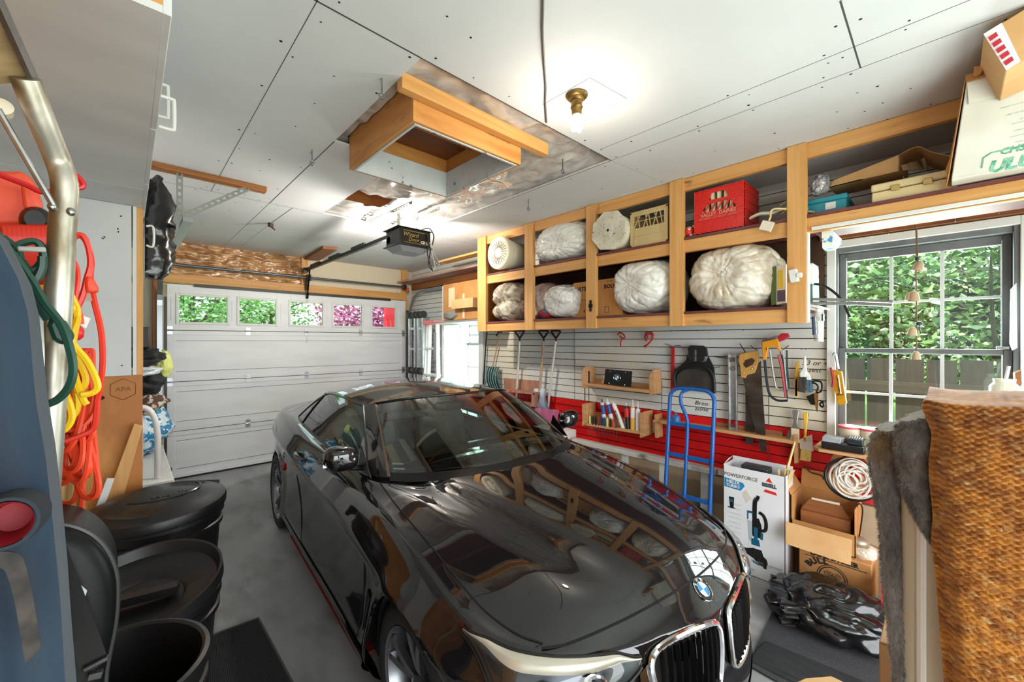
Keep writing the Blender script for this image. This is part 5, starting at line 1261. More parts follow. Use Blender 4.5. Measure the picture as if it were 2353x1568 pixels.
# --- dustpan and brush
t = thing('dustpan', 'big black dustpan hanging flat on the wall boards', 'dustpan', at_x(1595, 900, XT))
b = MB(); cut(b, [(1580, 800), (1586, 794), (1616, 795), (1623, 800), (1626, 818), (1619, 818), (1616, 830), (1600, 832), (1600, 804), (1595, 804), (1595, 832), (1584, 830)], XT - .03, .02); cut(b, [(1580, 812), (1584, 830), (1622, 832), (1627, 818), (1641, 845), (1643, 870), (1642, 906), (1636, 902), (1548, 890), (1548, 862), (1553, 848), (1566, 838), (1576, 828)], XT + .005, .01)
rim = crv([at_x(px, py, XT - .01) for px, py in ((1552, 892), (1549, 866), (1556, 850), (1572, 843), (1600, 838), (1625, 846), (1638, 862), (1641, 880), (1642, 904))], 5)
b.tube(rim, .014, 6); b.build('pan', mat('dustpan_black', (24, 24, 25), .5), t, bevel=.003)
b = MB(); cut(b, [(1556, 862), (1572, 850), (1600, 848), (1624, 854), (1636, 872), (1640, 902), (1552, 889)], XT - .002, .004); b.build('pan_dust', mat('dusty_inside', (64, 56, 50), .8, col2=(44, 40, 38), scale=(9, 9, 9)), t)
t = thing('squeegee', 'narrow red handled tool hanging left of the dustpan', 'tool', at_x(1546, 890, XT))
b = MB(); cut(b, [(1542, 797), (1549, 796), (1550, 860), (1545, 906), (1540, 908)], XT + .01, .015); b.build('handle', mat('red_handle', (176, 26, 34), .4), t, bevel=.003)
b = MB(); line(b, [(1528, 790), (1548, 798)], XT, .003); b.build('wall_hook', STEEL, t)
b = MB(); line(b, [(1548, 796), (1562, 795), (1570, 803), (1571, 812)], XT, .004); tag(b.build('wall_hook', STEEL), 'curved steel hook behind the dustpan', 'hook')
# --- long narrow shelf rail with brackets, oil can
t = thing('tool_shelf', 'long narrow wooden tool shelf on the red boards', 'shelf', at_x(1660, 1000, 3.58))
b = MB(); cut(b, [(1500, 965), (1545, 971), (1640, 985), (1825, 1014), (1825, 1022), (1640, 992), (1545, 978), (1500, 971)], 3.54, .12); b.build('shelf_board', RW, t, bevel=.002)
b = MB(); cut(b, [(1646, 970), (1798, 993), (1798, 1010), (1646, 986)], 3.64, .02); b.build('back_rail', wood('rail_wood', (160, 108, 76), (136, 86, 58), 'y'), t)
for q in ([(1503, 953), (1510, 953), (1512, 1007), (1505, 1007), (1503, 985)], [(1823, 1000), (1831, 1000), (1833, 1064), (1825, 1066), (1823, 1036)]):
    b = MB(); cut(b, q, 3.55, .1); b.build('bracket', RW, t, bevel=.003)
t = thing('oil_can', 'small blue oil can standing on the narrow tool shelf', 'oil can', at_x(1553, 972, 3.57))
p = at_x(1553, 973, 3.57); b = MB(); b.lathe([(0, 0), (.036, 0), (.038, .01), (.038, .055), (.03, .07), (.01, .075), (.008, .09), (0, .09)], M.Translation(p), 20); b.build('can', mat('blue_can', (48, 110, 170), .35), t)
b = MB(); b.tube(crv([p + V((0, 0, .08)), p + V((0, .02, .1)), p + V((0, .09, .11)), p + V((0, .17, .09))]), .004, 5); b.build('spout', STEEL, t)
# outlet
t = thing('outlet', 'beige double electrical outlet on the red boards beside the tool rack', 'outlet', at_x(1492, 985, 3.64))
b = MB(); cut(b, [(1484, 968), (1491, 969), (1491, 996), (1484, 994)], 3.63, .02); b.build('box_side', mat('tan_wood_block', (190, 150, 100), .6), t, bevel=.002)
b = MB(); cut(b, [(1491, 968), (1503, 970), (1503, 996), (1491, 994)], 3.63, .02); b.build('plate', CREAM, t, bevel=.003)
b = MB(); 
for py in (976, 988): cut(b, [(1494, py), (1500, py + 1), (1500, py + 7), (1494, py + 6)], 3.628, .004)
b.build('sockets', mat('outlet_tan', (170, 140, 96), .5), t)
# --- level
t = thing('spirit_level', 'long aluminium spirit level hanging beside the dustpan', 'level', at_x(1682, 990, XT))
b = MB(); cut(b, [(1672, 814), (1675, 814), (1677, 990), (1674, 990)], XT - .02, .03); cut(b, [(1689, 813), (1692, 813), (1693, 992), (1690, 991)], XT - .02, .03); cut(b, [(1674, 814), (1690, 814), (1690, 822), (1674, 822)], XT - .01, .01); cut(b, [(1675, 832), (1690, 832), (1691, 966), (1677, 965)], XT - .008, .006); cut(b, [(1677, 982), (1690, 983), (1690, 990), (1677, 989)], XT - .01, .01); b.build('level_frame', ALU, t, bevel=.001)
b = MB(); p = at_x(1684, 847, XT - .012); b.lathe([(.018, 0), (.018, .006), (.01, .006), (.01, 0)], frame(p, (0, -1, 0), (0, 0, 1)), 18); b.build('vial', mat('vial', (90, 94, 90), .3), t)
# --- saws
SAWS = mat('saw_steel', (112, 106, 100), .35, .85, col2=(90, 78, 70), scale=(5, 5, 12)); SAWH = wood('saw_handle', (206, 158, 84), (184, 132, 62), 'z')
for lab, blade, hand, hole, dx in (('big hand saw with a pale wooden handle hanging nearest the shelf edge', [(1706, 868), (1748, 830), (1752, 900), (1762, 1040), (1748, 1038), (1728, 960)], [(1698, 815), (1704, 812), (1736, 806), (1742, 812), (1743, 830), (1737, 850), (1733, 858), (1716, 862), (1712, 870), (1702, 868), (1700, 845), (1696, 830)], [(1708, 838), (1713, 828), (1728, 823), (1735, 828), (1730, 838), (1714, 846)], 0),
                                   ('second hand saw hanging behind the big one', [(1713, 872), (1730, 860), (1740, 920), (1730, 1022), (1713, 1020)], [(1704, 826), (1708, 810), (1713, 808), (1716, 826), (1714, 868), (1708, 868)], None, .035)):
    t = thing('hand_saw', lab, 'saw', at_x(1735, 1030, XT), group='hand saws on the wall')
    b = MB(); cut(b, blade, XT - .03 + dx, .0025); b.build('blade', SAWS, t)
    b = MB(); cut(b, hand, XT - .042 + dx, .024); b.build('handle', SAWH if not dx else OLD_Z, t, bevel=.006)
    if hole:
        b = MB(); cut(b, hole, XT - .0445, .002); b.build('handle_hole', SHADE_BROWN, t)
        b = MB()
        for q in ((1727, 848), (1731, 843), (1708, 858)): b.blob(at_x(*q, XT - .043), (.003, .007, .007), 2)
        b.build('handle_screws', CHROME, t)
# --- hack saws
YP = mat('amber_plastic', (226, 150, 36), .4); DKB = mat('dark_blue_steel', (30, 46, 62), .4, .4)
t = thing('hacksaw', 'hacksaw with an orange-yellow pistol handle and dark blue frame', 'saw', at_x(1780, 920, XT))
b = MB(); cut(b, [(1750, 786), (1786, 778), (1794, 805), (1788, 806), (1783, 797), (1764, 800), (1760, 826), (1752, 828)], XT - .07, .025); cut(b, [(1756, 800), (1764, 798), (1762, 812), (1757, 814)], XT - .07, .02); b.build('handle', YP, t, bevel=.004)
b = MB(); line(b, [(1757, 828), (1761, 870), (1768, 905), (1785, 920), (1810, 921)], XT - .06, .0085); line(b, [(1792, 808), (1800, 840), (1810, 918)], XT - .06, .003); b.build('frame', DKB, t)
t = thing('hacksaw', 'hacksaw with a grey and red handle hanging behind the yellow-handled one', 'saw', at_x(1800, 900, XT))
b = MB(); cut(b, [(1749, 788), (1752, 782), (1784, 771), (1790, 782), (1764, 790), (1750, 796)], XT - .04, .022); b.build('handle', mat('grey_plastic', (120, 122, 130), .4), t, bevel=.004)
b = MB(); cut(b, [(1787, 772), (1797, 766), (1810, 766), (1815, 775), (1808, 776), (1802, 782), (1790, 786)], XT - .042, .024); b.build('red_grip', mat('crimson_plastic', (186, 36, 54), .4), t, bevel=.004)
b = MB(); line(b, [(1770, 806), (1776, 850), (1784, 890), (1797, 897), (1812, 896)], XT - .03, .008); line(b, [(1799, 800), (1809, 896)], XT - .03, .004); b.build('frame', ALU, t)
b = MB(); line(b, [(1789, 815), (1797, 850), (1806, 914)], XT - .05, .009); b.build('red_blade', mat('pink_red', (206, 80, 90), .4), t)
t = thing('coping_saw', 'dark teal thin saw frame at the right of the hacksaws', 'saw', at_x(1812, 880, XT))
b = MB(); line(b, [(1808, 805), (1809, 850), (1812, 890), (1806, 900)], XT - .01, .006); line(b, [(1796, 815), (1803, 850), (1812, 880)], XT - .02, .005); b.build('frame', mat('teal_steel', (34, 66, 72), .4, .4), t)
for q, l in (((1700, 790, 1712, 808), 'dark wire hook at the left of the hand saw handle'), ((1725, 795, 1740, 806), 'dark wire hook at the right of the hand saw handle'), ((1812, 795, 1800, 803), 'dark wire hook at the right end of the hacksaws'), ((1642, 820, 1672, 824), 'dark wire hook holding the top of the spirit level'), ((1643, 845, 1655, 843), 'short dark wire hook right of the dustpan')):
    b = MB(); line(b, [(q[0], q[1], XT + .03), (q[2], q[3], XT - .06)], XT, .0035); tag(b.build('wall_hook', mat('dark_wire_hook', (50, 46, 42), .4, .6)), l, 'hook', 'wire hooks on the wall boards')
# --- brushes hung near the window
BRISTLE = mat('dark_bristle', (70, 62, 56), .9, col2=(44, 40, 38), scale=(60, 60, 9)); YEL = mat('yellow_handle', (226, 178, 62), .4); CLEARP = film('clear_sleeve', (224, 224, 220), .45, .12, .4, 14.)
def brush(lab, hd, br, m_, bm_, x=XT, nm='paint_brush'):
    t = thing(nm, lab, 'brush', at_x(*br[-1], x), group='paint brushes on the wall')
    b = MB(); cut(b, hd, x - .012, .02); b.build('handle', m_, t, bevel=.004)
    b = MB(); cut(b, br, x - .012, .024); b.build('bristles', bm_, t, bevel=.003); return t
brush('yellow handled paint brush in the row, leftmost', [(1829, 832), (1835, 830), (1836, 860), (1833, 880), (1834, 912), (1826, 912), (1825, 870)], [(1826, 866), (1833, 864), (1834, 912), (1826, 912)], YEL, YEL)
brush('white handled paint brush with dark bristles beside the yellow one', [(1846, 820), (1851, 818), (1853, 850), (1851, 868), (1838, 868), (1837, 858), (1845, 846)], [(1836, 866), (1851, 866), (1850, 904), (1833, 900)], WHITE, BRISTLE, XT - .03)
brush('paint brush with blue-grey bristles nearest the scissors', [(1850, 850), (1860, 862), (1864, 874), (1853, 874)], [(1852, 872), (1864, 873), (1868, 902), (1854, 902)], WHITE, mat('blue_bristle', (80, 120, 150), .8, col2=(40, 50, 60), scale=(60, 60, 9)), XT - .02)
t = thing('scissors', 'black handled scissors hanging on the wall by the window', 'scissors', at_x(1878, 950, XT))
b = MB(); line(b, [(1866, 880), (1870, 876), (1886, 878), (1889, 890), (1886, 900), (1876, 902), (1880, 890), (1874, 882)], XT - .02, .006, closed=True); line(b, [(1884, 930), (1888, 925), (1893, 930), (1889, 936)], XT - .02, .006, closed=True); line(b, [(1884, 920), (1893, 925)], XT - .02, .005); b.build('handles', BLACKG, t)
b = MB(); cut(b, [(1870, 903), (1880, 902), (1880, 930), (1878, 948), (1874, 940), (1872, 922)], XT - .02, .006); b.build('blades', CHROME, t)
b = MB(); cut(b, [(1852, 912), (1870, 904), (1874, 932), (1862, 930)], XT - .005, .01); tag(b.build('glue_bottle', BLACKP, bevel=.003), 'small black holster beside the scissors on the wall', 'holster')
b = MB(); b.text('x3 or 4\nzest', .05, frame(at_x(1871, 843, XW - .002), (0, -1, 0), (0, 0, 1)), shear=.3); b.text('Brzo\nzone', .05, frame(at_x(1611, 934, XW - .002), (0, -1, 0), (0, 0, 1)), shear=.3, sx=1.2)
tag(b.build('scribble', INK), 'black handwritten marks on the white wall boards', 'writing')
# scrapers and yellow brush lower
t = thing('scraper', 'silver scraper with a black grip and cream blade above the stick bundle', 'scraper', at_x(1825, 1015, XT - .02))
b = MB(); cut(b, [(1820, 944), (1828, 941), (1836, 946), (1832, 972), (1836, 985), (1820, 983), (1824, 968)], XT - .03, .02); b.build('handle', mat('silver_grip', (150, 150, 150), .3, .6), t, bevel=.004)
b = MB(); cut(b, [(1818, 984), (1836, 986), (1836, 1010), (1842, 1020), (1814, 1014), (1818, 1004)], XT - .03, .012); b.build('blade', mat('cream_blade', (226, 208, 178), .5), t)
b = MB(); cut(b, [(1806, 1010), (1811, 990), (1818, 984), (1819, 1012)], XT - .01, .004); b.build('scraper_plate', STEEL, t)
t = thing('wooden_tool', 'brown wooden tool shaft hanging below the scraper', 'tool', at_x(1827, 1066, XT))
b = MB(); cut(b, [(1823, 1018), (1833, 1020), (1835, 1066), (1826, 1068)], XT - .01, .02); b.build('stick', OLD_Z, t, bevel=.004)
brush('flat yellow brush with a green hanging loop low on the wall', [(1845, 950), (1855, 948), (1857, 952), (1852, 1000), (1856, 1016), (1842, 1016), (1848, 1000)], [(1840, 1030), (1864, 1034), (1862, 1062), (1838, 1058)], YEL, mat('yellow_bristle', (214, 190, 120), .9, col2=(190, 160, 84), scale=(50, 50, 9)), XT - .02)
b = MB(); cut(b, [(1838, 1010), (1864, 1000), (1868, 1038), (1838, 1032)], XT - .032, .03); tag(b.build('brush_sleeve', CLEARP), 'clear plastic sleeve around the flat yellow brush', 'sleeve')
b = MB(); line(b, [(1850, 956), (1856, 950), (1856, 958)], XT - .02, .006); tag(b.build('brush_loop', mat('green_loop', (40, 84, 60), .5)), 'dark green loop at the top of the flat yellow brush', 'loop')
# brush on window trim
t = thing('brush_pack', 'amber yellow brush holder hanging on the window frame', 'brush holder', at_x(1925, 930, 3.6))
b = MB(); cut(b, [(1912, 858), (1917, 850), (1934, 855), (1945, 928), (1926, 932), (1914, 880)], 3.58, .03); b.build('holder', mat('amber_film', (206, 150, 30), .25, col2=(180, 120, 20), scale=(9, 9, 30)), t, bevel=.003)
b = MB(); line(b, [(1926, 862), (1932, 905)], 3.575, .006); cut(b, [(1923, 905), (1938, 903), (1938, 908), (1924, 910)], 3.575, .006); b.build('scraper_tool', CHROME, t)
b = MB(); line(b, [(1915, 818), (1919, 812), (1923, 830), (1926, 848)], 3.59, .008); b.build('clip', STEEL, t)
b = MB(); line(b, [(1910, 845), (1915, 870), (1914, 890)], 3.585, .009); b.build('red_handle', mat('red_handle', (176, 26, 34), .4), t)
# --- shelf board under the window with drill bits and tubs
t = thing('sill_shelf', 'pine shelf board with a rounded front under the window', 'shelf', at_x(1940, 1045, 3.5))
b = MB(); q = [at_x(1872, 1026, 3.42), at_x(1880, 1020, 3.36), at_x(2030, 1054, 3.3)]; z = .945
b.slab([(3.40, .62, z), (3.33, .58, z), (3.32, -.3, z), (3.655, -.3, z), (3.655, .62, z)], (0, 0, .02)); b.build('board', RW, t, bevel=.005)
t = thing('drill_bit_case', 'open black drill bit case on the shelf under the window', 'tool case', at_x(1935, 1035, 3.42))
b = MB(); b.box((3.36, .35, .966), (3.5, .57, 1.012)); b.build('case', BLACKP, t, bevel=.006)
b = MB(); b.box((3.4, .46, 1.012), (3.5, .57, 1.04), 0); b.slab([(3.37, .57, 1.012), (3.37, .47, 1.012), (3.40, .47, 1.04), (3.40, .57, 1.04)], (.01, 0, .0)); b.build('tray', mat('grey_tray', (150, 152, 156), .4), t, bevel=.004)
b = MB(); b.box((3.38, .36, 1.013), (3.48, .44, 1.05)); b.build('bit_holder', mat('dark_holder', (34, 38, 42), .4), t, bevel=.005)
b = MB()
for k in range(6): b.tube([(3.375, .365 + .012 * k, 1.056), (3.48, .367 + .012 * k, 1.056)], .004, 5)
b.build('bits', STEEL, t)
TUB = mat('cloudy_tub', (224, 210, 190), .4, col2=(206, 190, 166), scale=(9, 9, 9)); LIDR = mat('pink_red_lid', (214, 84, 90), .4)
for k, (px, py, r, lab) in enumerate(((1953, 1008, .062, 'cloudy tub with a red lid at the left end of the window sill'), (2003, 1012, .06, 'cloudy tub with a red lid, second from the left on the window sill'))):
    p = at_x(px, py, 3.56); p.z = .965; t = thing('tub', lab, 'tub', p)
    b = MB(); b.lathe([(0, 0), (r * .85, 0), (r, .13), (0, .13)], M.Translation(p), 28); b.build('tub_body', TUB, t)
    b = MB(); b.lathe([(0, .142), (r * .9, .142), (r * 1.06, .14), (r * 1.06, .128), (r, .126)], M.Translation(p), 28); b.build('lid', LIDR, t)
p = at_x(2060, 1000, 3.54); p.z = .965; t = thing('pot', 'white lidded plastic pot on the window sill behind the blankets', 'pot', p)
b = MB(); b.lathe([(0, 0), (.06, 0), (.066, .15), (0, .15)], M.Translation(p), 28); b.build('pot_body', WHITE, t)
b = MB(); b.lathe([(0, .165), (.068, .165), (.07, .15)], M.Translation(p), 28); b.build('lid', mat('pale_lid', (226, 226, 222), .4), t)
bag('clear crumpled bag with green scraps on the shelf board under the window', tuple(at_x(2000, 1030, 3.48)), (.06, .09, .05), film('scrap_bag', (226, 214, 200), .3, .15, .8, 10., col2=(120, 140, 80)), (-1, 0, .4), 44, lump=.3)
# coil of white rope and black hoop
p = at_x(1957, 1102, 3.36); t = thing('hoop', 'large black rubber hoop hanging under the window shelf', 'hoop', p)
b = MB(); mx = frame(p, (0, -1, 0), (.12, 0, 1)); b.tube([mx @ V((.135 * math.cos(a), .125 * math.sin(a), 0)) for a in [2 * PI * k / 48 for k in range(48)]], .010, 8, closed=True); b.build('ring', BLACKP, t)
b = MB(); b.tube([mx @ V((.118 * math.cos(a) + .008, .11 * math.sin(a), .015)) for a in [2 * PI * k / 48 for k in range(48)]], .007, 8, closed=True); b.build('wire_ring', mat('pale_wire', (190, 186, 182), .4), t)
p = at_x(1963, 1100, 3.34); b = MB(); r_ = random.Random(8); mx = frame(p, (0, -1, 0), (.1, 0, 1)); q = []
for k in range(260):
    a = k * .33; rr_ = .062 + .028 * math.sin(a * .173) + .012 * math.sin(a * .71); q.append(mx @ V((rr_ * math.cos(a) + .026 * math.sin(a * .137), rr_ * 1.05 * math.sin(a) + .024 * math.cos(a * .119), .010 * math.sin(k * .21))))
b.tube(crv(q, 3), .0055, 5)
tag(b.build('rope_coil', mat('white_rope', (226, 218, 208), .8, bump=.6, bscale=(160, 160, 160))), 'coil of white rope hanging inside the black hoop', 'rope')
b = MB(); p = at_x(1962, 1072, 3.5); b.lathe([(.12, 0), (.12, .03), (.08, .03), (.08, 0)], frame(p, (0, -1, 0), (.1, 0, 1)), 32)
tag(b.build('spool', RW), 'pale wooden reel behind the rope hoop', 'reel')
b = MB(); line(b, [(1847, 1065), (1862, 1085), (1890, 1095), (1888, 1115), (1870, 1125), (1820, 1118)], 3.62, .004); tag(b.build('cable', BLACKP), 'black cable looping down the red boards left of the rope hoop', 'cable')
# --- blue hand truck
t = thing('hand_truck', 'blue tubular hand truck standing against the red boards', 'hand truck', (3.3, 1.42, 0))
hy0, hy1 = 1.245, 1.605; xb, xtp = 3.22, 3.36; R_ = .0155
hx = lambda z: xb + (xtp - xb) * z / 1.3
b = MB(); arc = [(hx(.12), hy0, .12), (hx(.8), hy0, .8), (hx(1.2), hy0, 1.2)] + [(hx(1.2 + .085 * math.sin(a)), hy0 + .085 * (1 - math.cos(a)), 1.2 + .085 * math.sin(a)) for a in [PI / 2 * k / 6 for k in range(1, 7)]] + [(hx(1.285), 1.42, 1.29)] + [(hx(1.2 + .085 * math.sin(a)), hy1 - .085 * (1 - math.cos(a)), 1.2 + .085 * math.sin(a)) for a in [PI / 2 * k / 6 for k in range(6, 0, -1)]] + [(hx(1.2), hy1, 1.2), (hx(.8), hy1, .8), (hx(.12), hy1, .12)]
b.tube(arc, R_, 12); b.build('frame_tube', BLUEP, t)
b = MB(); yc = 1.455; b.tube(crv([(hx(1.28), 1.44, 1.285), (hx(1.25) - .01, 1.5, 1.25), (hx(1.17) - .02, 1.5, 1.17), (hx(1.08) - .01, yc, 1.06), (hx(.95), yc - .01, .96), (hx(.6), yc - .01, .6), (hx(.13), yc - .01, .13)]), .0135, 12); b.build('centre_bar', BLUEP, t)
for z in (.99, .74, .43, .16):
    b = MB(); b.box((hx(z) - .008, hy0, z - .016), (hx(z) + .008, hy1, z + .016)); b.build('cross_bar', BLUEP, t, bevel=.002)
b = MB(); b.slab([(3.24, hy0 - .01, .012), (3.24, hy1 + .01, .012), (2.98, hy1 - .02, .004), (2.98, hy0 + .02, .004)], (0, 0, .006)); b.box((3.22, hy0, .01), (3.23, hy1, .14)); b.build('toe_plate', BLUEP, t)
b = MB(); b.tube([(3.32, hy0 - .06, .12), (3.32, hy1 + .06, .12)], .01, 10); b.build('axle', STEEL, t)
for y in (hy0 - .05, hy1 + .05):
    b = MB(); b.lathe([(.05, -.03), (.09, -.03), (.115, -.015), (.12, 0), (.115, .015), (.09, .03), (.05, .03)], frame((3.32, y, .12), (1, 0, 0), (0, 0, 1)), 28); w_ = b.build('wheel', RUBBER, t)
    b = MB(); b.lathe([(0, -.02), (.05, -.02), (.05, .02), (0, .02)], frame((3.32, y, .12), (1, 0, 0), (0, 0, 1)), 20); b.build('hub', STEEL, w_)
# --- ladder lying along the wall
t = thing('ladder', 'old white wooden ladder lying on its side along the foot of the wall', 'ladder', (3.5, 2.1, 0))
LW = mat('chipped_white_ladder', (206, 204, 198), .6, col2=(176, 172, 166), scale=(6, 2, 6), col3=(120, 110, 100), scale3=(16, 5, 16), lo3=.6, hi3=.68)
b = MB(); b.box((3.42, 1.27, .60), (3.5, 2.72, .645)); b.build('rail', LW, t, bevel=.006)
b = MB(); b.box((3.42, 1.27, .16), (3.5, 2.72, .205)); b.build('rail', LW, t, bevel=.006)
for y in (2.5, 2.1, 1.72, 1.36):
    b = MB(); b.box((3.44, y - .03, .205), (3.48, y + .03, .60)); b.build('rung', LW, t, bevel=.004)
for y in (1.4, 2.6):
    b = MB(); b.box((3.40, y - .12, 0), (3.52, y + .12, .16)); b.build('foot_block', LW, t)
b = MB(); b.box((3.25, 2.75, .55), (3.55, 3.2, .72)); tag(b.build('white_box', mat('white_boxboard', (226, 222, 220), .6), bevel=.01), 'white box at the left end of the lying ladder', 'box')
b = MB(); b.box((3.3, 2.76, .0), (3.54, 3.18, .55)); tag(b.build('carton', CARD, bevel=.006), 'plain cardboard box standing under the white box', 'box')
# --- vacuum box
t = thing('vacuum_carton', 'tall white vacuum cleaner carton with a printed vacuum picture', 'box', (3.33, .93, 0))
bx, by0, by1, bh = 3.25, .748, 1.144, .755
WCB = mat('white_gloss_carton', (232, 232, 234), .4, col2=(222, 222, 225), scale=(3, 3, 3))
b = MB(); b.box((bx, by0, 0), (bx + .004, by1, bh)); b.box((bx + .2, by0, 0), (bx + .204, by1, bh + .03)); b.box((bx, by0, 0), (bx + .2, by0 + .004, bh)); b.box((bx, by1 - .004, 0), (bx + .2, by1, bh)); b.box((bx, by0, 0), (bx + .2, by1, .004))
b.slab([(bx + .2, by1, bh + .03), (bx + .02, by1 - .03, bh + .05), (bx, by1, bh)], (0, -.004, 0)); b.build('carton_body', WCB, t)
FX = bx - .0012
def fp(u, w): return V((FX, by1 - u * (by1 - by0), w * bh))            # u right, w up on the front face
def fpoly(b, pts, mi=0, d=0.): b.slab([fp(u, w) - V((d, 0, 0)) for u, w in pts], (.001, 0, 0), mi)
ftx = lambda u, w: frame(fp(u, w), (0, -1, 0), (0, 0, 1))
b = MB(); b.text('POWERFORCE', .036, ftx(.3, .915), sx=.95); b.text('BISSELL', .034, ftx(.76, .89), bold=.002, sx=.8)
for k in range(9): b.text('lorem'[0:0] or '- - - - - - -', .02, ftx(.2, .64 - .045 * k), depth=.0003)
b.build('lettering', mat('grey_print', (64, 66, 70), .5), t)
RD = mat('brand_red', (214, 40, 36), .5); CY_ = mat('cyan_print', (38, 134, 190), .5)
b = MB(); fpoly(b, [(.71, .925), (.81, .918), (.76, .965)]); fpoly(b, [(.70, .85), (.86, .842), (.88, .815), (.67, .825)]); b.build('logo_triangle', RD, t)
b = MB(); fpoly(b, [(.02, .88), (.34, .86), (.37, .835), (.30, .78), (.02, .79)]); b.build('blue_flash', CY_, t)
b = MB(); b.text('HELIX', .034, frame(fp(.17, .848) - V((.001, 0, 0)), (0, -1, 0), (0, 0, 1)), bold=.001); b.text('TURBO', .028, frame(fp(.17, .81) - V((.001, 0, 0)), (0, -1, 0), (0, 0, 1)), bold=.001); b.build('lettering', mat('white_print', (225, 225, 225), .5), t)
b = MB(); d_ = .0006
def fl(pts, r):
    q = crv([fp(*p) for p in pts], 6)
    for a, c in zip(q, q[1:]): b.bar(a, c, .001, r * 2, up=(1, 0, 0).__class__((0, -(c - a).z, (c - a).y)) if False else V((1, 0, 0)).cross((c - a).normalized()))
VK = mat('vacuum_black', (26, 26, 28), .4); VB = mat('vacuum_teal', (20, 96, 128), .4)
fl([(.585, .745), (.54, .72), (.53, .62), (.53, .55)], .014); fl([(.56, .76), (.61, .755)], .012); fl([(.6, .62), (.67, .6), (.71, .54), (.7, .47), (.64, .455), (.6, .47)], .011)
fpoly(b, [(.5, .56), (.6, .56), (.64, .5), (.64, .38), (.5, .38), (.47, .45)], 0); fpoly(b, [(.5, .27), (.64, .27), (.67, .22), (.72, .2), (.74, .16), (.7, .12), (.6, .13), (.52, .17), (.3, .22), (.26, .245), (.4, .25)]); fl([(.67, .15), (.72, .15)], .03)
b.build('black_print', VK, t)
b = MB(); fpoly(b, [(.1, .70), (.19, .70), (.18, .60), (.21, .60), (.21, .59), (.08, .59), (.08, .60), (.12, .60)]); b.build('bin_print', VK, t)
for q in ([(.48, .36), (.60, .36), (.62, .30), (.48, .30)], [(.41, .53), (.41, .61), (.5, .615), (.5, .595), (.43, .59), (.43, .53)], [(.52, .47), (.58, .47), (.58, .36), (.52, .36)], [(.63, .44), (.67, .43), (.66, .37), (.62, .37)], [(.5, .155), (.6, .13), (.6, .12), (.5, .14)], [(.115, .68), (.165, .68), (.165, .65), (.115, .65)]):
    b = MB(); fpoly(b, q, d=d_); b.build('teal_print', VB, t)
b = MB(); fpoly(b, [(.42, .52), (.49, .52), (.49, .32), (.44, .34)], d=d_); b.build('grey_print', mat('picture_grey', (176, 190, 198), .4), t)
b = MB(); fpoly(b, [(.33, .76), (.40, .80), (.48, .73), (.40, .68)], d=.0003); b.build('sticker', mat('tan_sticker', (212, 204, 190), .6), t)
b = MB(); fpoly(b, [(.78, .085), (.93, .085), (.93, .03), (.78, .03)]); b.build('bar_code', mat('barcode_grey', (120, 120, 122), .6, col2=(60, 60, 60), scale=(1, 120, 1), lo=.45, hi=.55), t)
b = MB(); b.text('POWERFORCE HELIX', .02, ftx(.72, .15)); b.text('- -- - ---', .018, ftx(.72, .135)); b.text('L.A. KIT', .02, ftx(.45, .06)); b.build('lettering', mat('faint_print', (150, 150, 152), .6), t)
b = MB(); b.box((bx + .06, by0 + .12, .72), (bx + .17, by1 - .1, .765)); tag(b.build('power_strip', mat('dark_grey_plastic', (44, 46, 54), .4), bevel=.006), 'dark plastic part showing in the top of the vacuum carton', 'plastic part')
b0 = at_x(1765, 1090, 3.35); rs = random.Random(2)
STK = wood('stake_wood', (222, 196, 140), (196, 166, 104), 'z')
for k in range(8):
    a_ = V((3.29 + .016 * (k % 4), .79 + .018 * (k % 3) + .006 * k, .35)); long = k in (2, 5)
    e = at_x(1826 if long else 1790 + 5 * k, 1016 if long else 1078 + 3 * (k % 3), 3.32 + .03 * (k % 3))
    o = MB().bar(a_, e, .016, .008).build('stake', STK); tag(o, 'flat wooden stake standing in the vacuum carton' if not long else 'long wooden stake leaning up out of the vacuum carton', 'stake', 'wooden stakes in the vacuum carton')
# --- cardboard boxes beside it
t = thing('steel_wool_box', 'cardboard box printed with a round dog-head seal beside the black bag', 'box', (3.45, .48, 0))
dx, dy0, dy1, dh = 3.3, .31, .68, .31
b = MB(); b.box((dx, dy0, 0), (dx + .34, dy1, dh)); b.build('carton_body', CARD, t, bevel=.005)
b = MB(); gx = lambda f, w: frame((dx - .001, dy1 - f * (dy1 - dy0), w * dh), (0, -1, 0), (0, 0, 1)); gp = lambda f, w: V((dx - .001, dy1 - f * (dy1 - dy0), w * dh))
b.text("LAINE D'ACIER", .04, gx(.5, .90), bold=.002, sx=.92); b.text('STEEL', .036, gx(.25, .12), bold=.002); b.text('WOOL', .036, gx(.75, .10), bold=.002)
for ch, a in zip('BULL', (150, 130, 112, 96)):
    an = math.radians(a); b.text(ch, .05, gx(.42, .52) @ M.Translation((.115 * math.cos(an), .085 * math.sin(an), 0)) @ M.Rotation(an - PI / 2, 4, 'Z'), bold=.003)
for ch, a in zip('DOG', (-58, -34, -12)):
    an = math.radians(a); b.text(ch, .05, gx(.48, .46) @ M.Translation((.13 * math.cos(an), .1 * math.sin(an), 0)) @ M.Rotation(an + PI / 2, 4, 'Z'), bold=.003)
mx = gx(.48, .5)
for r_ in (.066, .078): b.tube([mx @ V((r_ * math.cos(a), r_ * math.sin(a), 0)) for a in [2 * PI * k / 40 for k in range(40)]], .003 if r_ < .07 else .002, 5, closed=True)
for x_, y_, r_ in ((-.02, .02, .02), (.022, .018, .02), (0, -.012, .03), (-.02, .02, .008), (.022, .018, .008), (0, -.005, .010)): b.tube([mx @ V((x_ + r_ * math.cos(a), y_ + r_ * .8 * math.sin(a), 0)) for a in [2 * PI * k / 16 for k in range(16)]], .0016, 4, closed=True)
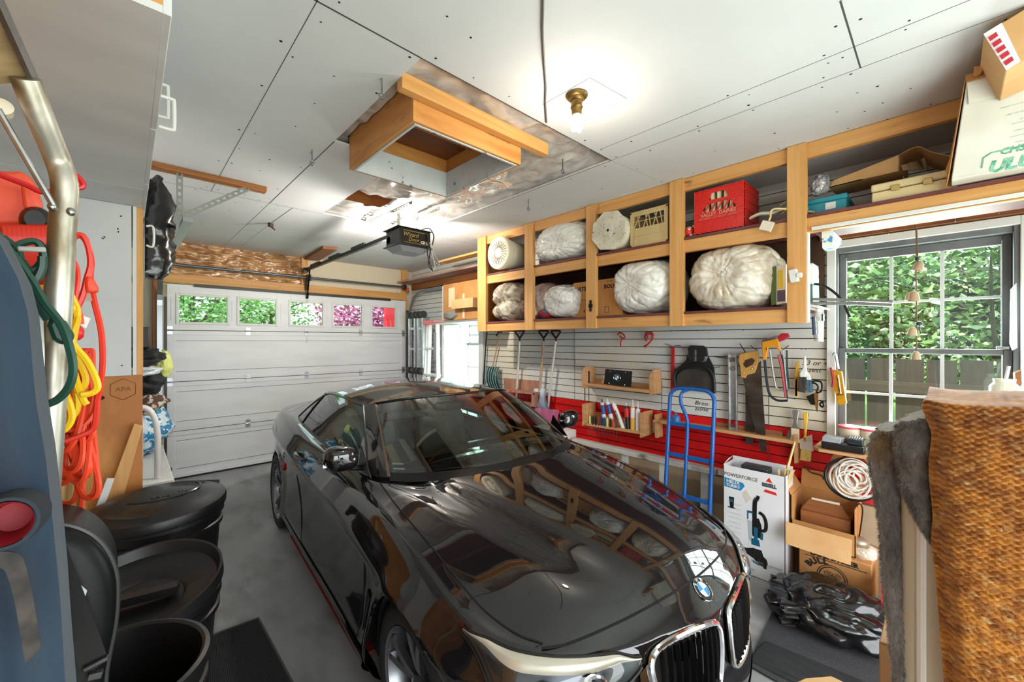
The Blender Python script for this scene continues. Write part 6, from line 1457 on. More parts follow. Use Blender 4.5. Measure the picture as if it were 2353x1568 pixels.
for w in (.82, .2): b.box((dx - .001, dy0 + .02, w * dh), (dx, dy1 - .03, w * dh + .004))
b.build('lettering', INK, t)
t = thing('open_carton', 'open cardboard box with one flap hanging forward, stacked on the printed box', 'box', (3.45, .52, .31))
ux, uy0, uy1, uz0, uz1 = 3.33, .39, .73, .315, .62
b = MB(); th = .005
b.box((ux, uy0, uz0), (ux + .28, uy0 + th, uz1)); b.box((ux, uy1 - th, uz0), (ux + .28, uy1, uz1)); b.box((ux + .28 - th, uy0, uz0), (ux + .28, uy1, uz1)); b.box((ux, uy0, uz0), (ux + .28, uy1, uz0 + th)); b.box((ux, uy0, uz0), (ux + th, uy1, uz0 + .14)); b.build('carton_body', CARD, t)
b = MB(); b.slab([at_x(1805, 1200, 3.2), at_x(1958, 1243, 3.2), at_x(1955, 1300, 3.14), at_x(1805, 1250, 3.14)], (.005, 0, .003)); b.build('flap', CARD2, t)
b = MB(); b.slab([(ux + .27, uy0, uz1), (ux + .27, uy1, uz1), (ux + .3, uy1, uz1 + .12), (ux + .3, uy0, uz1 + .12)], (.005, 0, 0)); b.slab([(ux, uy1, uz1), (ux + .28, uy1, uz1), (ux + .25, uy1 + .05, uz1 + .1), (ux + .02, uy1 + .05, uz1 + .1)], (0, .005, 0)); b.build('flap', CARD, t)
t = thing('wooden_basket', 'brown wooden basket with a pale handle inside the open cardboard box', 'basket', (3.46, .55, .33))
b = MB(); b.box((3.38, .42, .325), (3.56, .69, .52)); b.build('basket_body', OLD_Y, t, bevel=.006)
b = MB(); b.slab([(3.4, .69, .52), (3.4, .64, .60), (3.4, .47, .60), (3.4, .42, .52)], (.012, 0, 0)); b.build('end_board', OLD_Y, t)
b = MB(); b.tube([(3.41, .63, .60), (3.41, .48, .605)], .01, 8); b.build('handle', mat('pale_handle_wood', (222, 208, 186), .5), t)
t = thing('strainer', 'wire-handled strainer standing in a clear bag beside the open box', 'strainer', at_x(1975, 1260, 3.45))
b = MB(); line(b, [(1968, 1236), (1964, 1190), (1970, 1162), (1978, 1160), (1982, 1175), (1978, 1210), (1974, 1236)], 3.4, .004); b.build('handle', mat('dark_wire_hook', (50, 46, 42), .4, .6), t)
b = MB(); p = at_x(1972, 1245, 3.4); b.blob(p - V((0, 0, .0)), (.05, .055, .035), 3); b.build('bowl', mat('dull_tin', (170, 158, 138), .4, .6), t)
bag('clear plastic bag on top of the printed box beside the strainer', tuple(at_x(1980, 1268, 3.42)), (.07, .075, .05), FILMC, (-.3, 0, 1), 51, lump=.25)
# --- black bin bag on the rug
b = MB()
BAGK = mat('black_bin_bag', (14, 14, 15), .2, bump=.5, bscale=(6, 6, 6), bdist=.02, detail=1, dist=.6, col2=(20, 20, 21), scale=(4, 4, 4), spec=.7)
def bb(d):
    r = 1 + .2 * fbm(d, .9, 3) + .34 * abs(NZ.noise(d * 1.9 + V((4, 1, 0)))) + .09 * abs(NZ.noise(V((d.x * 3, d.y * 5, d.z * 3))))
    return r * (1.25 if d.y > .5 and d.z < .2 else 1)
b.blob((3.0, .43, .115), (.20, .27, .125), 5, bb)
for v in b.bm.verts: v.co.z = max(v.co.z, .014)
tag(b.build('bin_bag', BAGK, ang=60), 'slumped black bin bag lying on the dark rug', 'bin bag')
t = thing('milk_crate', 'red plastic crate half hidden behind the blankets', 'crate', (3.3, .2, 0))
b = MB(); cx0, cy0_, cy1_, ch_ = 3.1, .0, .245, .3
for z in (0, .07, .14, .21, .28): b.box((cx0, cy0_, z), (cx0 + .3, cy1_, z + .02))
for k in range(5): b.box((cx0 - .002, cy0_ + .06 * k, 0), (cx0 + .01, cy0_ + .06 * k + .012, .3))
for k in range(6): b.box((cx0 + .058 * k, cy1_ - .01, 0), (cx0 + .058 * k + .012, cy1_ + .002, .3))
b.build('crate_shell', REDP, t)
# rugs
RUG = mat('charcoal_rug', (70, 70, 73), .95, col2=(40, 40, 43), scale=(260, 260, 260), lo=.4, hi=.6, bump=.5, bscale=(240, 240, 240), bdist=.004)
b = MB(); b.slab([(2.33, .70, .001), (3.04, .745, .001), (3.02, -.6, .001), (2.25, -.6, .001)], (0, 0, .010)); tag(b.build('rug', RUG), 'charcoal carpet piece on the floor in front of the car', 'rug')
b = MB(); b.grid(lambda u, v: ((2.36 + .22 * u) + .1 * v * u, .70 - 1.0 * v - .02 * u, .013 + .01 * math.sin(PI * u) + .004 * u), 10, 12); tag(b.build('door_mat', mat('black_ribbed_mat', (26, 26, 28), .9, col2=(40, 40, 42), scale=(160, 6, 30), lo=.4, hi=.6)), 'folded-over black mat edge on the charcoal carpet by the bumper', 'mat')
# --- things by the window: curtain rods, hose, small bracket shelf, clear bag
ROD = mat('grey_rods', (150, 156, 156), .35, .6)
t = thing('curtain_rod', 'pair of grey rods poking out across the window from the shelf end', 'rod', at_x(1870, 698, 3.3))
b = MB(); line(b, [(1868, 688), (1960, 690), (2052, 694)], 3.3, .009); b.build('rod', ROD, t)
b = MB(); line(b, [(1855, 697), (1960, 698), (2050, 702)], 3.28, .010); b.build('rod', ROD, t)
b = MB(); line(b, [(1868, 653), (1895, 658), (1930, 685), (1953, 730)], 3.35, .008); tag(b.build('hose', BLACKP), 'thin black hose arching across the window frame', 'hose')
t = thing('album', 'green spined album standing at the right end of the lower shelf', 'book', at_x(1786, 698, 3.1))
b = MB(); cut(b, [(1770, 615), (1783, 612), (1783, 700), (1772, 702)], 3.1, .25); b.build('spine', mat('olive_green', (74, 92, 40), .5), t)
b = MB(); cut(b, [(1784, 612), (1806, 608), (1806, 696), (1784, 701)], 3.11, .24); b.build('cover', mat('ivory_card', (226, 222, 206), .5), t)
b = MB(); cut(b, [(1787, 622), (1799, 620), (1799, 662), (1787, 664)], 3.108, .002); b.build('label', mat('yellow_label', (226, 196, 60), .5), t)
b = MB(); cut(b, [(1786, 668), (1804, 666), (1804, 692), (1786, 694)], 3.108, .002); b.build('picture', mat('dusk_purple', (90, 72, 100), .5), t)
b = MB(); cut(b, [(1856, 606), (1866, 604), (1868, 695), (1862, 696), (1856, 690)], 3.3, .2); b2 = tag(b.build('book', mat('teal_book', (60, 110, 96), .5, col2=(226, 226, 216), scale=(1, 1, 9), lo=.5, hi=.52)), 'green and white book end just right of the last shelf post', 'book')
b = MB(); cut(b, [(1850, 698), (1880, 702), (1880, 707), (1850, 704)], 3.25, .38); tag(b.build('bracket_shelf', WHITE), 'small white shelf stub below the book right of the last post', 'shelf')
t = thing('tool_pouch', 'clear pouch of hand tools hanging below the shelf end by the window', 'pouch', at_x(1880, 785, 3.4))
b = MB(); P = [at_x(*q, 3.42) for q in ((1864, 712), (1894, 706), (1893, 786), (1870, 784))]; b.grid(lambda u, v: P[0].lerp(P[1], u).lerp(P[3].lerp(P[2], u), v) + V((-.03 * math.sin(PI * u), 0, 0)), 8, 8); b.build('pouch', CLEARP, t)
b = MB(); line(b, [(1870, 728), (1872, 770)], 3.42, .012); b.build('tool_handle', mat('blue_handle', (44, 84, 140), .4), t)
b = MB(); line(b, [(1887, 722), (1887, 738)], 3.42, .018); b.build('tool_handle', BLACKP, t)
b = MB(); line(b, [(1880, 740), (1881, 782)], 3.42, .006); line(b, [(1887, 740), (1886, 780)], 3.42, .005); b.build('tool_shafts', STEEL, t)
# wind chime of little pots
t = thing('wind_chime', 'string of small clay pots hanging in front of the window', 'wind chime', at_x(2105, 880, 3.56))
b = MB(); line(b, [(2104, 513), (2106, 560), (2105, 620), (2106, 700), (2106, 780), (2105, 825)], 3.56, .0035); line(b, [(2106, 520), (2109, 590)], 3.56, .003); b.build('string', mat('brown_twine', (110, 84, 60), .8), t)
CL = mat('clay_pot', (176, 152, 122), .7)
for px, py, s, tl in ((2111, 612, 1.05, 14), (2100, 682, 1.15, 0), (2089, 682, .8, 0), (2096, 762, .95, 6), (2105, 818, .9, 0)):
    b = MB(); p = at_x(px, py, 3.55); b.lathe([(.004, .03), (.012, .028), (.02, .012), (.026, -.026), (.022, -.026), (.014, .01)], M.Translation(p) @ rot('X', tl).to_4x4() @ M.Scale(s, 4), 18); b.build('pot', CL, t)
b = MB(); b.blob(at_x(2112, 744, 3.55), (.015, .018, .014), 2); b.blob(at_x(2107, 596, 3.55), (.012, .012, .014), 2); line(b, [(2112, 745), (2116, 768)], 3.55, .003); b.build('bead', mat('dark_bead', (50, 46, 54), .5), t)
# white plastic and jar with brush at the right of the window
b = MB(); P = [(2322, 665), (2336, 650), (2338, 800), (2326, 806), (2320, 790)]; cut(b, P, 3.6, .015); tag(b.build('plastic_strip', film('thin_white_plastic', (222, 224, 228), .3, .2, .5, 9.)), 'sheet of white plastic tucked in the right side of the window', 'plastic')
p = at_x(2308, 905, 3.45); p.z = at_x(2308, 905, 3.45).z - .06
b = MB(); b.box((3.38, p.y - .07, .966), (3.52, p.y + .07, p.z)); tag(b.build('wooden_box', OLD_Y, bevel=.004), 'small wooden box under the cloudy jar behind the orange blanket', 'box')
t = thing('jar', 'cloudy glass jar with a white brush handle on the sill above the orange blanket', 'jar', p)
b = MB(); b.lathe([(0, 0), (.055, 0), (.055, .1), (.04, .12), (.042, .14)], M.Translation(p), 24); b.build('jar_body', film('cloudy_jar', (220, 214, 196), .35, .15, .3, 9.), t)
b = MB(); line(b, [(2303, 915), (2312, 870), (2318, 842)], 3.44, .008); b.build('brush_handle', WHITE, t)
b = MB(); cut(b, [(2332, 858), (2346, 852), (2348, 884), (2334, 892)], 3.5, .1); tag(b.build('wood_block', OLD_Y), 'small brown wooden block behind the jar at the window edge', 'block')
for (px, py) in ((2003, 540), (2042, 534), (2195, 505), (2295, 486), (1946, 535)):
    b = MB(); b.tube([at_x(px, py - 2, 3.60), at_x(px, py - 2, 3.60) + V((-.02, 0, .0)), at_x(px, py + 4, 3.575)], .003, 5); tag(b.build('nail', STEEL), 'bent nail in the brown beam over the window', 'nail', 'nails in the beam over the window')
# --- ladders in the far corner
t = thing('multi_ladder', 'folded aluminium articulated ladder with black hinges in the far corner', 'ladder', (3.4, 5.9, 0))
for y in (6.08, 5.90, 5.80, 5.66):
    b = MB(); b.box((3.38, y - .022, .02), (3.43, y + .022, 2.06)); b.build('rail', ALU, t, bevel=.003)
for ya, yb in ((5.9, 6.08), (5.66, 5.8)):
    for z in (.4, .8, 1.2, 1.55, 1.88):
        b = MB(); b.box((3.39, ya, z - .02), (3.42, yb, z + .02)); b.build('rung', ALU, t, bevel=.004)
for y in (6.08, 5.90, 5.80, 5.66):
    for z in (2.1, 1.2):
        b = MB(); b.lathe([(0, -.03), (.055, -.03), (.06, 0), (.055, .03), (0, .03)], frame((3.4, y, z), (1, 0, 0), (0, 0, 1)), 18); b.build('hinge_joint', mat('dark_joint', (70, 68, 66), .5, .4), t)
t = thing('step_ladder', 'white step ladder with a red top cap leaning by the far window', 'ladder', (3.35, 5.3, 0))
for a_, c_ in (((3.36, 5.5, .02), (3.4, 5.46, 1.93)), ((3.36, 5.12, .02), (3.4, 5.26, 1.93)), ((3.28, 5.52, .02), (3.38, 5.48, 1.93)), ((3.28, 5.03, .02), (3.38, 5.22, 1.93))):
    b = MB(); b.bar(a_, c_, .06, .025); b.build('rail', WHITE, t, bevel=.003)
for z in (.35, .75, 1.15, 1.55):
    b = MB(); w_ = .14 + (1.93 - z) * .05; b.box((3.31, 5.36 - w_, z), (3.42, 5.36 + w_ * .7, z + .03)); b.build('tread', WHITE, t, bevel=.004)
b = MB(); b.box((3.3, 5.2, 1.93), (3.46, 5.52, 1.99)); b.build('top_cap', mat('pale_red_cap', (226, 120, 120), .5), t, bevel=.006)
b = MB(); b.box((3.3, 5.13, 1.4), (3.305, 5.2, 1.8)); b.build('label', mat('grey_label', (150, 156, 166), .6), t)
# ================================================================ LEFT SIDE
CABW = mat('grey_white_cabinet', (212, 213, 215), .5, col2=(200, 201, 204), scale=(2, 5, 2))
t = thing('wall_cabinet', 'long grey-white overhead cabinet along the left wall', 'cabinet', (-.4, 2.9, 2.45))
b = MB(); b.box((-.995, 1.26, 2.45), (.06, 2.797, 2.468)); b.box((-.995, 2.803, 2.45), (.06, 3.18, 2.468)); b.box((-.995, 3.186, 2.45), (.06, 4.6, 2.468)); b.build('cabinet_bottom', CABW, t)
b = MB(); b.box((-.995, 1.28, 2.9 - .03), (.06, 4.6, 2.9)); b.box((-.995, 4.58, 2.468), (.06, 4.6, 2.87)); b.build('cabinet_box', CABW, t)
b = MB(); b.box((-.995, 1.26, 2.468), (.06, 1.28, 2.87)); b.build('end_panel', PINE_X, t)
for y0, y1 in ((1.262, 1.98), (1.985, 2.7), (2.705, 3.4), (3.405, 4.0), (4.005, 4.6)):
    b = MB(); b.box((.06, y0, 2.452), (.077, y1, 2.89)); dr = b.build('door', CABW, t, bevel=.002)
for (px, p0, p1) in ((386, 198, 272), (400, 230, 300)):
    a, c = at_x(px, p0, .118), at_x(px, p1, .118); a.y = c.y = (a.y + c.y) / 2
    b = MB(); b.tube(crv([(.078, a.y, a.z), (.112, a.y, a.z), (.118, a.y, a.z - .01), (.118, a.y, c.z + .01), (.112, a.y, c.z), (.078, a.y, c.z)], 5), .006, 8); b.build('door_handle', WHITE, t)
# storage closet end wall
t = thing('storage_closet', 'storage closet end with a white board over a bare plywood sheet', 'closet', (-.4, 3.6, 0))
b = MB(); b.box((-.995, 3.175, 1.485), (.016, 3.19, 2.448)); b.build('white_panel', CABW, t)
b = MB(); b.box((.022, 3.17, 1.487), (.037, 3.19, 2.448)); b.build('edge_strip', WHITE, t)
b = MB(); b.box((-.995, 3.19, 0), (.064, 3.21, 1.486)); b.build('plywood_sheet', PLY, t)
b = MB(); b.box((.037, 3.19, 1.486), (.066, 3.25, 2.448)); b.build('post', PINE_Z, t)
b = MB(); b.box((.05, 3.25, 0), (.064, 4.3, 2.448)); b.build('side_panel', CABW, t)
b = MB()
for q in ((278, 497), (271, 526), (272, 533), (236, 548), (280, 840), (240, 545)): b.cbox(at_y(*q, 3.174), (.009, .002, .005), rot('Y', q[0] * 7))
b.build('scuffs', BLACKM, t)
b = MB(); mx = frame(at_y(283, 895, 3.189), (1, 0, 0), (0, 0, 1)); b.tube([mx @ V((.06 * math.cos(a), .06 * math.sin(a), 0)) for a in [2 * PI * k / 6 + PI / 6 for k in range(6)]], .002, 4, closed=True); b.text('APA', .035, mx); b.build('grade_stamp', mat('faded_stamp', (124, 78, 36), .7), t)
b = MB(); b.lathe([(0, 0), (.022, 0), (.018, .004)], frame(at_y(228, 915, 3.188), (1, 0, 0), (0, 0, 1)), 12, sy=.6); b.build('knot_hole', mat('knot_dark', (56, 34, 16), .8), t)
b = MB(); cu_ = [at_y(px, py, 3.10) for px, py in ((308, 975), (328, 980), (262, 1225), (215, 1225))]; b.slab(cu_, (0, .03, 0)); tag(b.build('lumber_offcut', PINE_Z, bevel=.003), 'pine board leaning against the plywood sheet behind the lidded bin', 'board')
b = MB(); cu_ = [at_y(px, py, 3.02) for px, py in ((245, 1101), (263, 1101), (217, 1226), (198, 1226))]; b.slab(cu_, (0, .02, 0)); tag(b.build('white_strip', WHITE, bevel=.002), 'narrow white board leaning on the plywood left of the lidded bin', 'board')
# black bag hung from the cabinet front
b = MB(); q = [at_y(*p, 3.55) for p in ((358, 402), (366, 440), (364, 500), (352, 560), (355, 600), (352, 642))]; rad_ = [.012, .055, .085, .10, .095, .06]
pts = crv(q, 8); R_ = []
for k in range(len(pts)):
    u = k / (len(pts) - 1) * 5; i = min(int(u), 4); R_.append(rad_[i] + (rad_[i + 1] - rad_[i]) * (u - i))
b.tube(pts, R_, 28)
for v in b.bm.verts: v.co += V((1, .6, .2)) * (.028 * NZ.noise(v.co * 16) + .014 * NZ.noise(v.co * 45))
for v in b.bm.verts: v.co.x = max(v.co.x, .08)
tag(b.build('bin_bag', mat('black_bin_bag', (14, 14, 15), .16), ang=60), 'twisted black plastic bag hanging from the overhead cabinet front', 'bag')
b = MB(); b.tube(crv([(.08, 3.2, 2.35), (.11, 3.2, 2.35), (.11, 3.2, 2.24), (.08, 3.2, 2.24)], 4), .006, 8); tag(b.build('closet_handle', WHITE), 'white D handle on the closet front beside the hanging black bag', 'handle')
# freezer and the heap on it
t = thing('chest_freezer', 'low white chest freezer beside the garage door track', 'freezer', (-.2, 5.2, 0))
b = MB(); b.box((-.5, 4.42, 0), (.27, 5.95, .46)); b.build('cabinet_body', mat('freezer_grey', (176, 177, 176), .4), t, bevel=.01)
b = MB(); b.box((-.5, 4.40, .46), (.285, 5.96, .535)); b.build('lid', mat('freezer_white', (226, 226, 222), .3), t, bevel=.012)
b = MB(); b.box((.285, 4.9, .43), (.30, 4.98, .50)); b.build('latch', BLACKP, t, bevel=.004)
def heap(lab, c, r, m, seed, cat, nm):
    b = MB(); b.blob(c, r, 4, lambda d: 1 + .3 * fbm(d, 1.4, seed) + .2 * abs(NZ.noise(d * 3 + V((seed, 0, 0)))))
    return tag(b.build(nm, m, ang=70), lab, cat)
heap('bag of blue and white packaging at the back of the freezer lid', (.12, 5.55, .80), (.2, .25, .24), mat('blue_white_pack', (214, 230, 240), .2, col2=(36, 128, 176), scale=(14, 14, 14), lo=.48, hi=.52), 2, 'packaging', 'package')
heap('bundle of patterned cloth on the heap over the freezer', (.05, 5.1, 1.12), (.2, .25, .12), mat('floral_cloth', (206, 196, 176), .8, col2=(90, 60, 50), scale=(22, 22, 22), lo=.48, hi=.52), 4, 'cloth', 'cloth')
heap('black jacket bundle on the heap over the freezer', (.06, 5.0, 1.30), (.18, .25, .12), mat('black_cloth', (22, 22, 24), .7), 7, 'cloth', 'cloth')
heap('white cloth folded between the black bundles over the freezer', (.06, 4.9, 1.42), (.17, .22, .045), mat('white_cloth', (214, 216, 222), .8), 9, 'cloth', 'cloth')
heap('black bag at the top of the heap beside the closet', (.04, 4.85, 1.55), (.19, .2, .09), mat('black_cloth', (22, 22, 24), .7), 12, 'bag', 'black_bag')
heap('pale yellow cloth hanging off the heap by the door track', (.25, 5.0, 1.46), (.05, .07, .13), mat('pale_yellow_cloth', (214, 220, 130), .8), 15, 'cloth', 'cloth')
b = MB(); b.box((-.1, 4.7, 1.62), (.14, 5.0, 1.80)); tag(b.build('dark_box', mat('dark_brown_bin', (40, 32, 28), .5), bevel=.01), 'dark brown box on top of the heap beside the closet', 'box')
b = MB(); b.box((-.2, 4.75, .536), (.1, 5.35, 1.04)); tag(b.build('white_bin', mat('white_bin', (222, 224, 226), .4), bevel=.02), 'white plastic bin on the freezer lid under the heap', 'bin')
b = MB(); q = [at_y(*p, 4.5) for p in ((322, 936), (342, 942), (356, 965), (362, 1000), (362, 1042))]; q.append(V((q[-1].x, q[-1].y, .538))); b.tube(crv(q, 6), .022, 12); tag(b.build('bent_tube', mat('white_tube', (232, 228, 226), .35)), 'white bent tube rail standing in front of the heap on the freezer', 'tube')
# ---- refuse bins
BIN = mat('black_bin_plastic', (16, 16, 17), .42, col2=(23, 23, 24), scale=(7, 7, 7))
def bin_shell(c, h, r, par, tap=.82):
    b = MB(); mx = M.Translation(V(c))
    b.lathe([(0, .004), (r * tap - .006, .004), (r - .008, h - .05), (r - .004, h - .002), (r + .004, h + .004), (r + .016, h), (r + .018, h - .03), (r + .006, h - .034), (r + .004, h - .07), (r + .012, h - .075), (r + .012, h - .095), (r - .002, h - .1), (r * tap, 0), (0, 0)], mx, 56)
    return b.build('bin_shell', BIN, par)
c1 = (.125, 2.86, 0); t = thing('refuse_bin', 'black lidded round refuse bin farthest from the camera, by the plywood', 'bin', c1)
bin_shell(c1, .775, .262, t)
b = MB(); R = .285; prof = [(0, .80), (.09, .802), (.155, .798), (.19, .788), (.235, .772), (.262, .755), (R, .75), (R + .006, .735), (R + .004, .705), (R - .01, .695), (R - .02, .705)]
prof = [(r_, h_ + .075) for r_, h_ in prof]; b.lathe(prof, M.Translation(V((c1[0], c1[1], 0))), 64)
for v in b.bm.verts:
    dx_, dy_ = v.co.x - c1[0], v.co.y - c1[1]
    if v.co.z > .86 : v.co.z -= .028 * sstep(.14, .06, abs(dx_ * .75 - dy_ * .66)) * (1 if math.hypot(dx_, dy_) < .2 else 0)
    v.co.z += .03 * (dx_ * .6 + dy_ * .8) / .28 * .5
b.build('lid', BIN, t)
b = MB(); b.tube([V((c1[0] + .17 * math.cos(a), c1[1] + .12 * math.sin(a), .881 + .012 * math.sin(a))) for a in [-2.4 + .2 * k for k in range(15)]], .006, 6); b.build('lid_rim_highlight', mat('lid_highlight', (40, 40, 42), .25), t)  # arc coloured lighter to paint a highlight on the lid
b = MB(); b.text('Rough Totes', .042, frame((c1[0] + .06, c1[1] - .02, .862), (.98, .2, .0), (-.2, .98, .05)), shear=.2, depth=.002); b.build('lettering', mat('moulded_letters', (30, 30, 32), .3), t)
b = MB(); b.slab([at_y(452, 1105, 3.1), at_y(505, 1103, 3.1), at_y(503, 1130, 3.1), at_y(470, 1122, 3.1)], (0, .02, 0)); b.build('lid_handle', BIN, t)
c2 = (.03, 2.17, 0); t = thing('refuse_bin', 'black round refuse bin with an upturned lid, middle of the three', 'bin', c2)
bin_shell(c2, .665, .25, t)
b = MB(); b.lathe([(0, .66), (.14, .662), (.15, .675), (.2, .685), (.25, .70), (.262, .74), (.27, .742), (.275, .70), (.262, .685)], M.Translation(V((c2[0], c2[1], -.02))), 64)
for v in b.bm.verts: v.co.z += .05 * ((v.co.x - c2[0]) * .5 + (v.co.y - c2[1]) * .86) / .25
b.bar((c2[0] - .1, c2[1] + .02, .675), (c2[0] + .12, c2[1] - .03, .68), .05, .03); b.build('upturned_lid', BIN, t)
b = MB(); b.slab([at_y(468, 1350, 2.2), at_y(478, 1340, 2.2), at_y(478, 1392, 2.2), at_y(469, 1408, 2.2)], (0, -.004, 0)); b.build('label', mat('paper_label', (200, 186, 160), .7), t)
c3 = (-.045, 1.655, 0); t = thing('refuse_bin', 'open empty black refuse bin nearest the camera', 'bin', c3)
bin_shell(c3, .72, .225, t)
# ribbed mat on the floor
q = [at_z(*p, .001) for p in ((595, 1421), (455, 1473), (440, 1600), (690, 1600))]
b = MB(); b.slab(q, (0, 0, .008)); t = tag(b.build('floor_mat', mat('grey_rubber_edge', (70, 70, 72), .7)), 'black ribbed mat on the concrete beside the car', 'mat')
b = MB(); cm = sum((V(p) for p in q), V()) / 4; q2 = [cm + (V(p) - cm) * .93 + V((0, 0, .0085)) for p in q]; n_ = 46
for k in range(n_):
    u0, u1 = k / n_, (k + .62) / n_; b.slab([q2[0].lerp(q2[1], u0), q2[0].lerp(q2[1], u1), q2[3].lerp(q2[2], u1), q2[3].lerp(q2[2], u0)], (0, 0, .004))
b.slab(q2, (0, 0, .001)); b.build('ribbed_pile', mat('mat_pile', (30, 30, 32), .95, col2=(42, 42, 44), scale=(200, 200, 200)), t)
# ---- near-left hangings: board, pipe handle, cords, jacket, bag
b = MB(); b.box((-.42, .1, .3), (-.40, 1.9, 2.42)); struct(b.build('trim_3', PLY), 'plywood hanging board on the left')
PIPE = mat('worn_galvanised_pipe', (196, 192, 180), .42, .8, col2=(120, 110, 88), scale=(14, 14, 5), lo=.45, hi=.62)
YP_ = 1.0
def yl(pts, y=YP_): return [at_y(p[0], p[1], y if len(p) < 3 else p[2]) for p in pts]
t = thing('pipe_handle', 'bent galvanised steel pipe hanging down in front of the cords', 'pipe', at_y(110, 1200, YP_))
b = MB(); b.tube(crv(yl([(58, 180, .93), (95, 275, .96), (132, 365), (148, 420), (147, 480), (142, 540), (141, 572)]), 8), .0165, 18); b.build('upper_pipe', PIPE, t)
b = MB(); b.tube(crv(yl([(141, 566), (134, 700), (124, 850), (110, 1050), (96, 1235)]), 6), .0172, 18); b.build('lower_pipe', PIPE, t)
b = MB(); b.blob(at_y(163, 487, .985), (.006, .006, .007), 2); b.blob(at_y(120, 475, .985), (.006, .006, .007), 2); b.build('bolt', STEEL, t)
b = MB(); b.tube(yl([(-6, 250, .95), (122, 472, .97)]), .0042, 8); b.build('brace_rod', STEEL, t)
b = MB(); b.lathe([(0, 0), (.012, 0), (.014, .014), (0, .016)], frame(at_y(4, 258, .97), (1, 0, 0), (0, .3, 1)), 20); b.build('end_cap', IV, t)
t = thing('shelf_plank', 'old board with a metal edge at the top left corner of the view', 'plank', at_y(30, 120, .9))
b = MB(); P = [at_y(0, -60, .7), at_y(0, 40, .85), at_y(80, 195, .95), at_y(0, 190, .95), at_y(-160, 150, .9), at_y(-160, -60, .7)]
b.slab([at_y(-120, -80, .85), at_y(-2, 20, .85), at_y(78, 185, .95), at_y(-60, 200, .95), at_y(-140, 120, .9)], (-.01, .03, .012)); b.build('board', mat('weathered_board', (160, 136, 96), .7, col2=(110, 86, 56), scale=(5, 20, 5)), t)
b = MB(); b.bar(at_y(-6, 0, .84), at_y(82, 193, .945), .006, .02); b.build('metal_edge', STEEL, t)
ORG = mat('orange_cord', (226, 70, 40), .4); RDC = mat('red_cord', (214, 50, 34), .4); YLC = mat('yellow_cord', (232, 190, 30), .4); GRC = mat('dark_green_cord', (20, 60, 48), .4)
def cord(b, pts, y, r=.0052, n=6, sm=7):
    q = [at_y(p[0], p[1], (y if len(p) < 3 else y + p[2])) for p in pts]; b.tube(crv(q, sm), r, n)
# red hook
b = MB(); cord(b, [(-40, 385), (0, 402), (60, 425), (100, 442), (150, 434), (185, 431), (191, 424), (184, 412), (175, 402)], 1.22, .0052, 8, 5)
tag(b.build('wall_hook', mat('red_vinyl', (196, 24, 30), .35)), 'red vinyl-coated J hook pointing out behind the bent pipe', 'hook')
# cord reel
t = thing('cord_reel', 'orange-red plastic cord reel with a black hub at the left edge', 'cord reel', at_y(50, 520, 1.34))
ORP = mat('orange_red_plastic', (228, 82, 54), .45)
b = MB(); b.slab([at_y(*p, 1.36) for p in ((-60, 405), (40, 408), (52, 404), (85, 425), (100, 470), (106, 525), (-60, 530))], (0, -.05, 0)); b.build('reel_housing', ORP, t, bevel=.01, seg=3)
b = MB(); b.slab([at_y(*p, 1.29) for p in ((48, 425), (78, 440), (92, 470), (96, 512), (62, 512), (54, 470))], (0, -.012, 0)); b.build('reel_arm', ORP, t, bevel=.006)
b = MB(); b.lathe([(0, .01), (.018, .01), (.026, 0), (.03, -.01), (0, -.01)], frame(at_y(82, 506, 1.27), (1, 0, 0), (0, 0, 1)) , 20, sx=.8); b.build('hub', BLACKP, t)
b = MB()
for k in range(12):
    x0 = -10 + 11 * k; cord(b, [(x0, 660, .02), (x0 - 4, 600), (x0, 545, -.01), (x0 + 10, 524, -.03), (x0 + 22, 528, -.05), (x0 + 24, 560, -.055), (x0 + 20, 640, -.03), (x0 + 18, 665, .0)], 1.30, .0062)
b.build('wound_cord', RDC, t)
# orange extension cord loops
t = thing('extension_cord', 'orange-red extension cord looped on a nail with its plug hanging beside the white board', 'cord', at_y(215, 700, 1.2))
b = MB()
cord(b, [(158, 700), (162, 640), (166, 580), (168, 552), (176, 540), (192, 544), (205, 575), (208, 610), (200, 640), (190, 680), (174, 715), (170, 725)], 1.2)
cord(b, [(166, 548), (185, 542), (200, 560), (210, 600), (208, 640), (216, 690), (232, 760), (236, 830), (230, 890), (224, 920), (222, 950), (215, 985), (190, 1000), (150, 1015)], 1.21)
cord(b, [(158, 590), (172, 608), (178, 640), (172, 690), (182, 720), (186, 745)], 1.19); cord(b, [(158, 560), (164, 600), (160, 650), (156, 690)], 1.19); cord(b, [(160, 640), (170, 660), (166, 700)], 1.2)
b.build('cord', RDC, t)
b = MB(); b.slab([at_y(*p, 1.19) for p in ((198, 632), (216, 640), (226, 660), (226, 672), (197, 673), (194, 650))], (0, .025, 0)); b.build('plug_end', ORG, t, bevel=.005)
b = MB(); b.slab([at_y(*p, 1.2) for p in ((180, 670), (206, 668), (212, 692), (182, 692))], (0, .001, 0)); b.build('tag', mat('grey_tag', (160, 140, 124), .6), t)
b = MB(); b.slab([at_y(*p, 1.2) for p in ((186, 724), (208, 732), (198, 755), (176, 742))], (0, .001, 0)); b.build('tag', WHITE, t)
b = MB(); b.blob(at_y(174, 765, 1.2), (.013, .012, .017), 2); b.build('plug', mat('red_plug', (206, 36, 40), .35), t)
t = thing('extension_cord', 'tangle of orange cord hanging lowest behind the bent pipe', 'cord', at_y(170, 1000, 1.28)); b = MB(); r_ = random.Random(4)
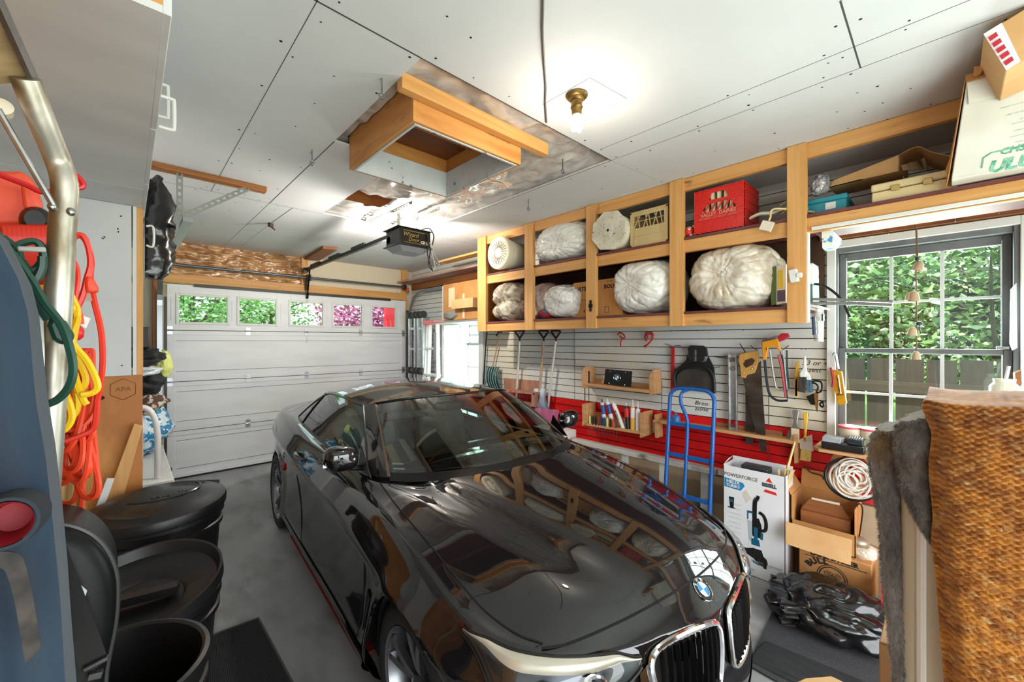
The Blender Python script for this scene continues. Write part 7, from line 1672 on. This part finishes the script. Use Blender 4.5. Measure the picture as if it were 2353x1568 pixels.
for k in range(13):
    x0 = 140 + r_.uniform(0, 60); y0 = 800 + r_.uniform(0, 60); x1 = 120 + r_.uniform(0, 80); y1 = 980 + r_.uniform(0, 190); w_ = r_.uniform(18, 45)
    cord(b, [(x0, y0, 0), (x0 + w_ * .5, (y0 + y1) / 2 - 40, .02), (x1 + w_, y1 - 30, -.02), (x1 + 4, y1, 0), (x1 - w_ * .6, y1 - 50, .03), (x0 - w_ * .4, (y0 + y1) / 2, .01), (x0 + 4, y0 + 4, .02)], 1.3 + r_.uniform(-.05, .05), .0052)
for x0 in (186, 195, 204): cord(b, [(x0, 900), (x0 + 2, 850), (x0 + 2, 812), (x0 + 8, 808), (x0 + 8, 850), (x0 + 2, 940)], 1.29, .0052)
cord(b, [(160, 870), (196, 905), (222, 900), (216, 950), (180, 985), (130, 990)], 1.26, .0052)
cord(b, [(178, 960), (182, 1050), (190, 1120), (184, 1210)], 1.3, .0052); cord(b, [(150, 1000), (175, 1060), (190, 1010), (172, 960)], 1.27, .0052)
b.build('cord', ORG, t)
t = thing('extension_cord', 'bundle of yellow extension cord hanging behind the bent pipe', 'cord', at_y(100, 850, 1.14)); b = MB()
for k in range(16):
    x0 = 66 + r_.uniform(-6, 75); y0 = 655 + r_.uniform(0, 30); x1 = x0 + r_.uniform(-45, 15); y1 = 860 + r_.uniform(0, 160); w_ = r_.uniform(14, 42)
    cord(b, [(x0, y0), (x0 + w_, y0 + 40, .02), (x0 + w_ * .7, (y0 + y1) / 2, -.02), (x1 + w_ * .8, y1 - 30, 0), (x1, y1, .02), (x1 - w_ * .4, y1 - 60, .01), (x0 - w_ * .5, (y0 + y1) / 2 - 30, .0), (x0 - 4, y0 + 6, .02)], 1.16 + r_.uniform(-.04, .05), .0056)
cord(b, [(150, 770), (175, 800), (200, 830), (218, 865), (224, 890), (212, 903), (186, 908)], 1.12, .0058); cord(b, [(148, 800), (168, 850), (180, 890), (192, 920), (200, 930)], 1.13, .0056); cord(b, [(152, 660), (168, 690), (178, 720), (168, 765), (150, 800)], 1.15, .0056)
cord(b, [(160, 800), (190, 850), (196, 880), (180, 905)], 1.14, .0056); cord(b, [(140, 880), (160, 930), (164, 965), (145, 990), (120, 988)], 1.13, .0056)
b.build('cord', YLC, t)
t = thing('extension_cord', 'dark green outdoor cord with a three-way block crossing the bent pipe', 'cord', at_y(100, 760, .95)); b = MB()
cord(b, [(-10, 535), (15, 570), (40, 600), (75, 650), (105, 700), (140, 745), (160, 800), (168, 850), (158, 890), (130, 920), (90, 935), (50, 950)], .94, .0058)
cord(b, [(-10, 560), (30, 620), (70, 680), (110, 735)], .95, .0056); cord(b, [(5, 545), (40, 575), (52, 610), (80, 620), (100, 595), (96, 570), (80, 555), (50, 560), (20, 580)], .99, .0056); cord(b, [(30, 580), (45, 640), (75, 650), (95, 620), (98, 590)], .98, .0056)
cord(b, [(0, 600), (30, 690), (60, 720), (76, 700), (70, 640), (50, 600)], 1.0, .0056); cord(b, [(-5, 640), (20, 700), (40, 690), (35, 640)], .97, .0056)
b.build('cord', GRC, t)
b = MB(); b.slab([at_y(*p, .945) for p in ((118, 722), (150, 738), (172, 772), (164, 785), (140, 795), (118, 780), (106, 748))], (0, .022, 0)); b.build('socket_block', GRC, t, bevel=.006)
b = MB(); b.bar(at_y(40, 572, .96), at_y(106, 574, .96), .006, .008); b.build('tie', mat('grey_tie', (150, 150, 146), .4), t, bevel=.002)
t = thing('power_bar', 'cream power bar hanging between the jacket and the bent pipe', 'power bar', at_y(76, 750, .97))
b = MB(); b.slab([at_y(*p, .96) for p in ((50, 712), (96, 708), (94, 790), (58, 795))], (0, .03, 0)); b.build('bar_body', CREAM, t, bevel=.005)
b = MB(); 
for q in ((64, 745), (84, 742)): b.cbox(at_y(*q, .958), (.003, .004, .009))
b.build('slots', BLACKM, t)
b = MB(); b.slab([at_y(*p, .957) for p in ((62, 762), (90, 760), (88, 782), (62, 784))], (0, .004, 0)); b.build('switch_plate', mat('pale_blue_plastic', (190, 206, 224), .4), t)
b = MB(); cord(b, [(88, 720), (92, 800), (90, 850), (70, 830), (60, 800)], .965, .005); b.build('bar_cord', WHITE, t)
# sticks behind the cords
for k, (x0, y0, x1, y1, y, m_, lab) in enumerate(((168, 985, 196, 1240, 1.36, mat('brass_rod', (176, 150, 90), .35, .7), 'brass-coloured rod standing behind the orange cords'), (150, 1060, 132, 1230, 1.38, STK, 'pale wooden slat standing behind the orange cords'), (162, 1070, 152, 1230, 1.38, STK, 'second pale wooden slat behind the orange cords'))):
    a_, e = at_y(x0, y0, y), at_y(x1, y1, y); e2 = e + (e - a_).normalized() * ((e.z) / max(1e-3, -(e - a_).normalized().z)) * .98
    b = MB(); b.tube([a_, e2], .008, 8); tag(b.build('stick', m_), lab, 'stick')
b = MB(); b.blob(at_y(122, 1170, 1.3), (.012, .012, .022), 2); b.cbox(at_y(132, 1190, 1.3), (.02, .01, .03)); b.cbox(at_y(125, 1205, 1.3), (.03, .01, .015)); tag(b.build('plug', mat('brass_plug', (170, 160, 120), .35, .6), bevel=.003), 'metal cord plug hanging below the orange cord', 'plug')
# blue jacket
t = thing('jacket', 'dusty blue jacket hanging at the left edge of the view', 'jacket', at_y(60, 1200, .78))
BLUEJ = mat('blue_jacket', (34, 53, 71), .95, col2=(24, 38, 54), scale=(9, 9, 3), sheen=.1, bump=.25, bscale=(180, 180, 180), bdist=.003)
RE = [(-20, 520), (8, 575), (42, 640), (62, 720), (72, 820), (84, 930), (104, 1050), (122, 1200), (136, 1350), (146, 1500), (156, 1620), (164, 1720)]
b = MB()
def jk(u, v):
    k = v * (len(RE) - 1); i = min(int(k), len(RE) - 2); f = k - i; px = RE[i][0] + (RE[i + 1][0] - RE[i][0]) * f; py = RE[i][1] + (RE[i + 1][1] - RE[i][1]) * f
    p = at_y(px, py, .80); p.x -= .30 * u; p.z -= .0
    ang = u * 9; p.y += -.055 * math.sin(min(1, u * 3) * PI / 2) + .012 * math.sin(u * 34 + v * 2) * sstep(0, .12, u) + .012 * NZ.noise(V((u * 6, v * 5, 0)))
    return p
b.grid(jk, 70, 60)
def jk2(u, v): p = jk(u, v); p.y = .90 - .02 * math.sin(u * 20); return p
b.grid(jk2, 20, 40); b.grid(lambda u, v: jk(0, v).lerp(jk2(0, v), u), 4, 60)
b.build('jacket_body', BLUEJ, t, ang=60)
b = MB(); mx = frame(at_y(10, 1205, .70), (1, 0, 0), (0, .15, 1)); b.lathe([(.024, .0), (.0275, .0), (.03, -.03), (.03, -.07)], mx, 32, sx=.95); b.build('cuff', mat('navy_cuff', (22, 32, 44), .8), t)
b = MB(); b.lathe([(.023, .001), (.019, -.02), (.016, -.05), (0, -.055)], mx, 32, sx=.95); b.build('cuff_lining', mat('dark_red_lining', (140, 14, 30), .6), t)
b = MB(); q = [at_y(*p, .715) for p in ((-20, 1268), (40, 1272), (58, 1300), (75, 1370), (95, 1490))]; w_ = V((-.012, 0, -.012)); c_ = crv(q, 6); 
for a_, e in zip(c_, c_[1:]): b.slab([a_, e, e + w_, a_ + w_], (0, .002, 0))
b.build('grey_strap', mat('grey_webbing', (66, 62, 60), .9, col2=(40, 38, 38), scale=(40, 40, 40)), t)
# black padded bag
t = thing('padded_bag', 'black padded vinyl bag with piping, a pale logo and a wide webbing strap', 'bag', at_y(180, 1560, 1.1))
VIN = mat('black_vinyl', (13, 14, 16), .4, spec=.18, bump=.1, bscale=(300, 300, 300), bdist=.001)
OUT = [(60, 1200), (120, 1203), (170, 1210), (215, 1232), (248, 1270), (266, 1320), (268, 1380), (262, 1440), (248, 1510), (240, 1580), (236, 1800), (230, 2400), (228, 2930), (60, 2930), (60, 2000)]
loop = [at_y(p.x, p.y, 1.1) for p in crv([(a, c, 0) for a, c in OUT], 6)]; cen = at_y(120, 1420, 1.1)
b = MB(); prev = None
for s_, dy in ((1., 0), (.99, -.014), (.95, -.024), (.8, -.032), (.5, -.035), (.2, -.035)):
    ring = [b.bm.verts.new(cen + (p - cen) * s_ + V((0, dy, 0))) for p in loop]
    if prev: 
        for j in range(len(ring) - 1): b.face((prev[j], prev[j + 1], ring[j + 1], ring[j]))
    prev = ring
b.face(prev); ring0 = [p + V((0, .12, 0)) for p in loop]
for j in range(len(loop) - 1): b.poly([loop[j], loop[j + 1], ring0[j + 1], ring0[j]])
b.build('padded_front', VIN, t, ang=70)
b = MB(); b.tube([p + V((0, -.004, 0)) for p in loop[:-24]], .0055, 8); b.build('piping', mat('piping_black', (44, 44, 46), .35), t)
b = MB(); b.slab([at_y(*p, 1.062) for p in ((150, 1342), (185, 1345), (200, 1358), (196, 1372), (180, 1390), (168, 1366))], (0, .002, 0)); b.build('logo_patch', mat('pale_grey_logo', (196, 206, 206), .5), t)
b = MB(); q = [at_y(*p, 1.045) for p in ((136, 1205), (178, 1325), (216, 1425), (248, 1515))]; c_ = crv(q, 6); w_ = V((-.032, 0, -.018))
for a_, e in zip(c_, c_[1:]): b.slab([a_, e, e + w_, a_ + w_], (0, .003, 0))
b.build('webbing_strap', mat('black_webbing', (22, 22, 23), .9, bump=.4, bscale=(260, 260, 260), bdist=.002), t)
b = MB(); p = at_y(224, 1540, 1.04); b.bar(at_y(190, 1540, 1.04), at_y(250, 1510, 1.04), .01, .008); b.bar(at_y(200, 1556, 1.04), at_y(236, 1548, 1.04), .012, .012); b.build('buckle', mat('dull_black_buckle', (38, 38, 40), .4), t, bevel=.002)
b = MB(); cord(b, [(100, 1052), (94, 1078), (86, 1105)], .93, .0085, 8); b.build
tag(b.build('tool_grip', mat('red_grip', (190, 20, 26), .35)), 'red tool grip poking out beside the lower end of the bent pipe', 'tool grip')
b = MB(); cord(b, [(80, 1105), (96, 1130), (108, 1170), (104, 1215)], .94, .010, 8); tag(b.build('strap', mat('black_webbing', (22, 22, 23), .9)), 'black strap curving down between jacket and bent pipe', 'strap')
# ================================================================ RIGHT FOREGROUND
CRB = mat('cream_panel', (206, 196, 176), .6, col2=(190, 178, 156), scale=(2, 2, 2))
t = thing('cream_board', 'tall cream padded board with a white piped edge standing behind the orange blanket', 'board', (1.0, -.3, 0))
b = MB(); b.box((.90, -.75, 0), (.99, .05, 1.50)); b.build('panel', CRB, t, bevel=.012, seg=3)
b = MB(); b.tube([(.897, .027, .02), (.897, .027, 1.49)], .006, 8); b.build('piping', mat('white_piping', (232, 228, 220), .6), t)
# knitted blanket: real stitches
KN = mat('ochre_knit', (186, 122, 40), .95, col2=(136, 78, 22), scale=(40, 40, 60), lo=.38, hi=.64, sheen=.3, col3=(186, 146, 88), scale3=(60, 70, 130), lo3=.55, hi3=.7)
EDGEB = [(2128, 918), (2118, 935), (2128, 965), (2140, 1000), (2134, 1060), (2136, 1110), (2143, 1180), (2140, 1240), (2150, 1320), (2158, 1420), (2166, 1520), (2172, 1640), (2176, 1760)]
XB = .85
eb = crv([(V(at_x(px, py, XB))) for px, py in EDGEB], 24)
b = MB(); NU, NVV = 150, 330
def kb(u, v):
    k = v * (len(eb) - 1); i = min(int(k), len(eb) - 2); e = eb[i].lerp(eb[i + 1], k - i)
    y = e.y - .42 * u; z = e.z + .012 * math.sin(u * 2.2) * (1 - v) - .01 * u * v
    fold = .012 * math.sin(u * 9 + v * 1.5) + .02 * sstep(0, .06, u)
    nz = NZ.noise(V((y * 14, z * 14, 2))); st = .0032 * math.sin(z / .0078 * 2 * PI + 2.4 * nz + 1.3 * math.sin(y / .0105 * 2 * PI + 2 * nz)) + .0008 * math.sin(y / .0052 * 2 * PI + z * 300) + .002 * NZ.noise(V((y * 90, z * 90, 0)))
    x = XB - fold - st + .05 * (1 - sstep(0, .035, v)) ** 2
    return (x, y, z + .010 * NZ.noise(V((y * 7, 0, 3))) * (1 - v))
b.grid(kb, NU, NVV)
b.grid(lambda u, v: V(kb(u, 0)) + V((.16 * v, 0, .004 * math.sin(v * 3))), NU, 8)
b.grid(lambda u, v: V(kb(0, v)) + V((.035 * u, 0, 0)), 4, NVV)
tag(b.build('knit_blanket', KN, ang=180), 'ochre chunky knit blanket draped over the cream board in the right foreground', 'blanket')
# fur throw: soft folds with short hairs
FUR = mat('grey_fur', (134, 130, 129), .95, col2=(88, 85, 86), scale=(26, 26, 9), lo=.35, hi=.65, sheen=.5, col3=(120, 96, 66), scale3=(8, 8, 8), lo3=.55, hi3=.68)
def furfold(lab, left, right, y_off, x0, seed, cap, nm='fur_throw', par=None):
    L_ = crv([V(at_x(px, py, x0)) for px, py in left], 12); R_ = crv([V(at_x(px, py, x0)) for px, py in right], 12)
    b = MB(); n = len(L_) - 1; n2 = len(R_) - 1
    def f(u, v):
        a = L_[min(int(v * n), n - 1)].lerp(L_[min(int(v * n), n - 1) + 1], v * n - min(int(v * n), n - 1)); c = R_[min(int(v * n2), n2 - 1)].lerp(R_[min(int(v * n2), n2 - 1) + 1], v * n2 - min(int(v * n2), n2 - 1))
        th = PI * u; p = a.lerp(c, .5 - .5 * math.cos(th)); p.x -= .035 * math.sin(th) - .008 * NZ.noise(V((u * 5, v * 9, seed))) 
        p += V((0, .004, .004)) * NZ.noise(V((u * 14, v * 30, seed)))
        return p
    b.grid(f, 40, 120); b.grid(lambda u, v: V(f(u, v)) + V((.05 + .07 * math.sin(PI * u), 0, 0)), 16, 60); b.grid(lambda u, v: V(f(u, 0)) + V(((.05 + .07 * math.sin(PI * u)) * v, 0, 0)), 16, 4); b.grid(lambda u, v: V(f(0, v)) + V((.05 * u, 0, 0)), 3, 60)
    r_ = random.Random(seed)
    for k in range(9000):
        u, v = r_.random() ** (1.0), r_.random(); 
        if k % 3 == 0: u = r_.random() * .08
        p = V(f(u, v)); q = V(f(min(u + .02, 1), v)) - p; n_ = V((-math.sin(PI * u), .8 * math.cos(PI * u), .0)).normalized()
        d = (n_ * .0042 + V((r_.uniform(-.002, .002), r_.uniform(-.002, .002), -.004 + r_.uniform(-.002, .002)))); s = V((0, 0, 1)).cross(d).normalized() * .0005
        b.poly([p - s, p + s, p + d])
    return tag(b.build(nm, FUR, ang=180, fix=False), lab, 'throw')
furfold('charcoal fur throw hanging in a long fold left of the cream board', [(2018, 985), (1998, 1020), (2005, 1100), (2022, 1200), (2028, 1300), (2040, 1420), (2058, 1568), (2064, 1700)], [(2070, 985), (2066, 1030), (2068, 1100), (2074, 1200), (2080, 1300), (2084, 1420), (2088, 1568), (2090, 1700)], 0, .93, 3, True)
furfold('brown-grey fur throw end folded under the ochre blanket', [(2075, 966), (2060, 985), (2062, 1050), (2072, 1110), (2090, 1150), (2110, 1190), (2135, 1225)], [(2150, 950), (2156, 985), (2150, 1050), (2146, 1110), (2146, 1150), (2146, 1190), (2144, 1228)], 0, .89, 8, True)
t = thing('carton', 'plain cardboard box standing behind the fur throw on the carpet', 'box', (1.3, -.15, 0))
b = MB(); P = at_x(2020, 1478, 1.2); b.box((1.2, -.4, 0), (1.5, P.y, P.z)); b.slab([(1.2, P.y, P.z), (1.2, -.35, P.z + .03), (1.215, -.35, P.z + .03), (1.215, P.y, P.z)], (0, 0, .004)); b.build('carton_body', mat('brown_carton', (170, 132, 96), .8, col2=(150, 112, 76), scale=(5, 5, 5)), t, bevel=.003)
q = [at_z(*p, .62) for p in ((1820, 1572), (1850, 1558), (1910, 1553), (1945, 1570), (1960, 1620), (1820, 1620))]
b = MB(); b.slab([(v.x, v.y, 0) for v in q], (0, 0, .62)); tag(b.build('tan_box', CARD2, bevel=.004), 'pale tan box corner just showing at the bottom of the view', 'box')
# ================================================================ OUTSIDE
b = MB(); b.box((-30, -30, -.3), (40, 40, -.12)); struct(b.build('ground', mat('lawn', (84, 120, 52), .9, col2=(110, 144, 66), scale=(3, 3, 3))), 'lawn outside the windows')
t = thing('fence', 'weathered brown board fence outside the bench window', 'fence', (6.3, .6, -.12))
FW = wood('fence_board', (74, 63, 57), (58, 48, 43), 'z'); zt = at_x(2100, 826, 6.3).z
b = MB(); y = -4.
r_ = random.Random(6)
while y < 5.6: b.box((6.3, y, -.12), (6.325, y + .225, zt + r_.uniform(-.01, .01))); y += .245
b.build('boards', FW, t)
b = MB(); za, zb = at_x(2100, 880, 6.25).z, at_x(2100, 905, 6.25).z; b.box((6.22, -4, zb), (6.3, 5.6, za)); b.box((6.22, -4, .1), (6.3, 5.6, .2)); b.build('rail', wood('fence_rail', (84, 70, 62), (66, 54, 47), 'y'), t)
def tree(nm, lab, c, rad, n, cols, leaf, trunk_r=.12, seed=1, br=10, bare=0., zmin=-9):
    r_ = random.Random(seed); t = thing(nm, lab, 'tree', (c[0], c[1], -.12)); base = V((c[0], c[1], -.12)); cc = V(c)
    b = MB(); b.tube(crv([base, base.lerp(cc, .5) + V((.1, .05, 0)), cc]), [trunk_r * (1 - .04 * k) for k in range(17)], 8)
    tips = []
    for k in range(br):
        d = V((r_.gauss(0, 1), r_.gauss(0, 1), r_.gauss(0, .8))).normalized(); e = cc + V((d.x * rad[0], d.y * rad[1], d.z * rad[2])) * .9; s_ = base.lerp(cc, r_.uniform(.4, 1.)); m_ = s_.lerp(e, .5) + V((r_.uniform(-.2, .2), r_.uniform(-.2, .2), .1))
        q = crv([s_, m_, e], 5); b.tube(q, [.035 * (1 - .08 * j) for j in range(len(q))], 5); tips.append((s_, m_, e))
    b.build('trunk', mat('bark', (104, 92, 82), .9, col2=(78, 68, 60), scale=(9, 9, 3)), t)
    ms = [mat('leaf_%s_%d' % (nm, k), c_, .5) for k, c_ in enumerate(cols)]; b = MB()
    for k in range(n):
        d = V((r_.gauss(0, 1), r_.gauss(0, 1), r_.gauss(0, 1))).normalized() * (r_.random() ** .45); p = cc + V((d.x * rad[0], d.y * rad[1], d.z * rad[2]))
        if fbm(p, .9, seed) < bare - .12 or p.z < zmin: continue
        a = V((r_.gauss(0, 1), r_.gauss(0, 1), r_.gauss(0, .5))).normalized(); c_ = a.cross(V((r_.gauss(0, 1), r_.gauss(0, 1), r_.gauss(0, 1)))).normalized(); s = leaf * r_.uniform(.6, 1.3)
        b.poly([p - a * s, p - a * s * .2 + c_ * s * .55, p + a * s, p - a * s * .2 - c_ * s * .55], r_.randrange(len(ms)))
    tag(b.build('foliage', ms, t, smooth=False, fix=False), None, None, None, 'stuff'); return t
G1_ = [(120, 156, 84), (146, 176, 104), (92, 130, 76), (176, 200, 140), (136, 166, 116), (78, 108, 70), (196, 206, 170)]
tree('maple_tree', 'leafy green tree behind the fence, left part of the bench window view', (8.2, 1.9, 2.4), (1.5, 1.5, 2.0), 17000, G1_, .055, seed=2, br=26)
tree('maple_tree', 'leafy green tree behind the fence, right part of the bench window view', (8.0, -.5, 2.3), (1.5, 1.7, 2.0), 17000, G1_, .055, seed=5, br=30)
tree('maple_tree', 'tall green tree farther behind the fence', (10.8, .8, 3.4), (2.0, 3.0, 2.8), 14000, [(120, 170, 110), (150, 196, 140), (96, 150, 92), (176, 210, 168)], .08, seed=9, br=22)
tree('driveway_tree', 'bright green tree seen in the left window of the garage door', (1.0, 11.5, 2.6), (1.4, 1.2, 1.1), 9000, [(126, 178, 92), (158, 200, 122), (98, 150, 74), (206, 226, 186)], .05, seed=12, bare=.04)
tree('driveway_tree', 'yellow-green tree seen in the second window of the garage door', (2.8, 12.5, 2.5), (1.4, 1.2, 1.2), 7000, [(150, 194, 104), (206, 200, 124), (112, 160, 96), (216, 176, 156)], .05, seed=14, bare=.04)
tree('blossom_tree', 'pink and purple blossom tree seen in the right windows of the garage door', (5.0, 11.0, 2.5), (1.5, 1.2, 1.3), 11000, [(206, 100, 150), (226, 150, 190), (180, 90, 150), (240, 220, 236), (150, 60, 110)], .06, seed=17)
p0, p1 = at_y(888, 708, 9.), at_y(912, 760, 9.)
b = MB(); b.box((p0.x, 9., -.12), (p1.x + .1, 9.12, p0.z)); tag(b.build('red_panel', mat('bright_red_panel', (226, 20, 44), .5)), 'bright red upright panel outside the rightmost garage door window', 'panel')
b = MB(); b.box((6.2, 6.0, -.12), (6.4, 13.5, 3.2)); tag(b.build('white_backdrop', mat('backdrop_white', (226, 228, 230), .6)), 'added white wall that makes the far side window look overexposed', 'wall')  # made-up backdrop, gives the far window its blown-out white
# ================================================================ CAMERA AND LIGHT
cam = bpy.data.cameras.new('camera'); co = bpy.data.objects.new('camera', cam); COL.objects.link(co)
cam.sensor_width = 36; cam.lens = FPX / 2353 * 36; cam.clip_start = .05; cam.clip_end = 200
co.location = EYE; co.rotation_euler = (PI / 2, 0, -YAW); SC.camera = co
def lamp(name, kind, loc, energy, col=(1, 1, 1), **kw):
    l = bpy.data.lights.new(name, kind); l.energy = energy; l.color = col
    for k, v in kw.items(): setattr(l, k, v)
    o = bpy.data.objects.new(name, l); COL.objects.link(o); o.location = loc; return o
lamp('bulb_light', 'POINT', (1.62, 1.254, 2.70), 6, (1, .9, .76), shadow_soft_size=.035)
lamp('opener_light', 'POINT', (1.98, 3.5, 2.77), 14, (1, .92, .80), shadow_soft_size=.03)
d = lamp('behind_camera_fill', 'AREA', (1.2, -1.52, 1.15), 80, (.97, .985, 1), shape='RECTANGLE', size=3.8, size_y=2.1); d.rotation_euler = (PI / 2, 0, 0)  # added fill from behind the camera, evens out the room brightness
d = lamp('window_daylight', 'AREA', (3.86, .14, 1.7), 46, (.93, .98, 1), shape='RECTANGLE', size=.8, size_y=1.3); d.rotation_euler = (PI / 2, 0, PI / 2)
d = lamp('far_window_daylight', 'AREA', (3.84, 4.95, 1.45), 34, (.93, .98, 1), shape='RECTANGLE', size=.85, size_y=.9); d.rotation_euler = (PI / 2, 0, PI / 2)
lamp('door_fill_light', 'POINT', (1.95, 3.72, 2.60), 66, (1, .94, .84), shadow_soft_size=.04)  # added fill hidden behind the opener housing, brightens the garage door
d = lamp('sun', 'SUN', (-5, 2, 12), 5, (1, .96, .9), angle=.03); d.rotation_euler = V((.5, -.02, -.86)).to_track_quat('-Z', 'Y').to_euler()
W = bpy.data.worlds.new('world'); SC.world = W; W.use_nodes = True
nt = W.node_tree; bg = nt.nodes['Background']
bg.inputs[0].default_value = (.82, .9, 1, 1); bg.inputs[1].default_value = 1.9
vs = SC.view_settings; vs.view_transform = 'Standard'; vs.look = 'None'; vs.gamma = 1; vs.use_curve_mapping = False; vs.exposure = .75
try:
    SC.cycles.use_denoising = True; SC.cycles.max_bounces = 10; SC.cycles.diffuse_bounces = 5; SC.cycles.glossy_bounces = 4; SC.cycles.transparent_max_bounces = 16
    SC.cycles.sample_clamp_indirect = 6; SC.cycles.caustics_reflective = False; SC.cycles.caustics_refractive = False
except Exception: pass
